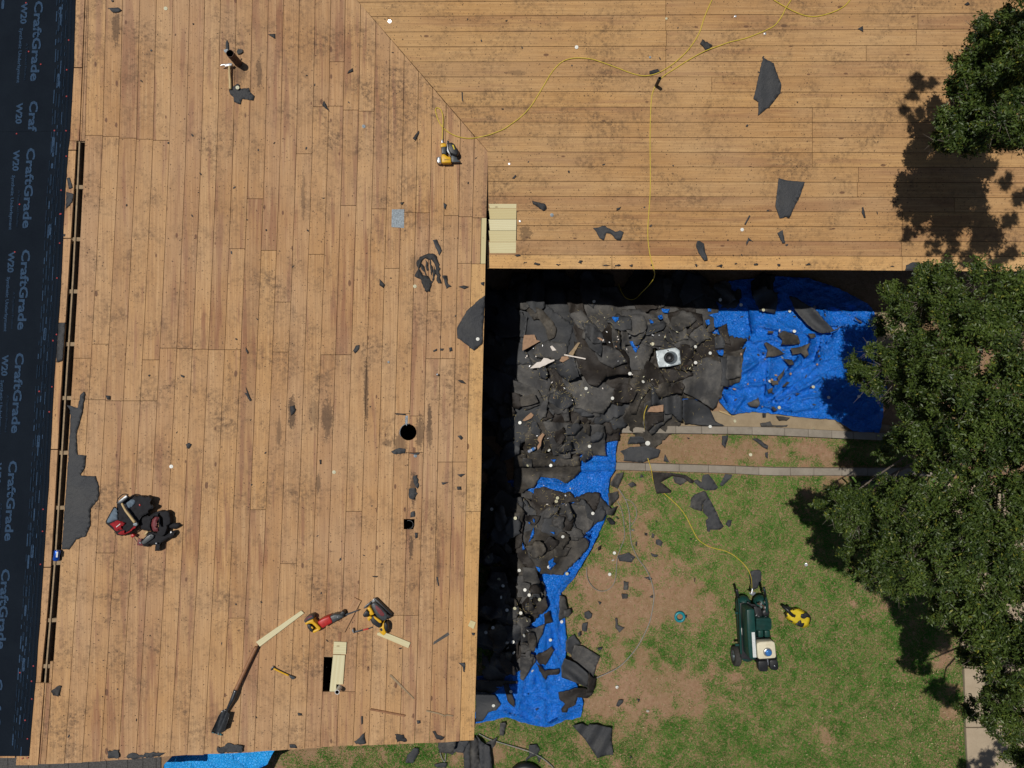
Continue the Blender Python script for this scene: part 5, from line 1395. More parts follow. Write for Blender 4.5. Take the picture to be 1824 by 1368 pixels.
# --- scraps lying on the planks
def onroof(P, pl, m='felt', **kw):
    kw.setdefault('jagamp', .35); kw.setdefault('lift', .001)
    if abs(area2(P)) > 260 and 'waves' not in kw: kw.setdefault('curl', random.choice([.008, .016, .026])); kw.setdefault('ang', random.uniform(0, 3.1))
    return felt(P, m, pl=pl, upd=False, name='felt_scrap', step=7, jstep=3.5, **kw)
Z4 = lambda x0, y0, t: zp(x0, y0, 4, t)
RO = [
 ([(1359, 102), (1368, 107), (1378, 113), (1387, 138), (1392, 151), (1390, 166), (1370, 191), (1350, 206), (1351, 181), (1342, 176)], P2, dict(waves=.006, wl=22, label='largest dark felt scrap on the right wing, pointed at the bottom')),
 ([(1387, 317), (1400, 321), (1434, 324), (1427, 345), (1406, 389), (1400, 386), (1389, 389), (1381, 366), (1384, 342)], P2, dict(waves=.005, wl=26, label='four-sided dark felt scrap with a crease right of the hanging hose')),
 ([(1384.5, 415), (1394, 410), (1399, 434), (1394, 433)], P2, {}), ([(1535, 369), (1538, 369), (1542, 388), (1539, 388), (1535, 378)], P2, {}),
 ([(1243, 428), (1254.5, 434), (1256, 447), (1261, 463), (1254.5, 464), (1243, 449), (1239.5, 436)], P2, {}),
 ([(1056, 406), (1066, 405), (1074.5, 401.5), (1086, 407), (1096, 413), (1104, 410), (1111, 414), (1106, 429), (1098, 427), (1087, 416), (1079.5, 414.5), (1076, 428), (1068, 424.5), (1062, 413)], P2, dict(label='bow-shaped dark felt scrap low on the right wing')),
 ([(947, 357), (971, 363), (974.5, 372), (968, 376), (949.5, 363)], P2, {}), (Z4(912, 342, '745,115 780,102 770,125 745,132'), P2, {}),
 ([(1528, 51), (1537, 46), (1538, 57)], P2, dict(jagamp=.1)), ([(1251, 69.5), (1269.5, 80.5), (1258, 90.5), (1247, 77.5)], P2, {}), ([(822, 164), (824, 164), (825, 182), (822.5, 178)], P2, dict(jagamp=.1)),
 (Z4(912, 342, '1690,165 1700,170 1665,235 1655,230'), P2, dict(jagamp=.1)), (Z4(912, 342, '1685,325 1720,355 1690,345 1672,385 1668,360'), P2, dict(jagamp=.1)),
 (Z4(912, 0, '0,1270 25,1245 32,1255 15,1275'), P2, dict(jagamp=.1)), (Z4(912, 0, '980,505 1040,490 1060,515 1000,530 980,525'), P2, {}), (Z4(1368, 342, '985,520 1030,500 1080,500 1060,560 975,560'), P2, {}),
 (Z4(1368, 0, '1400,30 1425,12 1440,30 1420,40'), P2, dict(jagamp=.1)),
 ([(477, 61), (490, 60), (490, 69)], P1, dict(jagamp=.1)), ([(628, 121), (629, 127), (618.5, 131), (621, 126)], P1, dict(jagamp=.1)), ([(577, 179), (588, 199.5), (573.5, 187.5)], P1, dict(jagamp=.2)),
 ([(746, 232), (747, 236), (740, 251), (735, 246)], P1, dict(jagamp=.2)),
 ([(407, 159.3), (423, 148.4), (427, 151), (428, 158), (443, 156.5), (445, 163.6), (454, 170.7), (451, 179.3), (431, 175.5), (428, 185.5), (416.5, 180.7), (415.6, 173), (410, 168)], P1, dict(label='ragged dark felt scrap under a pale washer just below the claw hammer')),
 ([(404, 70), (407, 76), (408, 88), (402, 88), (402, 76)], P1, dict(label='narrow grey felt tongue above the rusty vent pipe', jagamp=.2)),
 (Z4(0, 0, '770,55 800,55 840,50 865,70 840,90 800,85'), P1, {}), (Z4(0, 0, '790,0 810,0 805,12 795,12'), P1, dict(jagamp=.1)),
 ([(770.5, 428), (778.5, 426), (787, 446), (782, 454.5)], P1, {}), ([(788.5, 491), (796, 491), (798, 505), (803, 509.5), (795, 514.5)], P1, {}),
 ([(675, 496), (686, 507), (683, 513), (676, 508)], P1, {}), ([(628.5, 624.5), (634, 616), (640, 614.5), (640, 621), (632, 629.5)], P1, {}),
 (Z4(456, 342, '1260,1130 1290,1115 1290,1130 1265,1140'), P1, dict(jagamp=.1)), (Z4(456, 342, '1310,1115 1340,1115 1330,1130 1312,1130'), P1, dict(jagamp=.1)), (Z4(456, 342, '1375,1110 1395,1105 1400,1130 1378,1138'), P1, dict(jagamp=.1)),
 (Z4(456, 342, '1440,675 1480,665 1520,675 1485,692'), P1, dict(jagamp=.1)), (Z4(456, 342, '1600,645 1628,640 1625,670 1605,660'), P1, dict(jagamp=.1)), (Z4(456, 342, '1437,1340 1470,1340 1500,1368 1460,1360'), P1, dict(jagamp=.1)),
 (Z4(456, 342, '1335,75 1360,90 1350,125 1338,110'), P1, dict(jagamp=.1)), (Z4(456, 342, '1022,75 1055,70 1040,92'), P1, dict(jagamp=.1)), (Z4(456, 342, '462,40 495,40 480,48'), P1, dict(jagamp=.1)),
 ([(864, 526), (853.5, 533), (831, 554.5), (813.5, 584.5), (815, 602), (828.5, 612), (843.5, 624.5), (859, 612), (862, 560)], P1, dict(jagamp=.4, label='dark felt patch at the eave of the left wing carrying one white washer')),
 ([(150, 696.5), (151, 703), (146, 734), (136, 773), (137.5, 810), (152.5, 811.5), (150, 834), (142.5, 846.5), (170, 848), (176, 866.5), (175, 890), (161, 906.5), (160, 936.5), (152.5, 955), (135, 962), (122.5, 979), (110, 979), (115, 909), (120, 839), (125, 759), (125, 731.5), (119, 721.5), (139, 726.5), (142.5, 704)], P1,
  dict(jagamp=.4, waves=.004, wl=40, label='long grey felt remnant along the right side of the ridge slot')),
 ([(104, 574.5), (116, 574.5), (111, 642), (100, 645.5)], P3, dict(label='dark felt strip on the board left of the ridge slot')), ([(118.5, 342), (131, 345), (128, 360), (118, 370), (116, 376)], P3, {}), ([(119, 317), (124, 316), (129, 334), (122, 337)], P3, {}),
 (Z4(0, 342, '450,300 462,298 460,315 448,315'), P3, dict(jagamp=.1)), ([(90, 1231), (104, 1221), (110, 1222), (104, 1241), (95, 1238.5)], P1, {}),
 ([(191, 1338), (211, 1336), (211, 1350), (192, 1352)], P1, dict(jagamp=.8)), ([(221, 1350), (235, 1340), (247, 1346), (262, 1341), (294, 1341), (287, 1347), (240, 1351)], P1, dict(jagamp=.8)),
 ([(387, 1331), (400, 1330), (405, 1323), (432, 1330), (431, 1340), (388, 1342)], P1, dict(jagamp=.8)), ([(515, 1326), (525, 1326), (529, 1333), (516, 1332)], P1, {}), ([(631, 1321), (640, 1315), (648, 1306), (652, 1325), (634, 1326)], P1, dict(jagamp=.8)),
 ([(703, 1308), (718, 1310), (725, 1321), (708, 1322)], P1, dict(jagamp=.8)), ([(770, 1303), (775, 1302), (778, 1308), (793, 1313), (789, 1318), (778, 1317)], P1, dict(jagamp=.5)), ([(817, 1181), (828, 1180), (828, 1198), (825, 1196), (824, 1188)], P1, {}),
 (Z4(456, 1026, '295,975 325,980 325,995 300,995'), P1, dict(jagamp=.1)), (Z4(456, 1026, '1145,1030 1170,1030 1172,1050 1150,1055'), P1, dict(jagamp=.1)), (Z4(456, 1026, '1535,405 1562,405 1555,425 1540,420'), P1, dict(jagamp=.1)),
 (Z4(456, 1026, '1283,5 1295,10 1305,70 1297,72'), P1, dict(jagamp=.1)), (Z4(456, 1026, '748,1000 760,1000 760,1055 750,1060'), P1, dict(jagamp=.1)), (Z4(456, 1026, '825,0 870,0 860,10 835,8'), P1, dict(jagamp=.1)),
 (Z4(0, 684, '1325,430 1345,415 1367,430 1345,465 1330,455'), P1, {}), (Z4(0, 684, '1740,60 1755,65 1795,115 1780,122'), P1, dict(jagamp=.1)), (Z4(0, 684, '1750,20 1780,90 1790,110 1765,105'), P1, dict(jagamp=.1)) , (Z4(0, 684, '750,80 785,85 785,112 765,112'), P1, dict(jagamp=.1)),
 (Z4(0, 342, '1285,1300 1315,1310 1310,1325 1290,1315'), P1, dict(jagamp=.1)), (Z4(0, 342, '1750,1105 1770,1140 1765,1155 1750,1130'), P1, dict(jagamp=.1)),
 (Z4(456, 684, '1340,705 1365,710 1360,700'), P1, dict(jagamp=.1)), (Z4(456, 684, '1435,370 1460,365 1478,385 1460,400'), P1, dict(jagamp=.1)), (Z4(456, 684, '1432,645 1465,640 1495,640 1460,665'), P1, dict(jagamp=.1)), (Z4(456, 684, '1320,700 1375,700 1330,720'), P1, dict(jagamp=.1)),
 (Z4(456, 684, '1430,730 1460,730 1465,755 1435,755'), P1, dict(jagamp=.1)), (Z4(456, 684, '450,540 465,540 465,570 455,572'), P1, dict(jagamp=.1)), (Z4(456, 684, '240,160 275,150 280,200 250,225'), P1, dict(jagamp=.5)),
 (Z4(456, 684, '960,480 1020,455 1065,460 1060,495 1165,490 1160,505 1080,495 980,500'), P1, dict(jagamp=.4, label='black tar streak just below the round hole')), (Z4(456, 684, '992,207 1065,212 1065,222 1000,218'), P1, dict(jagamp=.2)),
 (Z4(456, 684, '1085,745 1130,740 1150,780 1130,825 1090,815'), P1, dict(jagamp=.7)), (Z4(456, 684, '1100,915 1130,905 1132,945 1100,950'), P1, dict(jagamp=.4)), (Z4(456, 684, '1130,1060 1150,1060 1150,1095 1135,1100'), P1, dict(jagamp=.3)), (Z4(456, 684, '1115,655 1145,650 1165,730 1150,745 1125,700'), P1, dict(jagamp=.8)),
]
for P, pl, kw in RO: onroof(P, pl, 'tar' if abs(area2(P)) < 700 and 'label' not in kw and random.random() < .3 else 'felt', **kw)
# tar blot with torn lacework: several lobes
o = onroof([(741, 468), (748, 458), (760, 451), (771, 451), (778.5, 456), (782, 474.5), (783, 490), (786, 504), (780, 506), (776, 485), (775, 470), (768, 462), (757, 460), (750, 468), (747, 478), (753, 490), (762, 492), (770, 502), (766, 519.5), (758.5, 521), (748.5, 497), (738.5, 492), (743.5, 478)], P1, 'tar', jagamp=.8, label='black curved tar blot with ragged holes near the eave of the left wing')
for t in ('1150,500 1165,490 1200,530 1215,600 1190,560', '1205,480 1220,500 1230,560 1215,560', '1240,460 1250,500 1262,560 1250,600 1240,540', '1265,520 1280,560 1270,620 1255,650'):
    onroof(Z4(456, 342, t), P1, 'tar', jagamp=.5)
for (x, y) in [(935, 468), (957, 470), (995, 471.5), (1034, 466.5), (1079, 472.5), (1101, 472.6), (1125, 473), (1160, 472), (1240, 473), (1283, 474), (1311, 470), (1347, 470.5), (1388, 472), (1441, 471), (924, 455), (1590, 475)]:
    onroof(blob(x, y, random.uniform(2, 6), random.uniform(1, 2.6), 0, 9, .5), P2, 'tar', jagamp=.4)
rr = random.Random(5)
for k in range(95):
    if rr.random() < .62:
        y = rr.uniform(10, 1320); x = rr.uniform(lerp(Lx, y) + 12, lerp(Rx, y) - 8)
        if y < 270 and y < vy(x) + 6: continue
        pl = P1
    else:
        x = rr.uniform(700, 1600); y = rr.uniform(8, 470); pl = P2
        if x < vx(y) + 6: continue
    P = blob(x, y, rr.uniform(1.2, 3.2), rr.uniform(.8, 1.8), rr.uniform(0, 3), 6, .3, rr)
    vs, fs = prism_vf(P, pl, .002, .006)
    o = mesh('felt_crumb', vs, fs, M[rr.choice(['felt', 'tar', 'felt_brown'])])
    tag(o, uniq('tiny felt crumb', x, y), 'felt crumb', 'felt crumbs scattered on the planks')

# --- scraps on the lawn
LA = [
 ('840,375 930,375 950,420 820,430', 'felt', 912, 684), ('770,480 840,450 960,440 1060,470 1040,520 930,560 790,550 800,510', 'felt', 912, 684), ('1090,500 1125,560 1080,550', 'felt', 912, 684),
 ('1495,370 1540,365 1535,400 1520,460 1495,430', 'felt', 912, 684), ('1712,390 1750,385 1824,440 1820,465 1790,450', 'felt', 912, 684), ('1805,490 1824,485 1824,530 1808,520', 'felt', 912, 684), ('1245,380 1270,385 1255,392', 'felt', 912, 684),
 ('705,700 745,640 795,628 790,660 750,745 700,720', 'felt_grey', 912, 684), ('685,780 755,765 760,810 700,870 690,860', 'felt_grey', 912, 684), ('670,900 750,870 720,940 675,930', 'felt_grey', 912, 684), ('670,955 700,955 735,985 730,1003 700,1000', 'felt', 912, 684),
 ('730,940 762,958 755,965', 'felt', 912, 684), ('825,715 860,695 888,720 850,740', 'felt_grey', 912, 684), ('920,640 942,665 910,668', 'felt', 912, 684), ('1025,1110 1045,1105 1077,1130 1062,1158 1022,1135', 'felt', 912, 684),
 ('985,1205 1040,1220 1030,1235 1000,1228', 'felt', 912, 684), ('750,1225 830,1200 880,1235 850,1272 765,1262', 'felt', 912, 684), ('610,1165 635,1150 630,1180 612,1190', 'felt_brown', 912, 684), ('995,1060 1015,1075 1012,1100 995,1095', 'felt_grey', 912, 684),
 ('880,1125 892,1120 890,1155 880,1150', 'felt_grey', 912, 684), ('945,1060 965,1062 962,1080 945,1078', 'felt_brown', 912, 684), ('1025,970 1040,980 1030,988', 'felt_brown', 912, 684), ('1265,1098 1285,1100 1278,1115', 'felt_brown', 912, 684),
 ('1285,688 1320,680 1350,700 1360,650 1400,640 1430,680 1470,735 1450,755 1380,760 1340,740', 'felt', 912, 684), ('1520,640 1570,645 1565,670 1500,728 1480,725 1495,690', 'felt', 912, 684), ('1520,1000 1540,970 1568,970 1560,1010 1545,1020', 'felt', 912, 684),
 ('1145,660 1240,650 1250,690 1200,722 1160,700', 'felt_grey', 912, 684), ('1710,1335 1770,1325 1780,1368 1690,1368', 'felt', 912, 684),
 ('795,40 830,45 825,100 795,100', 'felt_grey', 912, 1026), ('780,130 825,130 820,160 785,165', 'felt_grey', 912, 1026), ('515,260 545,250 570,270 565,300 540,312 515,295', 'felt', 912, 1026), ('500,335 540,330 530,398 498,390', 'felt', 912, 1026),
 ('735,300 750,300 755,350 800,370 795,378 765,405 738,370', 'felt_grey', 912, 1026), ('605,515 640,508 645,520 620,532', 'felt', 912, 1026), ('740,925 760,885 795,885 790,905 760,932', 'felt', 912, 1026), ('470,405 490,400 490,430 475,430', 'felt', 912, 1026),
 ('610,180 640,190 625,208', 'felt', 912, 1026), ('940,12 980,5 1000,20 985,32', 'felt', 912, 1026), ('980,150 1005,135 1002,158', 'felt', 912, 1026), ('890,880 912,880 905,898', 'felt_grey', 912, 1026), ('838,1285 858,1290 845,1302', 'felt', 912, 1026), ('1298,15 1308,15 1305,45 1298,40', 'felt_brown', 912, 1026),
 ('120,1205 175,1200 200,1240 180,1280 140,1290 95,1328 100,1300 125,1280', 'felt', 912, 1026), ('180,1285 215,1280 190,1335', 'felt', 912, 1026),
 ('1740,1050 1775,1045 1780,1060 1765,1140 1735,1135 1735,1100', 'felt_grey', 456, 1026), ('1065,1330 1075,1280 1120,1230 1160,1228 1160,1260 1120,1335', 'felt', 456, 1026),
 ('1265,1345 1300,1335 1360,1330 1355,1365 1290,1368', 'felt', 456, 1026), ('1650,1185 1720,1150 1700,1210 1680,1230 1620,1200', 'felt_grey', 456, 1026),
]
for t, m, x0, y0 in LA:
    P = zp(x0, y0, 4, t)
    felt(P, m, jagamp=.3, lift=.012, curl=random.choice([0, .01, .03]), tilt=random.uniform(-.1, .1), ang=random.uniform(0, 6), upd=False, name='felt_scrap', step=6, jstep=3.5)
felt(zp(1180, 820, 10.52, '480,850 520,860 540,700 600,640 770,570 810,580 860,680 760,800 750,960 600,920'), 'felt_grey', tilt=.08, lift=.03, jagamp=.15, upd=False, waves=.015, wl=20, wang=.8, label='blue grey creased upper half of the crumpled felt on the lawn below the kerb')
felt(zp(1180, 820, 10.52, '760,800 860,680 980,900 1080,1120 1150,1240 1080,1300 900,1300 890,1340 840,1330 810,1130 860,1080 760,970'), 'felt', waves=.035, wang=1.0, wl=11, lift=.02, jagamp=.15, upd=False, label='black wrinkled lower half of the crumpled felt on the lawn below the kerb')
felt(Z4(912, 684, '985,625 1130,632 1240,650 1300,690 1290,710 1270,705 1220,668 1140,655 1060,700 1090,720 1135,760 1130,775 1030,782 1010,700'), 'felt_brown', curl=.09, ang=1.57, lift=.03, jagamp=.15, upd=False, label='arched dark brown felt strip leaning on the lower kerb')
felt(Z4(912, 1026, '430,1065 500,1052 540,1068 550,1055 620,1062 700,1080 712,1085 710,1180 722,1275 690,1275 650,1285 610,1300 570,1240 520,1165'), 'felt', waves=.05, wang=.5, wl=26, lift=.02, jagamp=.15, upd=False, label='pleated dark felt sheet on the grass below the blue tarp fan')
felt([(1334, 1024), (1338, 1017), (1351, 1015), (1356, 1019), (1356, 1033), (1349, 1048), (1340, 1052), (1336, 1035)], 'felt', lift=.012, jagamp=.2, upd=False, label='dark felt scrap under the hose end above the compressor')
felt([(779, 1321), (800, 1321), (812, 1320), (808, 1340), (795, 1342), (782, 1340)], 'felt_grey', lift=.25, jagamp=.5, upd=False, label='grey felt flap hanging below the lower roof edge left of the corner')
felt([(806, 1321), (836, 1320), (824, 1340), (812, 1339), (806, 1345), (798, 1342)], 'felt', lift=.1, jagamp=.6, upd=False)
felt([(824, 1320), (837, 1320), (838, 1385), (828, 1390)], 'felt', lift=.05, jagamp=.2, upd=False, label='black vertical strip below the lower eave corner, left one')
felt([(837, 1312), (852, 1316), (852, 1345), (858, 1372), (858, 1395), (838, 1395)], 'felt_grey', lift=.06, waves=.05, wl=16, jagamp=.2, upd=False, label='grey folded strip below the lower eave corner, middle one')
felt([(848, 1308), (856, 1320), (872, 1330), (877, 1355), (878, 1395), (860, 1395), (853, 1345)], 'felt', lift=.05, waves=.05, wl=14, jagamp=.3, upd=False, label='black crumpled strip below the lower eave corner, right one')
# loose cardboard-like paver piece on the kerb
tag(prism('paver_slab', [(1127, 754), (1148, 752), (1149, 769), (1128, 771)], GR, .09, .115, M['concrete'], bevel=.003), 'flat grey concrete piece lying on the upper kerb by the hose', 'paver')

# --- plastic washers
def disc(px, py, pl, r=.0200, mat='white', lift=None, tilt=None, label=None):
    base = (float(hget(px, py)) + .012 if 845 < px < 1590 and 500 < py < 1290 else .022) if pl is GR else .003
    if lift is not None: base = lift
    c = pl.at(px, py, base)
    n = pl.norm() + Vector((random.uniform(-.3, .3), random.uniform(-.3, .3), 0)) * (tilt if tilt is not None else (1.0 if pl is GR else .1))
    q = n.normalized().to_track_quat('Z', 'Y').to_matrix()
    if tilt is None and pl is GR and random.random() < .3: q = q @ Matrix.Rotation(random.uniform(.5, 1.1), 3, random.choice('XY'))
    V = []; S = 14
    prof = [(r, 0.0), (r, .0016), (r * .86, .0022), (r * .42, .0022), (r * .34, .0042), (r * .12, .0046)]
    for rad, h in prof:
        for k in range(S):
            t = 2 * math.pi * k / S
            V.append(c + q @ Vector((rad * math.cos(t), rad * math.sin(t), h)))
    Fc = [[i * S + k, i * S + (k + 1) % S, (i + 1) * S + (k + 1) % S, (i + 1) * S + k] for i in range(len(prof) - 1) for k in range(S)]
    Fc.append([(len(prof) - 1) * S + k for k in range(S)]); Fc.append([k for k in range(S)][::-1])
    o = mesh('cap_washer', V, Fc, M[mat], smooth=False)
    where = 'on the planks' if pl is not GR else 'on the ground'
    tag(o, label or uniq({'white': 'round white washer', 'capdirty': 'yellowed round washer', 'silver': 'shiny metal washer', 'galv': 'grey metal washer'}.get(mat, 'round washer'), px, py), 'washer', 'plastic cap washers scattered about')
    return o
for x, y, m in [(694, 38, 'silver'), (1027, 84, 'white'), (648, 225, 'galv'), (739, 510, 'capdirty'), (851, 604, 'white'), (305, 831, 'white'), (595, 841, 'capdirty'), (740, 812, 'galv'), (983, 383, 'galv'), (907, 292, 'silver'), (926, 394, 'silver'), (1322, 409, 'white'),
                (423, 156, 'capdirty'), (1310, 29, 'silver'), (1363, 60, 'silver'), (692, 645, 'galv'), (1187, 33, 'capdirty'), (295, 15, 'capdirty'), (1158, 102, 'galv')]:
    pl = P1 if x < 640 or (x < 870 and y > vy(x)) else P2
    disc(x, y, pl, .0200 if x not in (692, 1187, 907, 926, 1310, 1363, 1158) else .013, m, lift=.030 if x in (423, 851) else None)
for x, y in [(978, 802), (940, 828.6), (981, 829), (1050, 795), (926, 753), (1091, 709.4), (1153.7, 789.5), (1337, 810), (1309, 750), (1002.5, 956), (1056, 914.5), (977.5, 1010), (993, 887), (991, 893), (1094.5, 985), (1092, 998), (1127, 944), (1086, 1023),
             (1394.8, 623.4), (1393.5, 637), (1359.8, 552), (1406.6, 554), (1371.3, 679), (1451.4, 698), (1388, 725.9), (1388.6, 589), (1415, 590), (1448.6, 689), (1133, 636), (1162.6, 612.7), (1121, 598), (1238.8, 617.5), (1239, 646), (1265, 629), (1276, 577),
             (1122, 665.5), (1145.6, 679.8), (942.6, 1060), (961, 1068), (940, 1123.4), (933.4, 1132), (980.4, 1140), (1000.5, 1107.6), (935, 1050.8), (925, 1016), (888.7, 1032), (896, 1043.5), (892.6, 1064), (903, 1086.7), (917, 1083.7), (927.5, 1092),
             (865.4, 1126.4), (878, 1118), (903.4, 1145), (904.5, 1154), (915, 1162.6), (913.7, 1143.5), (948.5, 1195), (910, 1232), (879, 1257), (1099, 1224), (1153.7, 1266.7), (1436, 1006), (876, 907), (870, 992), (1147, 498), (1283, 534), (1058, 537), (1451, 547), (918, 923),
             (1476, 708), (1530, 706), (1449, 763), (1320, 543), (1044, 692), (1265, 760), (1010, 1022)]:
    m = random.choices(['white', 'capdirty', 'silver'], [6, 3, 1])[0]
    disc(x, y, GR, .0225 if (x, y) != (1153.7, 789.5) else .034, m, label='large white washer under the yellow hose between the two kerbs' if (x, y) == (1153.7, 789.5) else None)
# upright foil-like bits and the small tilted bottle cap on the planks
e = P1.at(779, 667.5, .004)
tag(tube('bottle_cap', [e, e + Vector((.004, .004, .045))], [.016, .013], M['silver']), 'small shiny metal cap standing on the planks with a short shadow', 'cap')
# ============================================================= pipes
def hollow_pipe(name, base, top, r, mat, label, cat='pipe', wall=.004, group=None, seg=20, parent=None):
    d = (top - base).normalized()
    a = d.cross(Vector((0, 1, 0))).normalized(); b = a.cross(d)
    V, Fc = [], []
    rings = [(base, r), (top, r), (top, r - wall), (base, r - wall)]
    for c, rad in rings:
        for k in range(seg):
            t = 2 * math.pi * k / seg
            V.append(c + a * (rad * math.cos(t)) + b * (rad * math.sin(t)))
    for i in range(3):
        for k in range(seg):
            Fc.append([i * seg + k, (i + 1) * seg + k, (i + 1) * seg + (k + 1) % seg, i * seg + (k + 1) % seg])
    Fc.append([3 * seg + k for k in range(seg)])
    o = mesh(name, V, Fc, [M[mat], M['inside']], parent)
    for i, p in enumerate(o.data.polygons):
        if i >= 2 * seg: p.material_index = 1
    if parent is None: tag(o, label, cat, group)
    return o
def up(pl, px, py, h, lift=0.0):
    b = pl.at(px, py, lift); return b, b + Vector((0, 0, h))
def top_at(pl, px, py, h):
    """vertical thing whose TOP is seen at the pixel, h above the surface"""
    t = pl.at(px, py, h); return Vector((t.x, t.y, pl.z(t.x, t.y) - .03)), t
b, t = top_at(P1, 409.5, 95, .235)
hollow_pipe('vent_pipe', b, t, .040, 'rust', 'rusty brown vent pipe standing on the upper left planks beside a claw hammer')
b, t = top_at(P2, 1175.2, 139.5, .20)
hollow_pipe('vent_pipe', b, t, .019, 'ironpipe', 'thin dark iron pipe standing where the yellow hoses cross')
b, t = top_at(P1, 600.5, 1233, .13)
hollow_pipe('vent_pipe', b, t, .026, 'pvc', 'white plastic pipe end standing at the foot of the pale board', wall=.006)
b = P1.at(728.3, 934.5, -.10)
hollow_pipe('vent_pipe', b - Vector((0, 0, .3)), b, .050, 'steel', 'metal pipe sunk inside the small square hole of the deck', wall=.003)
tag(prism('metal_flap', zp(370, 60, 10.52, '300,300 370,285 390,320 350,345 330,360 305,325'), P1, .01, .03, M['galv']), 'bent grey metal flap touching the top of the rusty vent pipe', 'metal scrap')
tag(prism('metal_flap', zp(370, 60, 10.52, '540,330 570,285 650,290 655,340 610,370 560,380'), P1, .008, .02, M['ironpipe']), 'dark bent metal scrap right of the rusty vent pipe', 'metal scrap')
tag(prism('metal_patch', [(698, 373), (720, 372.6), (719.6, 406), (697.2, 404.5)], P1, .001, .0035, M['galv']), 'square galvanised metal patch nailed on the left wing planks', 'metal patch')
tag(tube('metal_strip', [P1.at(727.3 + 15.2 * math.cos(a), 770 + 15.2 * math.sin(a), .001) for a in np.linspace(2.6, 4.9, 14)], .0035, M['galv']), 'thin bent metal strip along the upper left rim of the round hole', 'metal scrap')
prism('metal_patch', zp(456, 684, 4, '1065,225 1082,225 1080,270 1072,300 1062,275'), P1, .001, .004, M['galv'])
tag(bpy.context.scene.objects[-1] if False else COL.objects[-1], 'narrow grey metal tongue above the round hole', 'metal scrap')

# ============================================================= loose boards
def board(P, h, mat, label, pl=P1, name='board', h0=.002, vertical=True):
    vs, fs = prism_vf(P, pl, h0, h)
    c = sum(vs, Vector()) / len(vs)
    e = max(range(len(P)), key=lambda i: (Vector(P[i]) - Vector(P[(i + 1) % len(P)])).length)
    d = Vector(P[e]) - Vector(P[(e + 1) % len(P)]); d.normalize(); dx, dy = d.x, -d.y
    uv = [((v.x - c.x) * -dy + (v.y - c.y) * dx + c.x, (v.x - c.x) * dx + (v.y - c.y) * dy + c.y) for v in vs]
    o = mesh(name, vs, fs, M[mat], uv=uv)
    tag(o, label, 'board')
    return o
Z14 = lambda t: zp(456, 1026, 4, t)
board(Z14('0,470 322,247 342,265 28,503'), .021, 'pale', 'long pale new board lying diagonally left of the red saw')
board(Z14('865,405 905,395 1100,475 1085,513 862,420'), .021, 'pale', 'pale new board under the rear of the circular saw')
board(Z14('575,385 700,155 748,178 630,405 600,398'), .024, 'wood', 'old brown plank offcut lying diagonally under the red saw blade')
board(Z14('555,468 645,472 640,558 549,555'), .019, 'pale', 'short pale square board above the long pale board over the hole')
board(Z14('549,562 634,565 619,772 571,772 570,823 524,823'), .020, 'pale', 'pale new board with a notched foot laid over half of the square opening', h0=-.012)
board(Z14('1530,315 1567,330 1550,378 1510,355'), .012, 'pale', 'small pale square offcut near the eave of the left wing')
board(Z14('957,701 965,705 1127,872 1124,880 1040,800 950,712'), .012, 'frame', 'thin diagonal lath right of the pale board over the hole')
board(Z14('818,946 1063,992 1060,1004 812,957'), .018, 'reddish_wood', 'reddish brown stick lying above the lower roof edge')
board(Z14('1213,956 1300,975 1345,992 1360,985 1405,995 1403,1003 1362,995 1348,1003 1300,985 1212,966'), .014, 'frame', 'crooked splintered stick near the lower roof corner')
board(Z14('1265,470 1370,399 1378,420 1262,492'), .004, 'felt_grey', 'flat greyish strip left of the pale square offcut')
prism_l = prism('opening_lining', Z14('466,571 540,574 540,578 470,575'), P1, -.16, -.003, M['frame'])
tag(prism_l, 'cut edge of framing along the top of the square opening', 'framing')

# ============================================================= hammers, bars, shovel
def rod(path_px, pl, rad, mat, parent, lift, name, sub=4, seg=8):
    lf = lift if isinstance(lift, (list, tuple)) else [lift] * len(path_px)
    P = [pl.at(x, y, l) for (x, y), l in zip(path_px, lf)]
    P = smooth_path(P, sub) if len(P) > 2 else P
    r = rad
    if isinstance(rad, (list, tuple)):
        n = len(P); r = [float(np.interp(i / (n - 1), np.linspace(0, 1, len(rad)), rad)) for i in range(n)]
    return tube(name, P, r, M[mat], parent, seg)
def root_at(name, pl, px, py, label, cat, group=None):
    return empty(name, pl.at(px, py, 0), label, cat, group)
Q = lambda t: zp(370, 60, 10.52, t)
h = root_at('claw_hammer', P1, 409, 130, 'claw hammer with bright head and wooden handle leaning by the rusty vent pipe', 'hammer')
rod(Q('403,590 408,760 418,900 422,1042'), P1, [.012, .013, .016, .017], 'ash', h, [.05, .035, .025, .02], 'handle')
prism('head', Q('225,590 290,565 370,560 400,548 450,548 462,575 440,595 380,600 345,612 300,612 345,598 300,585 240,598'), P1, .035, .062, M['silver'], h, bevel=.004)
Q = lambda t: zp(170, 860, 10.52, t)
h = root_at('claw_hammer', P1, 228, 910, 'wooden handled hammer lying on top of the red tool pouch', 'hammer')
rod(Q('490,375 560,510 630,600 740,745'), P1, [.011, .012, .014, .015], 'ash', h, .185, 'handle')
prism('head', Q('400,375 440,330 520,270 575,230 612,265 560,320 510,365 470,395 410,400'), P1, .17, .20, M['steel'], h, bevel=.004)
prism('cap', Q('700,765 770,745 790,780 760,815 705,800'), P1, .165, .19, M['galv'], h, bevel=.004)
Q = lambda t: zp(360, 1140, 6.514, t)
h = root_at('small_hammer', P1, 500, 1197, 'small pry hammer with yellow shaft lying right of the shovel', 'hammer')
rod(Q('830,330 920,375 1005,412'), P1, [.009, .009, .008], 'yellow', h, .018, 'shaft')
rod(Q('822,312 920,362 1010,404'), P1, .005, 'black', h, .012, 'shaft_edge')
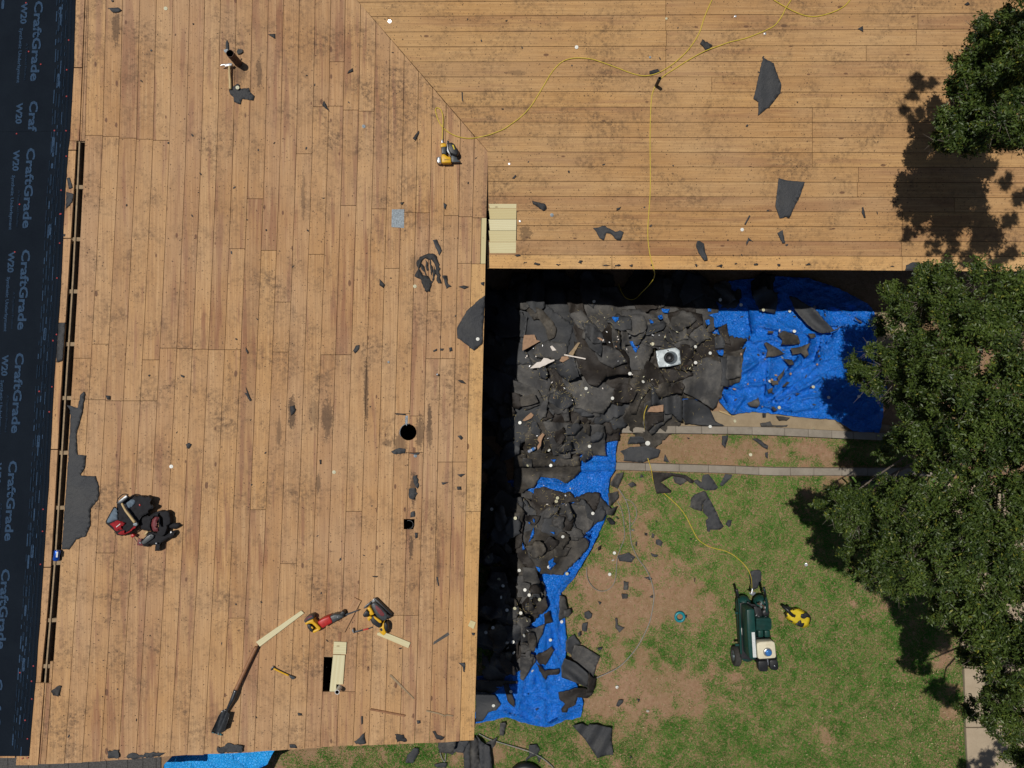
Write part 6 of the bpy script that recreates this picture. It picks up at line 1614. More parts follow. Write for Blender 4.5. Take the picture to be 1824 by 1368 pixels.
prism('grip', Q('1005,408 1040,418 1080,435 1070,455 1050,462 1020,440'), P1, .004, .030, M['grey_plastic'], h, bevel=.005)
prism('head', Q('790,350 805,320 825,305 845,325 815,335 805,358'), P1, .004, .030, M['steel'], h, bevel=.003)
Q = lambda t: zp(530, 1050, 8.686, t)
h = root_at('pry_bar', P1, 645, 1122, 'black and red pry bar with hooked end below the circular saw', 'pry bar')
prism('bar', Q('860,650 960,630 1012,618 1018,638 960,655 880,676 868,674'), P1, .004, .016, M['steel'], h, bevel=.002)
prism('red_band', Q('1012,617 1095,600 1100,618 1018,639'), P1, .005, .018, M['red'], h, bevel=.002)
prism('flat_tip', Q('1096,600 1155,577 1166,592 1100,618'), P1, .003, .010, M['steel'], h)
prism('hook', Q('848,612 858,610 866,650 872,672 858,668 840,640'), P1, .004, .055, M['galv'], h, bevel=.002)
Q = lambda t: zp(360, 1140, 6.514, t)
h = root_at('shovel', P1, 425, 1230, 'long shingle shovel with brown wooden handle and dark blade lying on the planks', 'shovel')
rod(Q('630,78 540,260 450,450 385,590'), P1, [.019, .020, .020, .021], 'reddish_wood', h, [.055, .055, .06, .065], 'handle')
rod(Q('392,575 350,690 310,770 285,830'), P1, [.024, .024, .017, .014], 'steel', h, [.065, .07, .06, .045], 'socket')
V = []
def shovel_blade():
    P = Q('235,815 262,808 300,845 320,860 300,930 262,1052 243,1058 215,1085 165,1090 110,1062 118,1040 165,940 190,880')
    def zf(x, y):
        # trough: raised rib along the middle
        ax = np.array([(360 + 265 / 6.514), (1140 + 815 / 6.514)]); bx_ = np.array([(360 + 170 / 6.514), (1140 + 1080 / 6.514)])
        d = bx_ - ax; L = np.hypot(*d); n = np.array([-d[1], d[0]]) / L
        s = (x - ax[0]) * n[0] + (y - ax[1]) * n[1]; t = ((x - ax[0]) * d[0] + (y - ax[1]) * d[1]) / L ** 2
        return .012 + .028 * np.exp(-(s / 2.6) ** 2) * np.clip(1.1 - t, 0, 1) + .0016 * s ** 2 * .35 + .010 * (1 - t)
    o, *_ = sheet('blade', P, P1, zf, M['steel'], 2.2, h, thick=.002)
    teeth = []
    for k in range(9):
        x, y = 360 + (112 + k * 15) / 6.514, 1140 + (1062 + k * 4 + (4 if k > 4 else 0)) / 6.514
        prism('tooth', [(x - .8, y - 1), (x + .8, y - 1), (x + .3, y + 2.6), (x - .9, y + 2.4)], P1, .006, .010, M['teal'] if k % 2 else M['steel'], h)
shovel_blade()

# ============================================================= nailer
Q = lambda t: zp(760, 180, 11.4, t)
h = root_at('coil_nailer', P1, 795, 275, 'yellow and black coil nailer lying by the valley at the end of a yellow hose', 'nail gun')
prism('body', Q('300,1080 350,1068 385,1090 420,1120 485,1128 500,1250 302,1255'), P1, .02, .095, M['yellow'], h, bevel=.012)
prism('cap', Q('215,1130 290,1118 300,1260 215,1255'), P1, .025, .085, M['silver'], h, bevel=.010)
prism('bumper', Q('198,1155 218,1130 218,1260 205,1240'), P1, .02, .08, M['black'], h, bevel=.006)
prism('grip', Q('292,930 388,910 400,1085 345,1072 300,1075'), P1, .03, .085, M['grey_plastic'], h, bevel=.012)
prism('grip_end', Q('275,862 330,848 395,855 400,925 280,945'), P1, .03, .085, M['yellow'], h, bevel=.012)
prism('magazine', Q('430,850 500,828 560,865 600,935 640,1010 642,1075 595,1105 480,1062 455,1010 430,960'), P1, .01, .11, M['black'], h, bevel=.014)
prism('magazine_label', Q('515,892 545,888 572,978 552,986'), P1, .111, .113, M['case_yellow'], h)
prism('nose', Q('495,1105 560,1080 610,1085 620,1180 650,1200 692,1212 680,1236 510,1242 498,1200'), P1, .01, .06, M['grey_plastic'], h, bevel=.006)
prism('bracket', Q('412,800 455,815 470,1000 500,1120 480,1125 410,1010'), P1, .01, .05, M['steel'], h, bevel=.003)
prism('knob', Q('412,800 435,795 455,812 455,850 435,880 412,860'), P1, .01, .075, M['black'], h, bevel=.008)
prism('connector', Q('300,780 325,780 345,850 300,850'), P1, .04, .065, M['silver'], h, bevel=.003)
def flat_text(body, px, py, size, ang, pl, lift, mat, parent, name='lettering', bold=.02):
    cu = bpy.data.curves.new(name, 'FONT'); cu.body = body; cu.offset = bold; cu.align_x = 'CENTER'; cu.align_y = 'CENTER'; cu.resolution_u = 2
    ob = bpy.data.objects.new('t', cu); COL.objects.link(ob)
    me = bpy.data.meshes.new_from_object(ob.evaluated_get(bpy.context.evaluated_depsgraph_get())); bpy.data.objects.remove(ob)
    for v in me.vertices:
        x, y = v.co.x * size, -v.co.y * size
        v.co = pl.at(px + x * math.cos(ang) - y * math.sin(ang), py + x * math.sin(ang) + y * math.cos(ang), lift)
    me.update()
    return link(name, me, M[mat], parent)
flat_text('DEWALT', 760 + 412 / 11.4, 180 + 1190 / 11.4, 2.3, 0.0, P1, .0965, 'black', h)

# ============================================================= reciprocating saw, circular saw
Q = lambda t: zp(530, 1050, 8.686, t)
h = root_at('reciprocating_saw', P1, 577, 1107, 'red and yellow reciprocating saw with a long thin blade', 'saw')
prism('battery', Q('92,480 140,425 215,395 245,405 250,455 180,480 130,522 105,505'), P1, .015, .115, M['grey_plastic'], h, bevel=.01)
prism('battery_top', Q('110,468 150,430 215,403 230,420 165,445 120,485'), P1, .114, .118, M['maroon'], h)
prism('rear_housing', Q('110,525 150,495 240,460 252,500 300,540 355,595 352,622 300,655 245,682 228,655 255,628 300,615 270,580 225,535 175,530 145,545 125,552'), P1, .02, .12, M['yellow'], h, bevel=.01)
prism('grip', Q('140,545 170,532 205,545 232,600 242,650 225,672 195,650 155,600'), P1, .02, .105, M['black'], h, bevel=.01)
prism('trigger', Q('205,580 225,575 245,600 225,612'), P1, .10, .112, M['yellow'], h, bevel=.002)
prism('body', Q('300,505 380,455 490,410 515,450 542,518 470,555 385,610 352,575 325,545'), P1, .02, .13, M['red'], h, bevel=.016)
prism('front_housing', Q('455,480 490,420 560,388 640,382 690,400 722,430 620,478 545,525 480,520'), P1, .02, .115, M['grey_plastic'], h, bevel=.016)
prism('shoe', Q('652,375 690,338 722,345 735,370 722,395 700,402 722,430 680,420'), P1, .01, .10, M['black'], h, bevel=.008)
prism('blade', Q('718,388 925,316 950,320 930,335 728,415'), P1, .048, .051, M['steel'], h)
prism('painted_highlight', Q('608,424 622,418 630,430 616,437'), P1, .116, .118, M['silver'], h)  # glint on the housing, imitated by a small silver plate
h = root_at('circular_saw', P1, 672, 1100, 'yellow circular saw with dark blade guard and grey shoe lying on its side', 'saw')
prism('shoe', Q('1130,190 1185,135 1215,140 1462,385 1440,445 1395,448 1330,400 1240,300 1160,230'), P1, .006, .020, M['steel'], h, bevel=.002)
prism('shoe_front', Q('1018,290 1050,250 1130,185 1150,215 1110,260 1060,285 1025,300'), P1, .006, .035, M['steel'], h, bevel=.004)
prism('shoe_rail', Q('1185,140 1215,135 1462,380 1450,405 1180,165'), P1, .02, .06, M['black'], h, bevel=.004)
prism('blade_guard', Q('1135,235 1175,205 1215,210 1300,290 1375,370 1392,430 1375,475 1330,492 1280,480 1225,430 1180,350 1150,290'), P1, .03, .10, M['grey_plastic'], h, bevel=.018)
prism('blade', Q('1200,240 1240,260 1300,320 1345,385 1330,418 1290,410 1240,355 1205,290'), P1, .095, .104, M['maroon'], h, bevel=.003)
prism('guard_cover', Q('1350,395 1380,380 1440,410 1432,445 1395,450 1370,440'), P1, .02, .09, M['black'], h, bevel=.008)
prism('gear_housing', Q('1072,292 1112,268 1140,300 1185,385 1160,398 1125,405 1105,375 1115,350 1085,320'), P1, .04, .13, M['yellow'], h, bevel=.010)
prism('motor', Q('1008,392 1058,328 1100,345 1118,372 1090,428 1030,432 1012,415'), P1, .03, .13, M['black'], h, bevel=.016)
prism('front_grip', Q('1078,432 1120,415 1150,430 1145,455 1120,462 1112,500 1082,470'), P1, .05, .14, M['yellow'], h, bevel=.006)
prism('handle', Q('1125,470 1165,400 1215,440 1300,515 1290,580 1255,602 1205,570 1150,530'), P1, .04, .12, M['black'], h, bevel=.012)
prism('handle_strip', Q('1170,415 1200,425 1295,490 1298,518 1265,520 1190,455'), P1, .10, .135, M['yellow'], h, bevel=.006)
prism('battery_mount', Q('1262,600 1305,580 1320,520 1338,515 1340,600 1372,680 1332,718 1272,672'), P1, .03, .13, M['yellow'], h, bevel=.008)
prism('battery', Q('1335,520 1372,508 1400,560 1395,640 1372,665 1345,640'), P1, .02, .12, M['black'], h, bevel=.010)
prism('window', Q('1268,608 1300,598 1318,632 1290,650'), P1, .131, .134, M['black'], h)

# ============================================================= tool pouches
Q = lambda t: zp(170, 860, 10.52, t)
def cushion(name, P, z0, z1, mat, parent, wr=.012, pl=P1, step=3.0, edge=4.0):
    """soft piece: rounded over its edge, wrinkled on top"""
    arr = np.array(P)
    def dist(x, y):
        d = np.full(len(x), 1e9)
        for i in range(len(P)):
            a = arr[i]; b = arr[(i + 1) % len(P)]; ab = b - a; L2 = (ab ** 2).sum() + 1e-9
            t = np.clip(((x - a[0]) * ab[0] + (y - a[1]) * ab[1]) / L2, 0, 1)
            d = np.minimum(d, np.hypot(x - a[0] - ab[0] * t, y - a[1] - ab[1] * t))
        return d
    def zf(x, y):
        k = np.clip(dist(x, y) / edge, 0, 1)
        return z0 + (z1 - z0) * np.sqrt(1 - (1 - k) ** 2) + wr * (vnoise(x, y, .25, 3) - .5) * k
    o, *_ = sheet(name, jag(P, .15, 3), pl, zf, M[mat], step, parent, thick=0)
    return o
h = root_at('tool_pouch', P1, 228, 920, 'red and black canvas tool pouch with blue grey lining', 'tool bag')
cushion('black_body', Q('400,390 470,300 560,250 640,265 700,222 800,235 880,228 980,250 1010,225 1095,300 1060,340 1045,385 1100,400 1118,450 1090,495 1030,520 1000,590 880,645 860,700 830,800 780,840 600,965 500,1000 400,975 340,890 200,765 190,720 330,470 365,440 400,470'), .004, .13, 'canvas', h, .03)
cushion('red_panel', Q('265,772 330,735 420,700 480,715 575,745 560,775 500,830 520,870 440,890 410,915 365,890 330,830'), .12, .165, 'redcloth', h, .02)
cushion('red_band', Q('420,950 470,905 545,890 560,935 640,900 720,815 768,820 740,850 620,940 530,975 470,968'), .12, .155, 'redcloth', h, .01, edge=2)
cushion('lining', Q('225,700 300,560 355,470 400,480 412,520 415,600 410,690 330,720 250,748 215,740'), .13, .150, 'lining', h, .012, edge=2)
cushion('lining', Q('545,400 600,355 660,312 710,310 745,345 735,400 690,440 625,490 585,460'), .125, .148, 'lining', h, .010, edge=2)
prism('buckle', Q('815,395 838,402 845,430 825,440 812,420'), P1, .13, .142, M['red'], h, bevel=.003)
prism('stitching', Q('385,825 460,765 468,772 392,835'), P1, .168, .170, M['white'], h)
rod(Q('400,380 425,300 500,225 560,212 620,225'), P1, .005, 'canvas', h, .15, 'strap')
h = root_at('tool_belt', P1, 290, 940, 'black tool belt curled into a loop with a dull red pad', 'tool belt')
cushion('black_pouch', Q('832,780 855,650 930,610 1030,600 1100,560 1180,530 1240,545 1200,600 1190,640 1120,640 1070,690 1045,800 1070,900 1000,905 900,890 850,860'), .004, .12, 'canvas', h, .02)
prism('loop_rear', Q('1100,560 1200,525 1270,545 1330,520 1388,570 1375,620 1398,660 1400,760 1350,800 1300,860 1262,820 1255,660 1200,600 1150,600'), P1, .004, .09, M['canvas'], h, bevel=.012)
prism('loop_front', Q('1180,650 1205,660 1200,760 1235,830 1270,830 1330,790 1340,840 1300,960 1240,1010 1160,960 1150,900 1180,860'), P1, .004, .10, M['canvas'], h, bevel=.012)
cushion('red_pad', Q('1060,690 1120,635 1195,645 1160,720 1155,820 1190,905 1150,918 1080,905 1045,800'), .09, .125, 'maroon', h, .004, edge=2.5)
cushion('leather_tab', Q('1330,790 1400,770 1450,750 1540,748 1580,772 1618,780 1600,805 1540,850 1500,870 1420,860 1370,900 1310,980 1290,960 1310,870'), .01, .06, 'canvas', h, .012, edge=3)
cushion('lower_pouch', Q('990,915 1090,910 1240,940 1300,980 1440,900 1520,880 1500,960 1440,1040 1360,1060 1310,1100 1240,1140 1225,1275 1112,1280 1125,1165 1010,1165 990,1200 900,1190 880,1150 830,1110 940,1010'), .004, .09, 'canvas', h, .02)
prism('strap', Q('850,1120 960,1000 1040,960 1100,985 1080,1040 940,1140 880,1160'), P1, .09, .115, M['grey_plastic'], h, bevel=.006)
prism('red_tag', Q('800,1050 870,1055 850,1100 890,1170 870,1185 772,1170'), P1, .03, .045, M['maroon'], h, bevel=.004)
prism('orange_tip', Q('655,975 690,955 738,980 725,1010 680,1035 655,1010'), P1, .02, .07, M['red'], h, bevel=.008)
rod(Q('722,1020 760,1070 778,1105'), P1, .0035, 'steel', h, .05, 'rod')
for t in ('838,1125', '1025,993', '1140,1135'):
    (x, y), = Q(t); c = P1.at(x, y, .118)
    tube('rivet', [c, c + Vector((0, 0, .006))], .010, M['silver'], h, 10)
prism('wood_grip', Q('905,960 960,905 995,915 930,990'), P1, .05, .075, M['ash'], h, bevel=.006)
prism('clip', Q('1405,915 1418,905 1430,935 1418,950 1400,940'), P1, .06, .07, M['silver'], h)

# ============================================================= blue can, bottle
c = P3.at(101.5, 988, .03)
h = empty('drink_can', P3.at(101.5, 988, 0), 'crushed blue drink can lying in the ridge slot beside the felt remnant', 'can')
a = P3.at(102.8, 979.5, .012); b = P3.at(99.8, 998.5, .012)
d = b - a
tube('can_body', [a + d * t for t in (0, .06, .12, .5, .88, .94, 1)], [.024, .029, .032, .030, .032, .029, .024], M['blue'], h, 16)
tube('can_lid', [a - d * .015, a], [.022, .024], M['silver'], h, 16)
prism('print_band', zp(0, 684, 4, '402,1195 414,1195 410,1235 398,1235'), P3, .045, .0455, M['sticker'], h)
z0 = float(hget(949, 802)) + .03
a = GR.at(915 + 235 / 9.12, 680 + 1140 / 9.12, z0 + .02); b = GR.at(915 + 375 / 9.12, 680 + 1060 / 9.12, z0 + .03)
h = empty('plastic_bottle', a, 'small clear and blue plastic bottle lying on the felt near the shadow edge', 'bottle')
d = b - a
tube('bottle', [a + d * t for t in (0, .05, .5, .7, .85, .88)], [.018, .022, .022, .022, .012, .012], M['twine'], h, 12)
tube('label_band', [a + d * t for t in (.45, .72)], [.0232, .0232], M['capblue'], h, 12)

# ============================================================= flashing plate with collar
Q = lambda t: zp(1120, 590, 7.2, t)
zz = float(max(hget([1172, 1190, 1211, 1172, 1211, 1192], [622, 638, 622, 652, 652, 652]))) + .015
h = empty('flashing_plate', GR.at(1192, 638, .1), 'shiny square flashing plate with a round rubber collar lying on the felt heap', 'flashing')
sheet('plate', densify(Q('348,252 600,210 652,245 668,420 520,452 385,462 360,350'), 5), GR, lambda x, y: zz + .012 * vnoise(x, y, .12, 2), M['lead'], 4, h, thick=.003)
cc = Q('505,340')[0]; c = GR.at(*cc, zz + .012)
V, Fc = [], []
S = 28
prof = [(.092, 0.0), (.080, .012), (.070, .05), (.058, .085), (.046, .088), (.044, .03), (.020, .02)]
for i, (r, z) in enumerate(prof):
    off = Vector((.0, .0, 0)) * 0
    for k in range(S):
        t = 2 * math.pi * k / S
        V.append(c + Vector((r * math.cos(t) + (.035 if i < 1 else .02 if i < 2 else 0) * 1.0, r * math.sin(t) * (.95), z)))
for i in range(len(prof) - 1):
    for k in range(S): Fc.append([i * S + k, i * S + (k + 1) % S, (i + 1) * S + (k + 1) % S, (i + 1) * S + k])
Fc.append([(len(prof) - 1) * S + k for k in range(S)])
mesh('collar', V, Fc, [M['galv'], M['black'], M['rust']], h, smooth=True)
o = COL.objects[-1]
for i, p in enumerate(o.data.polygons): p.material_index = 0 if i < S else (1 if i >= 2 * S else 2 if 8 < i % S < 18 else 0)

# ============================================================= compressor
Q = lambda t: zp(1280, 1010, 6.84, t)
h = root_at('air_compressor', GR, 1345, 1120, 'dark green petrol air compressor on a wheelbarrow frame standing on the lawn', 'compressor')
def gt(px, py, z): return GR.at(px, py, z)
def tank(name, x, y0, y1, z, r, mat):
    P = []
    R_ = []
    for t, q in ((0, .25), (.02, .6), (.06, .9), (.11, 1), (.89, 1), (.94, .9), (.98, .6), (1, .25)):
        P.append(gt(x[0] + (x[1] - x[0]) * t, y0 + (y1 - y0) * t, z)); R_.append(r * q)
    return tube(name, P, R_, M[mat], h, 20)
tank('air_tank', (1323, 1331), 1061, 1178, .22, .105, 'green')
tank('air_tank', (1354, 1360), 1060, 1176, .22, .105, 'green')
prism('base_plate', Q('245,440 345,440 470,470 500,560 500,900 480,1130 380,1135 285,1120 262,1060 250,760'), GR, .30, .335, M['black'], h, bevel=.004)
prism('belt_guard', Q('342,522 395,512 438,518 445,640 466,950 468,1105 440,1125 378,1118 366,1000 350,760'), GR, .34, .60, M['green'], h, bevel=.014)
prism('front_plate', Q('285,1060 360,1085 365,1140 300,1145 280,1120'), GR, .12, .33, M['green'], h, bevel=.01)
prism('sticker', Q('402,795 440,795 462,1102 420,1102'), GR, .601, .603, M['sticker'], h)
prism('tank_sticker', Q('272,742 300,742 342,880 318,888 285,830'), GR, .336, .338, M['sticker'], h)
prism('warning_strip', Q('316,798 338,798 342,885 326,888'), GR, .3385, .340, M['redcap'], h)
prism('warning_print', Q('321,805 334,805 337,878 328,880'), GR, .3405, .342, M['sticker'], h)
for i in range(9):
    y = 640 + i * 15
    prism('fin', Q(f'{455 + (i % 2) * 3},{y} {640 + 8 * math.sin(i / 8 * 3.1):.0f},{y - 6} {642 + 8 * math.sin(i / 8 * 3.1):.0f},{y + 3} {456 + (i % 2) * 3},{y + 9}'), GR, .36, .52, M['green'], h)
prism('pump_head', Q('462,630 632,622 642,760 466,770'), GR, .35, .505, M['green'], h, bevel=.006)
for a0, a1 in ((482, 545), (562, 625)):
    prism('pump_cylinder', Q(f'{a0},775 {a1},770 {a1 + 4},858 {a0 + 4},862'), GR, .34, .46, M['green'], h, bevel=.014)
prism('crankcase', Q('445,860 625,865 628,900 470,905'), GR, .33, .42, M['black'], h, bevel=.006)
c = gt(1364.5, 1092, .44)
tube('air_filter', [c - Vector((0, 0, .06)), c - Vector((0, 0, .01)), c, c + Vector((0, 0, .004))], [.052, .052, .045, .02], M['black'], h, 20)
prism('gauge_block', Q('560,485 590,480 592,512 566,515'), GR, .38, .44, M['silver'], h, bevel=.004)
for t in ('495,615', '577,612', '520,452', '575,437'):
    (x, y), = Q(t); c = gt(x, y, .44)
    tube('fitting', [c - Vector((0, 0, .07)), c], .013, M['silver'], h, 10)
rod(Q('470,445 540,470 560,520 580,540'), GR, .010, 'rust', h, .42, 'copper_pipe')
rod(Q('350,430 400,460 450,470 470,560 450,600'), GR, .012, 'steel', h, .40, 'pipe_run')
prism('manifold', Q('430,480 520,500 540,600 470,610 440,560'), GR, .34, .41, M['black'], h, bevel=.01)
prism('fuel_tank', Q('465,935 500,915 650,905 685,920 692,960 704,1090 690,1112 500,1125 480,1110 468,1000'), GR, .48, .60, M['cream'], h, bevel=.022)
prism('tank_recess', Q('490,955 665,945 680,1085 505,1098'), GR, .595, .604, M['cream'], h, bevel=.004)
(x, y), = Q('598,1037'); c = gt(x, y, .606)
tube('filler_ring', [c, c + Vector((0, 0, .012))], [.060, .052], M['silver'], h, 22)
tube('fuel_cap', [c + Vector((.003, 0, .01)), c + Vector((.003, 0, .035)), c + Vector((.003, 0, .038))], [.044, .042, .03], M['capblue'], h, 22)
prism('muffler', Q('482,1165 495,1145 585,1143 605,1165 605,1260 590,1277 510,1278 488,1255'), GR, .42, .52, M['black'], h, bevel=.018)
prism('air_cleaner', Q('620,1150 640,1130 710,1130 728,1155 735,1240 715,1262 645,1258 628,1235'), GR, .42, .53, M['black'], h, bevel=.018)
(x, y), = Q('680,1203'); c = gt(x, y, .532)
tube('wing_nut', [c, c + Vector((0, 0, .01))], .010, M['silver'], h, 8)
prism('engine_block', Q('480,900 680,905 720,1130 490,1140'), GR, .30, .47, M['black'], h, bevel=.01)
(x, y), = Q('600,1190'); c = gt(x, y, .5)
prism('bracket', Q('592,1125 605,1125 608,1195 596,1198'), GR, .45, .515, M['silver'], h)
P = [gt(1311.5, 1049, .62), gt(1313.5, 1056, .62), gt(1316, 1072, .55), gt(1318, 1100, .42), gt(1319, 1130, .36), gt(1320, 1165, .34)]
tube('handle_bar', smooth_path(P), .013, M['green'], h, 10)
tube('handle_grip', [P[0], P[0] + (P[1] - P[0]) * .5, P[1], P[1] + (P[2] - P[1]) * .5], .019, M['black'], h, 10)
P = [gt(1360.5, 1046, .62), gt(1362, 1054, .62), gt(1365, 1070, .52), gt(1366, 1100, .40), gt(1366, 1130, .34)]
tube('handle_bar', smooth_path(P), .013, M['green'], h, 10)
tube('handle_grip', [P[0], P[0] + (P[1] - P[0]) * .5, P[1], P[1] + (P[2] - P[1]) * .5], .019, M['black'], h, 10)
for y in (1092, 1149):
    box_between('side_bracket', gt(1310, y, .3), gt(1319, y, .3), .03, .03, M['green'], h)
# wheel: axis along X
wc = gt(1311, 1168.5, .13)
def wheel(c, R_, w, parent):
    S = 28; V, Fc = [], []
    prof = [(-w / 2, R_ * .62), (-w / 2, R_ * .9), (-w * .36, R_), (w * .36, R_), (w / 2, R_ * .9), (w / 2, R_ * .62)]
    for x, r in prof:
        for k in range(S):
            t = 2 * math.pi * k / S; V.append(c + Vector((x, r * math.cos(t), r * math.sin(t))))
    for i in range(len(prof)):
        j = (i + 1) % len(prof)
        for k in range(S): Fc.append([i * S + k, i * S + (k + 1) % S, j * S + (k + 1) % S, j * S + k])
    wh = mesh('wheel', V, Fc, M['rubber'], parent, smooth=False)
    V, Fc = [], []
    for x, r in ((-w * .3, R_ * .62), (-w * .3, R_ * .15), (-w * .55, R_ * .15), (-w * .55, .001)):
        for k in range(S):
            t = 2 * math.pi * k / S; V.append(c + Vector((x, r * math.cos(t), r * math.sin(t))))
    for i in range(3):
        for k in range(S): Fc.append([i * S + k, i * S + (k + 1) % S, (i + 1) * S + (k + 1) % S, (i + 1) * S + k])
    mesh('rim', V, Fc, M['galv'], wh)
    return wh
wheel(wc, .135, .085, h)
tube('axle', [wc, gt(1340, 1168, .13)], .012, M['steel'], h, 8)
tube('foot', [gt(1325, 1075, .3), gt(1325, 1075, 0)], .014, M['green'], h, 8)
tube('foot', [gt(1356, 1075, .3), gt(1356, 1075, 0)], .014, M['green'], h, 8)
tube('foot', [gt(1356, 1165, .3), gt(1356, 1165, 0)], .014, M['green'], h, 8)
prism('hose_tee', Q('368,312 400,318 408,262 420,262 425,315 455,305 452,322 425,350 400,345'), GR, .40, .425, M['silver'], h, bevel=.004)

# ============================================================= yellow case, ring, pot, tyre
Q = lambda t: zp(1360, 1060, 18.24, t)
h = root_at('plastic_case', GR, 1420, 1098, 'yellow plastic case with black pads and handle on the lawn beside the compressor', 'case')
body = Q('1010,420 1100,400 1240,470 1400,560 1490,640 1530,720 1545,800 1500,930 1470,1010 1400,1050 1300,1075 1200,1045 1030,975 940,930 860,880 790,810 720,760 700,620 740,520 860,440')
cushion('shell', body, .01, .21, 'case_yellow', h, .010, GR, 2.2, 5.0)
for t in ('1210,610 1300,585 1400,580 1480,630 1535,720 1490,740 1430,725 1330,785 1240,750 1190,715', '1180,800 1225,810 1250,900 1345,900 1330,960 1290,1030 1230,1045 1120,1010 1035,955 1060,910'):
    cushion('rubber_pad', Q(t), .19, .225, 'black', h, .003, GR, 2, 1.5)
for t in ('955,510 990,485 1035,500 1040,545 1000,560 960,540', '870,840 900,820 960,840 965,870 920,885 880,865', '740,680 775,650 800,665 780,700 750,705'):
    prism('rubber_foot', Q(t), GR, .14, .205, M['black'], h, bevel=.003)
cushion('end_cap', Q('1440,590 1500,640 1545,740 1540,830 1490,960 1470,940 1500,840 1490,740 1440,660'), .12, .19, 'black', h, .003, GR, 2, 1.5)
rod(Q('630,365 720,430 800,500 860,580 960,670'), GR, [.022, .026, .026, .022, .024], 'black', h, [.18, .22, .24, .24, .22], 'handle')
cushion('handle_mount', Q('940,670 960,640 1020,615 1055,660 1040,720 980,745'), .18, .235, 'black', h, .0, GR, 2, 1.5)
cushion('shadowed_grip', Q('740,380 800,330 860,380 910,450 900,520 850,560 780,510 730,440'), .12, .2, 'black', h, .003, GR, 2, 2)
prism('seam', Q('1240,760 1420,850 1400,870 1240,790'), GR, .205, .216, M['case_yellow'], h, bevel=.002)
c = GR.at(1211, 1099, .03)
h = empty('teal_ring', GR.at(1211, 1099, 0), 'teal plastic ring lying on bare soil in the middle of the lawn', 'ring')
V, Fc = [], []; S = 36; T = 10
for i in range(S):
    a = 2 * math.pi * i / S
    for j in range(T):
        b = 2 * math.pi * j / T
        r = .060 + .020 * math.cos(b); V.append(c + Vector((r * math.cos(a), r * math.sin(a), .018 * math.sin(b))))
for i in range(S):
    for j in range(T): Fc.append([i * T + j, ((i + 1) % S) * T + j, ((i + 1) % S) * T + (j + 1) % T, i * T + (j + 1) % T])
mesh('ring', V, Fc, M['teal'], h, smooth=True)
prism('black_clip', [(1221, 1096.5), (1224, 1096), (1224, 1100), (1221, 1101)], GR, .01, .03, M['black'], h)
# plant pot
h = root_at('plant_pot', GR, 1530, 868, 'black plant pot with long strap leaves in the shade below the lower kerb', 'plant')
c = GR.at(1531, 870, 0)
V, Fc = [], []; S = 26
prof = [(.10, 0), (.14, .22), (.155, .22), (.155, .25), (.135, .25), (.13, .20)]
for r, z in prof:
    for k in range(S):
        t = 2 * math.pi * k / S; V.append(c + Vector((r * math.cos(t), r * math.sin(t), z)))
for i in range(len(prof) - 1):
    for k in range(S): Fc.append([i * S + k, i * S + (k + 1) % S, (i + 1) * S + (k + 1) % S, (i + 1) * S + k])
mesh('pot', V, Fc, M['pot'], h)
mesh('potting_soil', [c + Vector((.132 * math.cos(2 * math.pi * k / S), .132 * math.sin(2 * math.pi * k / S), .19)) for k in range(S)], [list(range(S))], M['soil'], h)
def strap_leaf(pts, w, zs):
    P = smooth_path([GR.at(x, y, z) for (x, y), z in zip(pts, zs)], 5); V, Fc = [], []
    n = len(P)
    for i, p in enumerate(P):
        d = (P[min(i + 1, n - 1)] - P[max(i - 1, 0)]).normalized(); s = d.cross(Vector((0, 0, 1))); s.normalize()
        ww = w * math.sin(math.pi * min(.97, .12 + i / n * .86)) ** .6
        V += [p - s * ww, p + Vector((0, 0, -.006)), p + s * ww]
        if i: b = 3 * i; Fc += [[b - 3, b - 2, b + 1, b], [b - 2, b - 1, b + 2, b + 1]]
    mesh('leaf', V, Fc, M['plant'], h, smooth=True)
q = lambda t: zp(1420, 840, 6.217, t)
strap_leaf(q('680,180 620,180 560,195 510,215'), .012, [.28, .45, .5, .42]); strap_leaf(q('690,200 660,130 620,70 590,50'), .012, [.28, .5, .6, .55])
strap_leaf(q('720,180 780,190 850,150 910,135'), .024, [.28, .5, .62, .6]); strap_leaf(q('740,185 770,190 800,150 830,110'), .016, [.28, .5, .6, .6]); strap_leaf(q('680,190 700,150 680,110'), .012, [.28, .45, .5])
strap_leaf(q('690,190 650,200 600,185 560,200'), .010, [.28, .4, .45, .4])
# tyre at the bottom edge
c = GR.at(936, 1392, .07)
V, Fc = [], []; S = 40; T = 12
for i in range(S):
    a = 2 * math.pi * i / S
    for j in range(T):
        b = 2 * math.pi * j / T
        r = .20 + .065 * math.cos(b); V.append(c + Vector((r * math.cos(a), r * math.sin(a), .065 * math.sin(b))))
for i in range(S):
    for j in range(T): Fc.append([i * T + j, ((i + 1) % S) * T + j, ((i + 1) % S) * T + (j + 1) % T, i * T + (j + 1) % T])
tag(mesh('tyre', V, Fc, M['black'], None, smooth=True), 'black round rim cut off by the lower picture edge, lying on the soil', 'tyre')

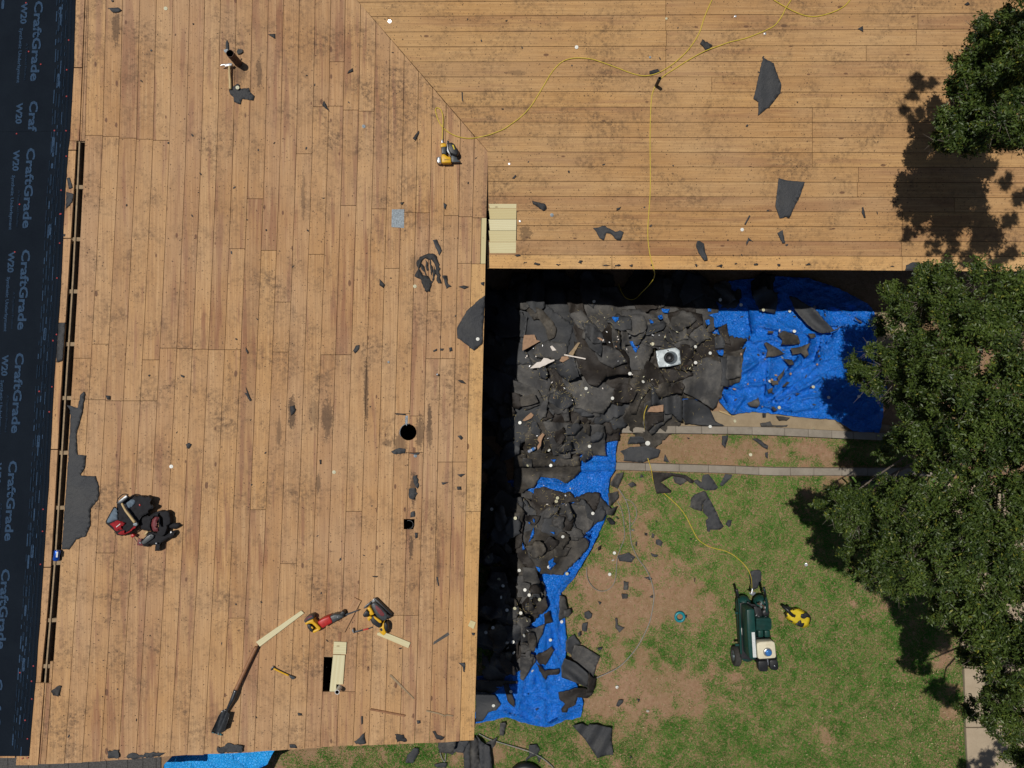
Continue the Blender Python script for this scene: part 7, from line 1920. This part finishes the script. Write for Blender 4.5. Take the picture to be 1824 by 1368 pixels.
# ============================================================= hoses and cables
def hose(name, segs, rad, mat, label, cat='hose', group=None, seg=8):
    P = []
    for pl, l, pts in segs:
        for t in pts:
            z = t[2] if len(t) > 2 else l
            base = float(hget(t[0], t[1])) if (pl is GR and 845 < t[0] < 1290 and 500 < t[1] < 760) else 0.0
            P.append(pl.at(t[0], t[1], z + base))
    o = tube(name, smooth_path(P, 7), rad, M[mat], None, seg)
    tag(o, label, cat, group)
    return o
pA = [(1272, -8), (1268, 0), (1255, 30), (1247, 55), (1238, 72), (1222, 93), (1200, 113), (1180, 126), (1163, 133), (1145, 135), (1125, 130.5), (1100, 121), (1078, 113), (1057, 106), (1040, 103.5), (1022, 103.5), (1005, 108), (992, 118), (980, 133), (970, 150), (958, 170), (945, 190), (928, 208), (912, 220), (897, 230), (880, 237), (868, 241)]
pB = [(850, 245), (836, 246.5), (820, 244.5), (808, 240.5), (797, 234), (788, 226), (781, 215), (777, 203), (775.5, 196), (778, 192), (782, 193)]
pBB = [(786, 197), (788.8, 206), (789.2, 215), (788.5, 230), (787.8, 243), (787.6, 252)]
hose('air_hose', [(P2, .006, pA), (P1, .008, pB), (P1, .02, [(p[0], p[1], .02 + .03 * (i / 5)) for i, p in enumerate(pBB)])], .0052, 'hose', 'yellow air hose curving over the valley down to the coil nailer')
pC = [(1520, -10), (1514, 0), (1505, 10), (1490, 19), (1470, 26), (1452, 29.5), (1435, 28), (1418, 22), (1400, 13), (1388, 6), (1376, -2), (1365, -12)]
hose('air_hose', [(P2, .006, pC)], .0052, 'hose', 'short yellow hose loop dipping in from the top picture edge')
pD = [(1413, -8), (1409, 0), (1400, 14, .014), (1392, 30), (1380, 45), (1364, 54), (1345, 62), (1325, 69), (1300, 75), (1280, 82), (1258, 90, .012), (1235, 102), (1215, 114), (1198, 125), (1184, 134), (1176, 142), (1169, 151), (1163.5, 162), (1160.5, 175), (1159, 200), (1158, 235), (1158, 270), (1158.5, 310), (1158, 345), (1156, 375), (1154, 405), (1154.5, 430), (1158, 455), (1162, 470), (1164.5, 480, .012)]
hose('air_hose', [(P2, .006, pD), (GR, 0, [(1166, 487, 1.70), (1165, 494, 1.5), (1160, 503, 1.1), (1150, 514, .7), (1142, 522, .35), (1136, 529, .02)])], .0052, 'hose', 'yellow air hose hanging straight down the right wing and over its eave')
hose('air_hose', [(GR, 0, [(1136, 529, .02), (1125, 534, .02), (1112, 528, .02), (1104, 512, .02), (1102, 505, .02)])], .0045, 'hose', 'thin hose loop in the deep shade below the upper eave')
hose('air_hose', [(GR, 0, [(1153, 722, .04), (1148, 735, .08), (1147, 748, .12), (1148.5, 765, .11), (1149, 774, .03), (1149.5, 790, .015), (1151, 805, .02), (1155, 820, .05), (1158, 829, .10), (1161, 842, .10), (1163, 855, .05), (1170, 868, .02), (1184, 880, .018), (1198, 892, .018), (1212, 906, .018), (1223, 922, .018), (1233, 942, .018), (1243, 960, .018), (1256, 970, .018), (1270, 976, .018),
     (1290, 981, .018), (1305, 988, .018), (1320, 1000, .018), (1332, 1014, .03), (1337.5, 1027, .1), (1339.3, 1040, .25), (1339.5, 1050, .41)])], .0052, 'hose', 'yellow hose crossing both kerbs and the lawn to the compressor')
hose('cable', [(GR, .016, [(1101, 870), (1108, 880), (1115, 892), (1119, 905), (1121.5, 920), (1122, 935), (1122.5, 950), (1125, 968), (1130, 982), (1138, 997), (1148, 1010), (1156, 1024), (1162, 1042), (1165, 1060), (1163, 1080), (1158, 1105), (1150, 1125), (1139, 1146), (1128, 1162), (1112, 1180), (1098, 1191), (1080, 1200), (1066, 1206), (1055, 1211)])], .0062, 'cable', 'long grey cable sweeping in a wide arc over the lawn', 'cable')
hose('cable', [(GR, .014, [(1113, 889), (1124, 893), (1132, 904), (1134, 916), (1130, 928), (1124, 936)])], .0045, 'cable', 'small grey cable bend right of the long cable near the tarp tongue', 'cable')
hose('cable', [(GR, .014, [(1100, 893), (1106, 905), (1110, 922), (1112, 940), (1112, 958), (1106, 975), (1100, 992), (1098, 1010), (1097, 1026), (1093, 1040), (1084, 1050), (1072, 1053), (1060, 1049), (1050, 1038), (1045.5, 1026), (1045, 1010)])], .0045, 'cable', 'thin grey cable forming a hanging loop left of the long cable', 'cable')
hose('cable', [(GR, .016, [(853, 1307), (870, 1316), (888, 1322), (905, 1327), (925, 1333), (943, 1339, .03), (958, 1346), (972, 1355), (984, 1366), (994, 1380)])], .0070, 'cable', 'grey cable running over the soil at the lower eave corner', 'cable')
hose('cable', [(GR, .016, [(784, 1340), (787, 1350), (792, 1357), (794, 1345), (794.5, 1335)])], .006, 'cable', 'short grey cable loop under the felt flap at the lower roof edge', 'cable')
# ============================================================= grass
SOILB = [(1180, 1080, 90, 40, .75), (1170, 1010, 60, 30, .6), (1140, 1230, 90, 60, .65), (1060, 1060, 50, 60, .35), (1240, 1080, 60, 40, .5), (1260, 1200, 50, 60, .3), (1240, 800, 90, 24, .9), (1400, 800, 60, 20, .5), (1110, 960, 40, 40, .3), (1560, 990, 40, 40, .7),
         (1580, 1090, 40, 50, .6), (1650, 1150, 50, 40, .55), (1690, 1250, 26, 90, .5), (1500, 860, 40, 20, .6), (1120, 865, 40, 16, .5), (900, 1340, 60, 30, .3), (860, 1350, 40, 30, .5), (1160, 1290, 60, 40, .35), (1330, 1180, 40, 50, .2), (1300, 1030, 50, 30, .25)]
def grass():
    n = 780000
    # sample over the lawn in photograph pixels, then place
    px = rng.uniform(470, 1840, n); py = rng.uniform(768, 1440, n)
    ok = np.ones(n, bool)
    tl = np.interp(py, [768, 836, 1440], [1104, 1096, 820])
    ok &= (px > 820) | (py > 1300)
    # keep off the tarps, kerbs, path
    ok &= ~inside(T2, px, py)
    k1 = np.interp(px, [900, 1107, 1300, 1368, 1565, 1700], [770, 771, 773, 775, 784, 790]) + 1
    k2a = np.interp(px, [900, 1100, 1300, 1368, 1480, 1610], [822, 824, 830, 833, 834, 834]) - 2
    k2b = k2a + 17
    ok &= (py > k1) & ~((py > k2a) & (py < k2b)) & (px < np.interp(py, [900, 1130, 1190, 1420], [1690, 1710, 1716, 1725]))
    ok &= ~((px < 1095) & (py < 860))
    X = (px - CX) / F * CH; Y = (CY - py) / F * CH
    d = vnoise(X, Y, 1.6, 3) * .50 + vnoise(X + 9, Y + 4, 6.0, 3) * .50
    d = (d - .40) * 5.0 + .72
    d += np.clip((px - 1180) / 400, -.25, .45)
    for cx, cy, rx, ry_, s in SOILB:
        d -= 1.7 * s * np.exp(-(((px - cx) / rx) ** 2 + ((py - cy) / ry_) ** 2))
    band = (py < k2a)
    d = np.where(band, d - .75, d)
    d = np.clip(d, .04, 1.0)
    ok &= rng.random(n) < d * .85
    px, py, X, Y, d = px[ok], py[ok], X[ok], Y[ok], d[ok]
    m = len(px)
    tuft = np.clip((vnoise(X + 5, Y, 7.0, 2) - .5) * 6, 0, 1)
    L = rng.uniform(.012, .040, m) * (1 + .6 * tuft) * (.7 + .5 * d); w = rng.uniform(.0018, .0036, m)
    az = rng.uniform(0, 2 * np.pi, m) + vnoise(X, Y, 5, 2) * 6
    el = rng.uniform(.05, 1.15, m)
    tx = np.cos(az) * np.cos(el); ty = np.sin(az) * np.cos(el); tz = np.sin(el)
    Z = -.018 + (vnoise(X, Y, 2.2, 3) - .5) * .03
    sx, sy = -np.sin(az), np.cos(az)
    B = np.stack([X, Y, Z], 1); T = np.stack([tx, ty, tz], 1) * L[:, None]; S = np.stack([sx, sy, sx * 0], 1) * w[:, None]
    V = np.empty((m, 3, 3), dtype=np.float32)
    V[:, 0] = B - S; V[:, 1] = B + S; V[:, 2] = B + T
    V = V.reshape(-1, 3); Fc = np.arange(m * 3, dtype=np.int32).reshape(-1, 3)
    g = rng.random(m) * .55 + .45 * vnoise(X, Y, 3.0, 3)
    dry = (rng.random(m) < (.24 - .20 * d + .25 * np.clip(vnoise(X + 3, Y, 4.0, 3) - .5, 0, 1) * 2))
    col = np.stack([.046 + .060 * g, .148 + .125 * g, .020 + .015 * g], 1)
    col = col * (1 - .38 * tuft[:, None]) * np.array([1 , 1, 1]) + np.stack([.012 * tuft, .055 * tuft, .004 * tuft], 1)
    dc = np.stack([.24 + .12 * g, .185 + .09 * g, .085 + .03 * g], 1)
    col = np.where(dry[:, None], dc, col)
    col = np.repeat(col, 3, 0).astype(np.float32)
    o = fastmesh('grass', V, Fc, M['grass'], col)
    tag(o, 'patchy green lawn grass with dry blades over reddish soil', 'grass', None, 'stuff')
    # fallen leaves and litter
    V, Fc2, T_ = [], [], []
    for k in range(700):
        x, y = random.uniform(1050, 1720), random.uniform(855, 1366)
        if random.random() < .5: x = 1720 - abs(random.gauss(0, 130))
        c = GR.at(x, y, .02); a = random.uniform(0, 6.3); l = random.uniform(.006, .018); ww = l * .4
        b = len(V); dx, dy = math.cos(a), math.sin(a)
        V += [c + Vector((-dx * l, -dy * l, 0)), c + Vector((dy * ww, -dx * ww, .004)), c + Vector((dx * l, dy * l, 0)), c + Vector((-dy * ww, dx * ww, .003))]
        Fc2.append([b, b + 1, b + 2, b + 3]); t = random.uniform(.6, 1.2); T_ += [(.44 * t, .36 * t, .20 * t)] * 4
    o = fastmesh('fallen_leaves', np.array([tuple(v) for v in V]), np.array(Fc2), M['grass'], np.array(T_))
    tag(o, 'dry pale leaves fallen on the lawn', 'leaves', None, 'stuff')
grass()

# ============================================================= trees
# lobes: photograph pixel, height of the lobe centre, radius in px, flattening
TREE_A = [(1742, 95, 3.55, 40), (1790, 70, 3.7, 46), (1722, 135, 3.5, 34), (1775, 150, 3.75, 44), (1735, 185, 3.55, 40), (1712, 225, 3.4, 34), (1690, 235, 3.3, 26), (1765, 225, 3.7, 44), (1815, 180, 3.9, 50), (1820, 110, 3.9, 46), (1815, 240, 3.7, 40), (1735, 250, 3.5, 26),
          (1700, 205, 3.4, 20), (1850, 60, 3.9, 50), (1860, 200, 4.0, 60), (1790, 30, 3.7, 18), (1870, 130, 4.1, 60), (1900, 60, 4.0, 70), (1760, 60, 3.6, 20), (1885, 290, 3.6, 50), (1700, 165, 3.4, 14)]
TREE_B = [(1660, 500, 2.7, 40), (1690, 490, 2.9, 34), (1640, 540, 2.7, 36), (1625, 565, 2.5, 22), (1700, 540, 3.1, 44), (1740, 500, 3.2, 34), (1790, 500, 3.3, 34), (1800, 545, 3.5, 50), (1750, 575, 3.5, 46), (1690, 600, 3.2, 44), (1640, 610, 2.8, 34), (1600, 620, 2.5, 34), (1580, 650, 2.4, 34),
          (1555, 625, 2.2, 20), (1562, 672, 2.2, 24), (1545, 690, 2.1, 12), (1600, 690, 2.5, 36), (1650, 670, 3.0, 46), (1710, 660, 3.4, 50), (1770, 640, 3.7, 54), (1815, 620, 3.8, 50), (1740, 720, 3.7, 50), (1800, 700, 3.9, 56), (1690, 720, 3.3, 40), (1640, 745, 2.9, 34),
          (1610, 720, 2.5, 22), (1570, 705, 2.2, 18), (1670, 790, 3.2, 46), (1725, 785, 3.6, 44), (1640, 810, 2.9, 36), (1610, 790, 2.6, 22), (1780, 770, 3.8, 50), (1820, 750, 3.9, 50), (1700, 845, 3.4, 36), (1590, 860, 2.6, 22), (1760, 850, 3.6, 36), (1800, 850, 3.7, 40),
          (1560, 905, 2.6, 34), (1520, 900, 2.6, 34), (1495, 900, 2.6, 26), (1480, 915, 2.5, 12), (1530, 930, 2.6, 30), (1500, 930, 2.5, 18), (1590, 905, 2.9, 36), (1625, 900, 3.1, 40), (1660, 890, 3.3, 36), (1600, 950, 3.0, 36), (1640, 950, 3.3, 42), (1575, 960, 2.8, 22),
          (1560, 1000, 2.8, 26), (1545, 1015, 2.7, 18), (1590, 1000, 3.0, 36), (1630, 1000, 3.2, 42), (1580, 1035, 2.9, 26), (1620, 1035, 3.1, 30), (1550, 1035, 2.7, 14), (1680, 960, 3.5, 40), (1690, 1010, 3.5, 34), (1660, 1045, 3.2, 22), (1730, 940, 3.7, 50), (1780, 920, 3.8, 50),
          (1820, 900, 3.9, 50), (1740, 1000, 3.6, 46), (1790, 990, 3.8, 50), (1600, 1060, 2.9, 14), (1850, 560, 3.6, 60), (1870, 660, 4.0, 70), (1870, 800, 4.0, 70), (1870, 920, 4.0, 70), (1850, 490, 3.3, 40), (1780, 600, 3.6, 40)]
TREE_C = [(1710, 1060, 3.1, 40), (1690, 1090, 3.0, 24), (1740, 1060, 3.3, 44), (1790, 1050, 3.5, 50), (1730, 1100, 3.2, 36), (1770, 1110, 3.3, 44), (1815, 1110, 3.4, 46), (1755, 1145, 3.1, 30), (1795, 1160, 3.3, 42), (1740, 1170, 2.9, 18), (1820, 1180, 3.4, 40), (1775, 1200, 3.1, 26),
          (1810, 1220, 3.1, 36), (1765, 1230, 2.9, 22), (1755, 1250, 2.8, 18), (1790, 1260, 3.0, 34), (1765, 1280, 2.8, 24), (1815, 1270, 3.1, 36), (1790, 1295, 2.8, 26), (1760, 1290, 2.7, 14), (1805, 1310, 2.8, 16), (1860, 1060, 3.7, 60), (1860, 1160, 3.6, 60), (1865, 1260, 3.4, 60), (1880, 1380, 3.0, 40), (1790, 1020, 3.6, 36)]
def from_shadow(pts, z, r):
    out = []
    for sx, sy in pts:
        s = P2.at(sx, sy); dz = z - s.z
        X = s.x - .26 * dz; Y = s.y + .165 * dz; D = CH - z
        out.append((CX + X / D * F, CY - Y / D * F, z, r))
    return out
TREE_A += from_shadow([(1650, 330), (1700, 300), (1690, 395), (1740, 350), (1745, 430), (1795, 390), (1800, 455), (1790, 320), (1700, 440), (1640, 400), (1680, 460), (1720, 390), (1770, 460), (1760, 300), (1670, 350), (1815, 350), (1720, 460), (1660, 440), (1750, 385), (1690, 330), (1620, 420)], 4.4, 24)
TREE_A += [(1712, 110, 3.3, 26), (1700, 160, 3.3, 24), (1682, 215, 3.3, 24), (1669, 247, 3.2, 18), (1692, 258, 3.2, 22), (1727, 264, 3.3, 24), (1742, 55, 3.4, 28), (1795, 110, 3.2, 50), (1760, 170, 3.0, 40), (1815, 60, 3.3, 50), (1830, 150, 3.4, 50), (1820, 220, 3.3, 40), (1835, 20, 3.6, 50), (1805, 255, 3.2, 34), (1780, 230, 3.2, 34), (1770, 120, 3.2, 34), (1740, 215, 3.2, 26)]
TREE_A += from_shadow([(1625, 170), (1660, 150), (1650, 230), (1640, 200), (1610, 190), (1640, 150), (1680, 200), (1675, 240), (1625, 215), (1650, 265), (1630, 140)], 4.8, 17)
TREE_A += from_shadow([(1610, 370), (1640, 360), (1760, 250), (1700, 240), (1660, 300), (1800, 250)], 3.5, 24)
def from_ground(pts, z, r):
    out = []
    for sx, sy in pts:
        s = GR.at(sx, sy); X = s.x - .26 * z; Y = s.y + .165 * z; D = CH - z
        out.append((CX + X / D * F, CY - Y / D * F, z, r))
    return out
TREE_C += from_ground([(1760, 1350), (1790, 1345), (1815, 1360), (1745, 1368)], 3.4, 24)
def tree(lobes, base, label, seed, dens=1.0, under=True):
    R_ = np.random.default_rng(seed)
    root = empty('oak_tree', Vector((base[0], base[1], 0)), label, 'tree', 'small leaved trees along the right side')
    cen = []
    P, A, D, tone = [], [], [], []
    allb = []
    for (px, py, z, r) in lobes:
        c = np.array(GR.at(px, py, z)); rad = r / F * (CH - z)
        cen.append((c, rad)); allb.append((c, rad, px, py))
        if under and rad > .12 and R_.random() < .62:
            # deeper foliage below and inward of the outer clumps
            c2 = c + np.array([R_.uniform(-.05, .10), R_.uniform(-.1, .1), -R_.uniform(.35, .8)])
            allb.append((c2, rad * .95, px + 7, py + 3))
    for (c, rad, px, py) in allb:
        # a lobe is several leaf clumps on its upper shell with gaps between them
        ns = int(R_.integers(9, 15))
        for q in range(ns):
            th0 = R_.uniform(0, 2 * np.pi); u0 = R_.uniform(-.15, 1)
            s0 = math.sqrt(1 - u0 * u0)
            sc = c + np.array([math.cos(th0) * s0, math.sin(th0) * s0, u0 * .7]) * rad * R_.uniform(.35, .95)
            sr = rad * R_.uniform(.24, .46)
            nk = max(5, int(dens * 2300 * sr ** 2 * 3.4))
            th = R_.uniform(0, 2 * np.pi, nk); u = R_.uniform(-.5, 1, nk); s = np.sqrt(1 - u * u)
            dirs = np.stack([np.cos(th) * s, np.sin(th) * s, u * .6], 1) + R_.normal(0, .2, (nk, 3))
            ends = sc + dirs * (sr * R_.uniform(.3, 1.15, nk) ** .8)[:, None]
            lt = .5 + R_.normal(0, .10) + .3 * (vnoise(ends[:, 0], ends[:, 1], 6.0, 2) - .5)
            for k in range(nk):
                nl = R_.integers(4, 9)
                tt = R_.uniform(0, 1, nl)
                d = dirs[k] / (np.linalg.norm(dirs[k]) + 1e-9)
                pos = ends[k] + d * (tt[:, None] - .7) * .075 + R_.normal(0, .011, (nl, 3))
                ax = d * .6 + R_.normal(0, .75, (nl, 3)); ax /= np.linalg.norm(ax, axis=1)[:, None]
                P.append(pos); A.append(ax); tone.append(np.full(nl, lt[k]))
    P = np.concatenate(P); A = np.concatenate(A); tone = np.concatenate(tone)
    m = len(P)
    L = R_.uniform(.009, .0245, m); W = L * R_.uniform(.30, .46, m)
    nrm = R_.normal(0, .62, (m, 3)); nrm[:, 2] += .9
    side = np.cross(A, nrm); side /= np.linalg.norm(side, axis=1)[:, None] + 1e-9
    nn = np.cross(side, A)
    V = np.empty((m, 4, 3), dtype=np.float32)
    V[:, 0] = P - A * L[:, None]
    V[:, 1] = P + side * W[:, None] + nn * (W * .25)[:, None]
    V[:, 2] = P + A * L[:, None]
    V[:, 3] = P - side * W[:, None] + nn * (W * .25)[:, None]
    base_i = (np.arange(m) * 4)[:, None]
    Fc = np.concatenate([base_i + np.array([[0, 1, 2]]), base_i + np.array([[0, 2, 3]])], 0)
    g = np.clip(R_.normal(.5, .25, m) + (tone - .5) * 1.6, 0, 1.3)
    col = np.stack([.022 + .078 * g, .044 + .105 * g, .009 + .018 * g], 1)
    yl = R_.random(m) < .035
    col[yl] = np.stack([.15 + .1 * g[yl], .17 + .08 * g[yl], .03 + 0 * g[yl]], 1)
    o = fastmesh('crown', V.reshape(-1, 3), Fc, M['leaf'], np.repeat(col, 4, 0), root)
    o['kind'] = 'stuff'
    # trunk and limbs
    b = Vector((base[0], base[1], 0)); fork = b + Vector((-.1, .05, 1.5))
    tube('trunk', smooth_path([b, b + Vector((.03, .02, .7)), fork, fork + Vector((-.05, .02, .4))], 4), [.13] * 5 + [.11] * 4 + [.09] * 4, M['bark'], root, 12)
    for i, (c, rad) in enumerate(cen):
        c = Vector([float(x) for x in c])
        if i % 3 or c.z > 4.05: continue
        mid = fork.lerp(c, .5) + Vector((float(R_.normal(0, .16)), float(R_.normal(0, .16)), -.12))
        n = 9
        pth = smooth_path([fork, mid, c + Vector((0, 0, -.04))], 4)
        k = len(pth)
        tube('limb', pth, [0.024 * (1 - .82 * q / (k - 1)) for q in range(k)], M['bark'], root, 6)
    # fine grey twigs
    V, Fc = [], []
    for (c, rad) in cen:
        for q in range(int(26 * rad / .25)):
            a = R_.uniform(0, 2 * np.pi); s = R_.uniform(.1, .9); dz = R_.uniform(-.1, .6)
            p0 = Vector([float(x) for x in c]) + Vector((math.cos(a), math.sin(a), dz * .4)) * (rad * s * .5)
            d = Vector((math.cos(a + R_.normal(0, .6)), math.sin(a + R_.normal(0, .6)), R_.uniform(-.2, .5))) * float(R_.uniform(.06, .16))
            sd = Vector((-d.y, d.x, 0)).normalized() * .0024
            i = len(V); V += [p0 - sd, p0 + sd, p0 + d + sd * .3, p0 + d - sd * .3]; Fc.append([i, i + 1, i + 2, i + 3])
    o = mesh('twigs', V, Fc, M['bark'], root); o['kind'] = 'stuff'
    return m
n = tree(TREE_A, (5.6, 3.0), 'leafy tree reaching over the upper right corner of the plank roof', 21, 1.25, False)
n += tree(TREE_B, (5.9, -0.6), 'largest leafy tree covering the right side between roof and lawn', 22)
n += tree(TREE_C, (6.4, -3.4), 'lower leafy tree over the tan path in the bottom right corner', 23)
print('leaves', n)
# weeds on the lower kerb
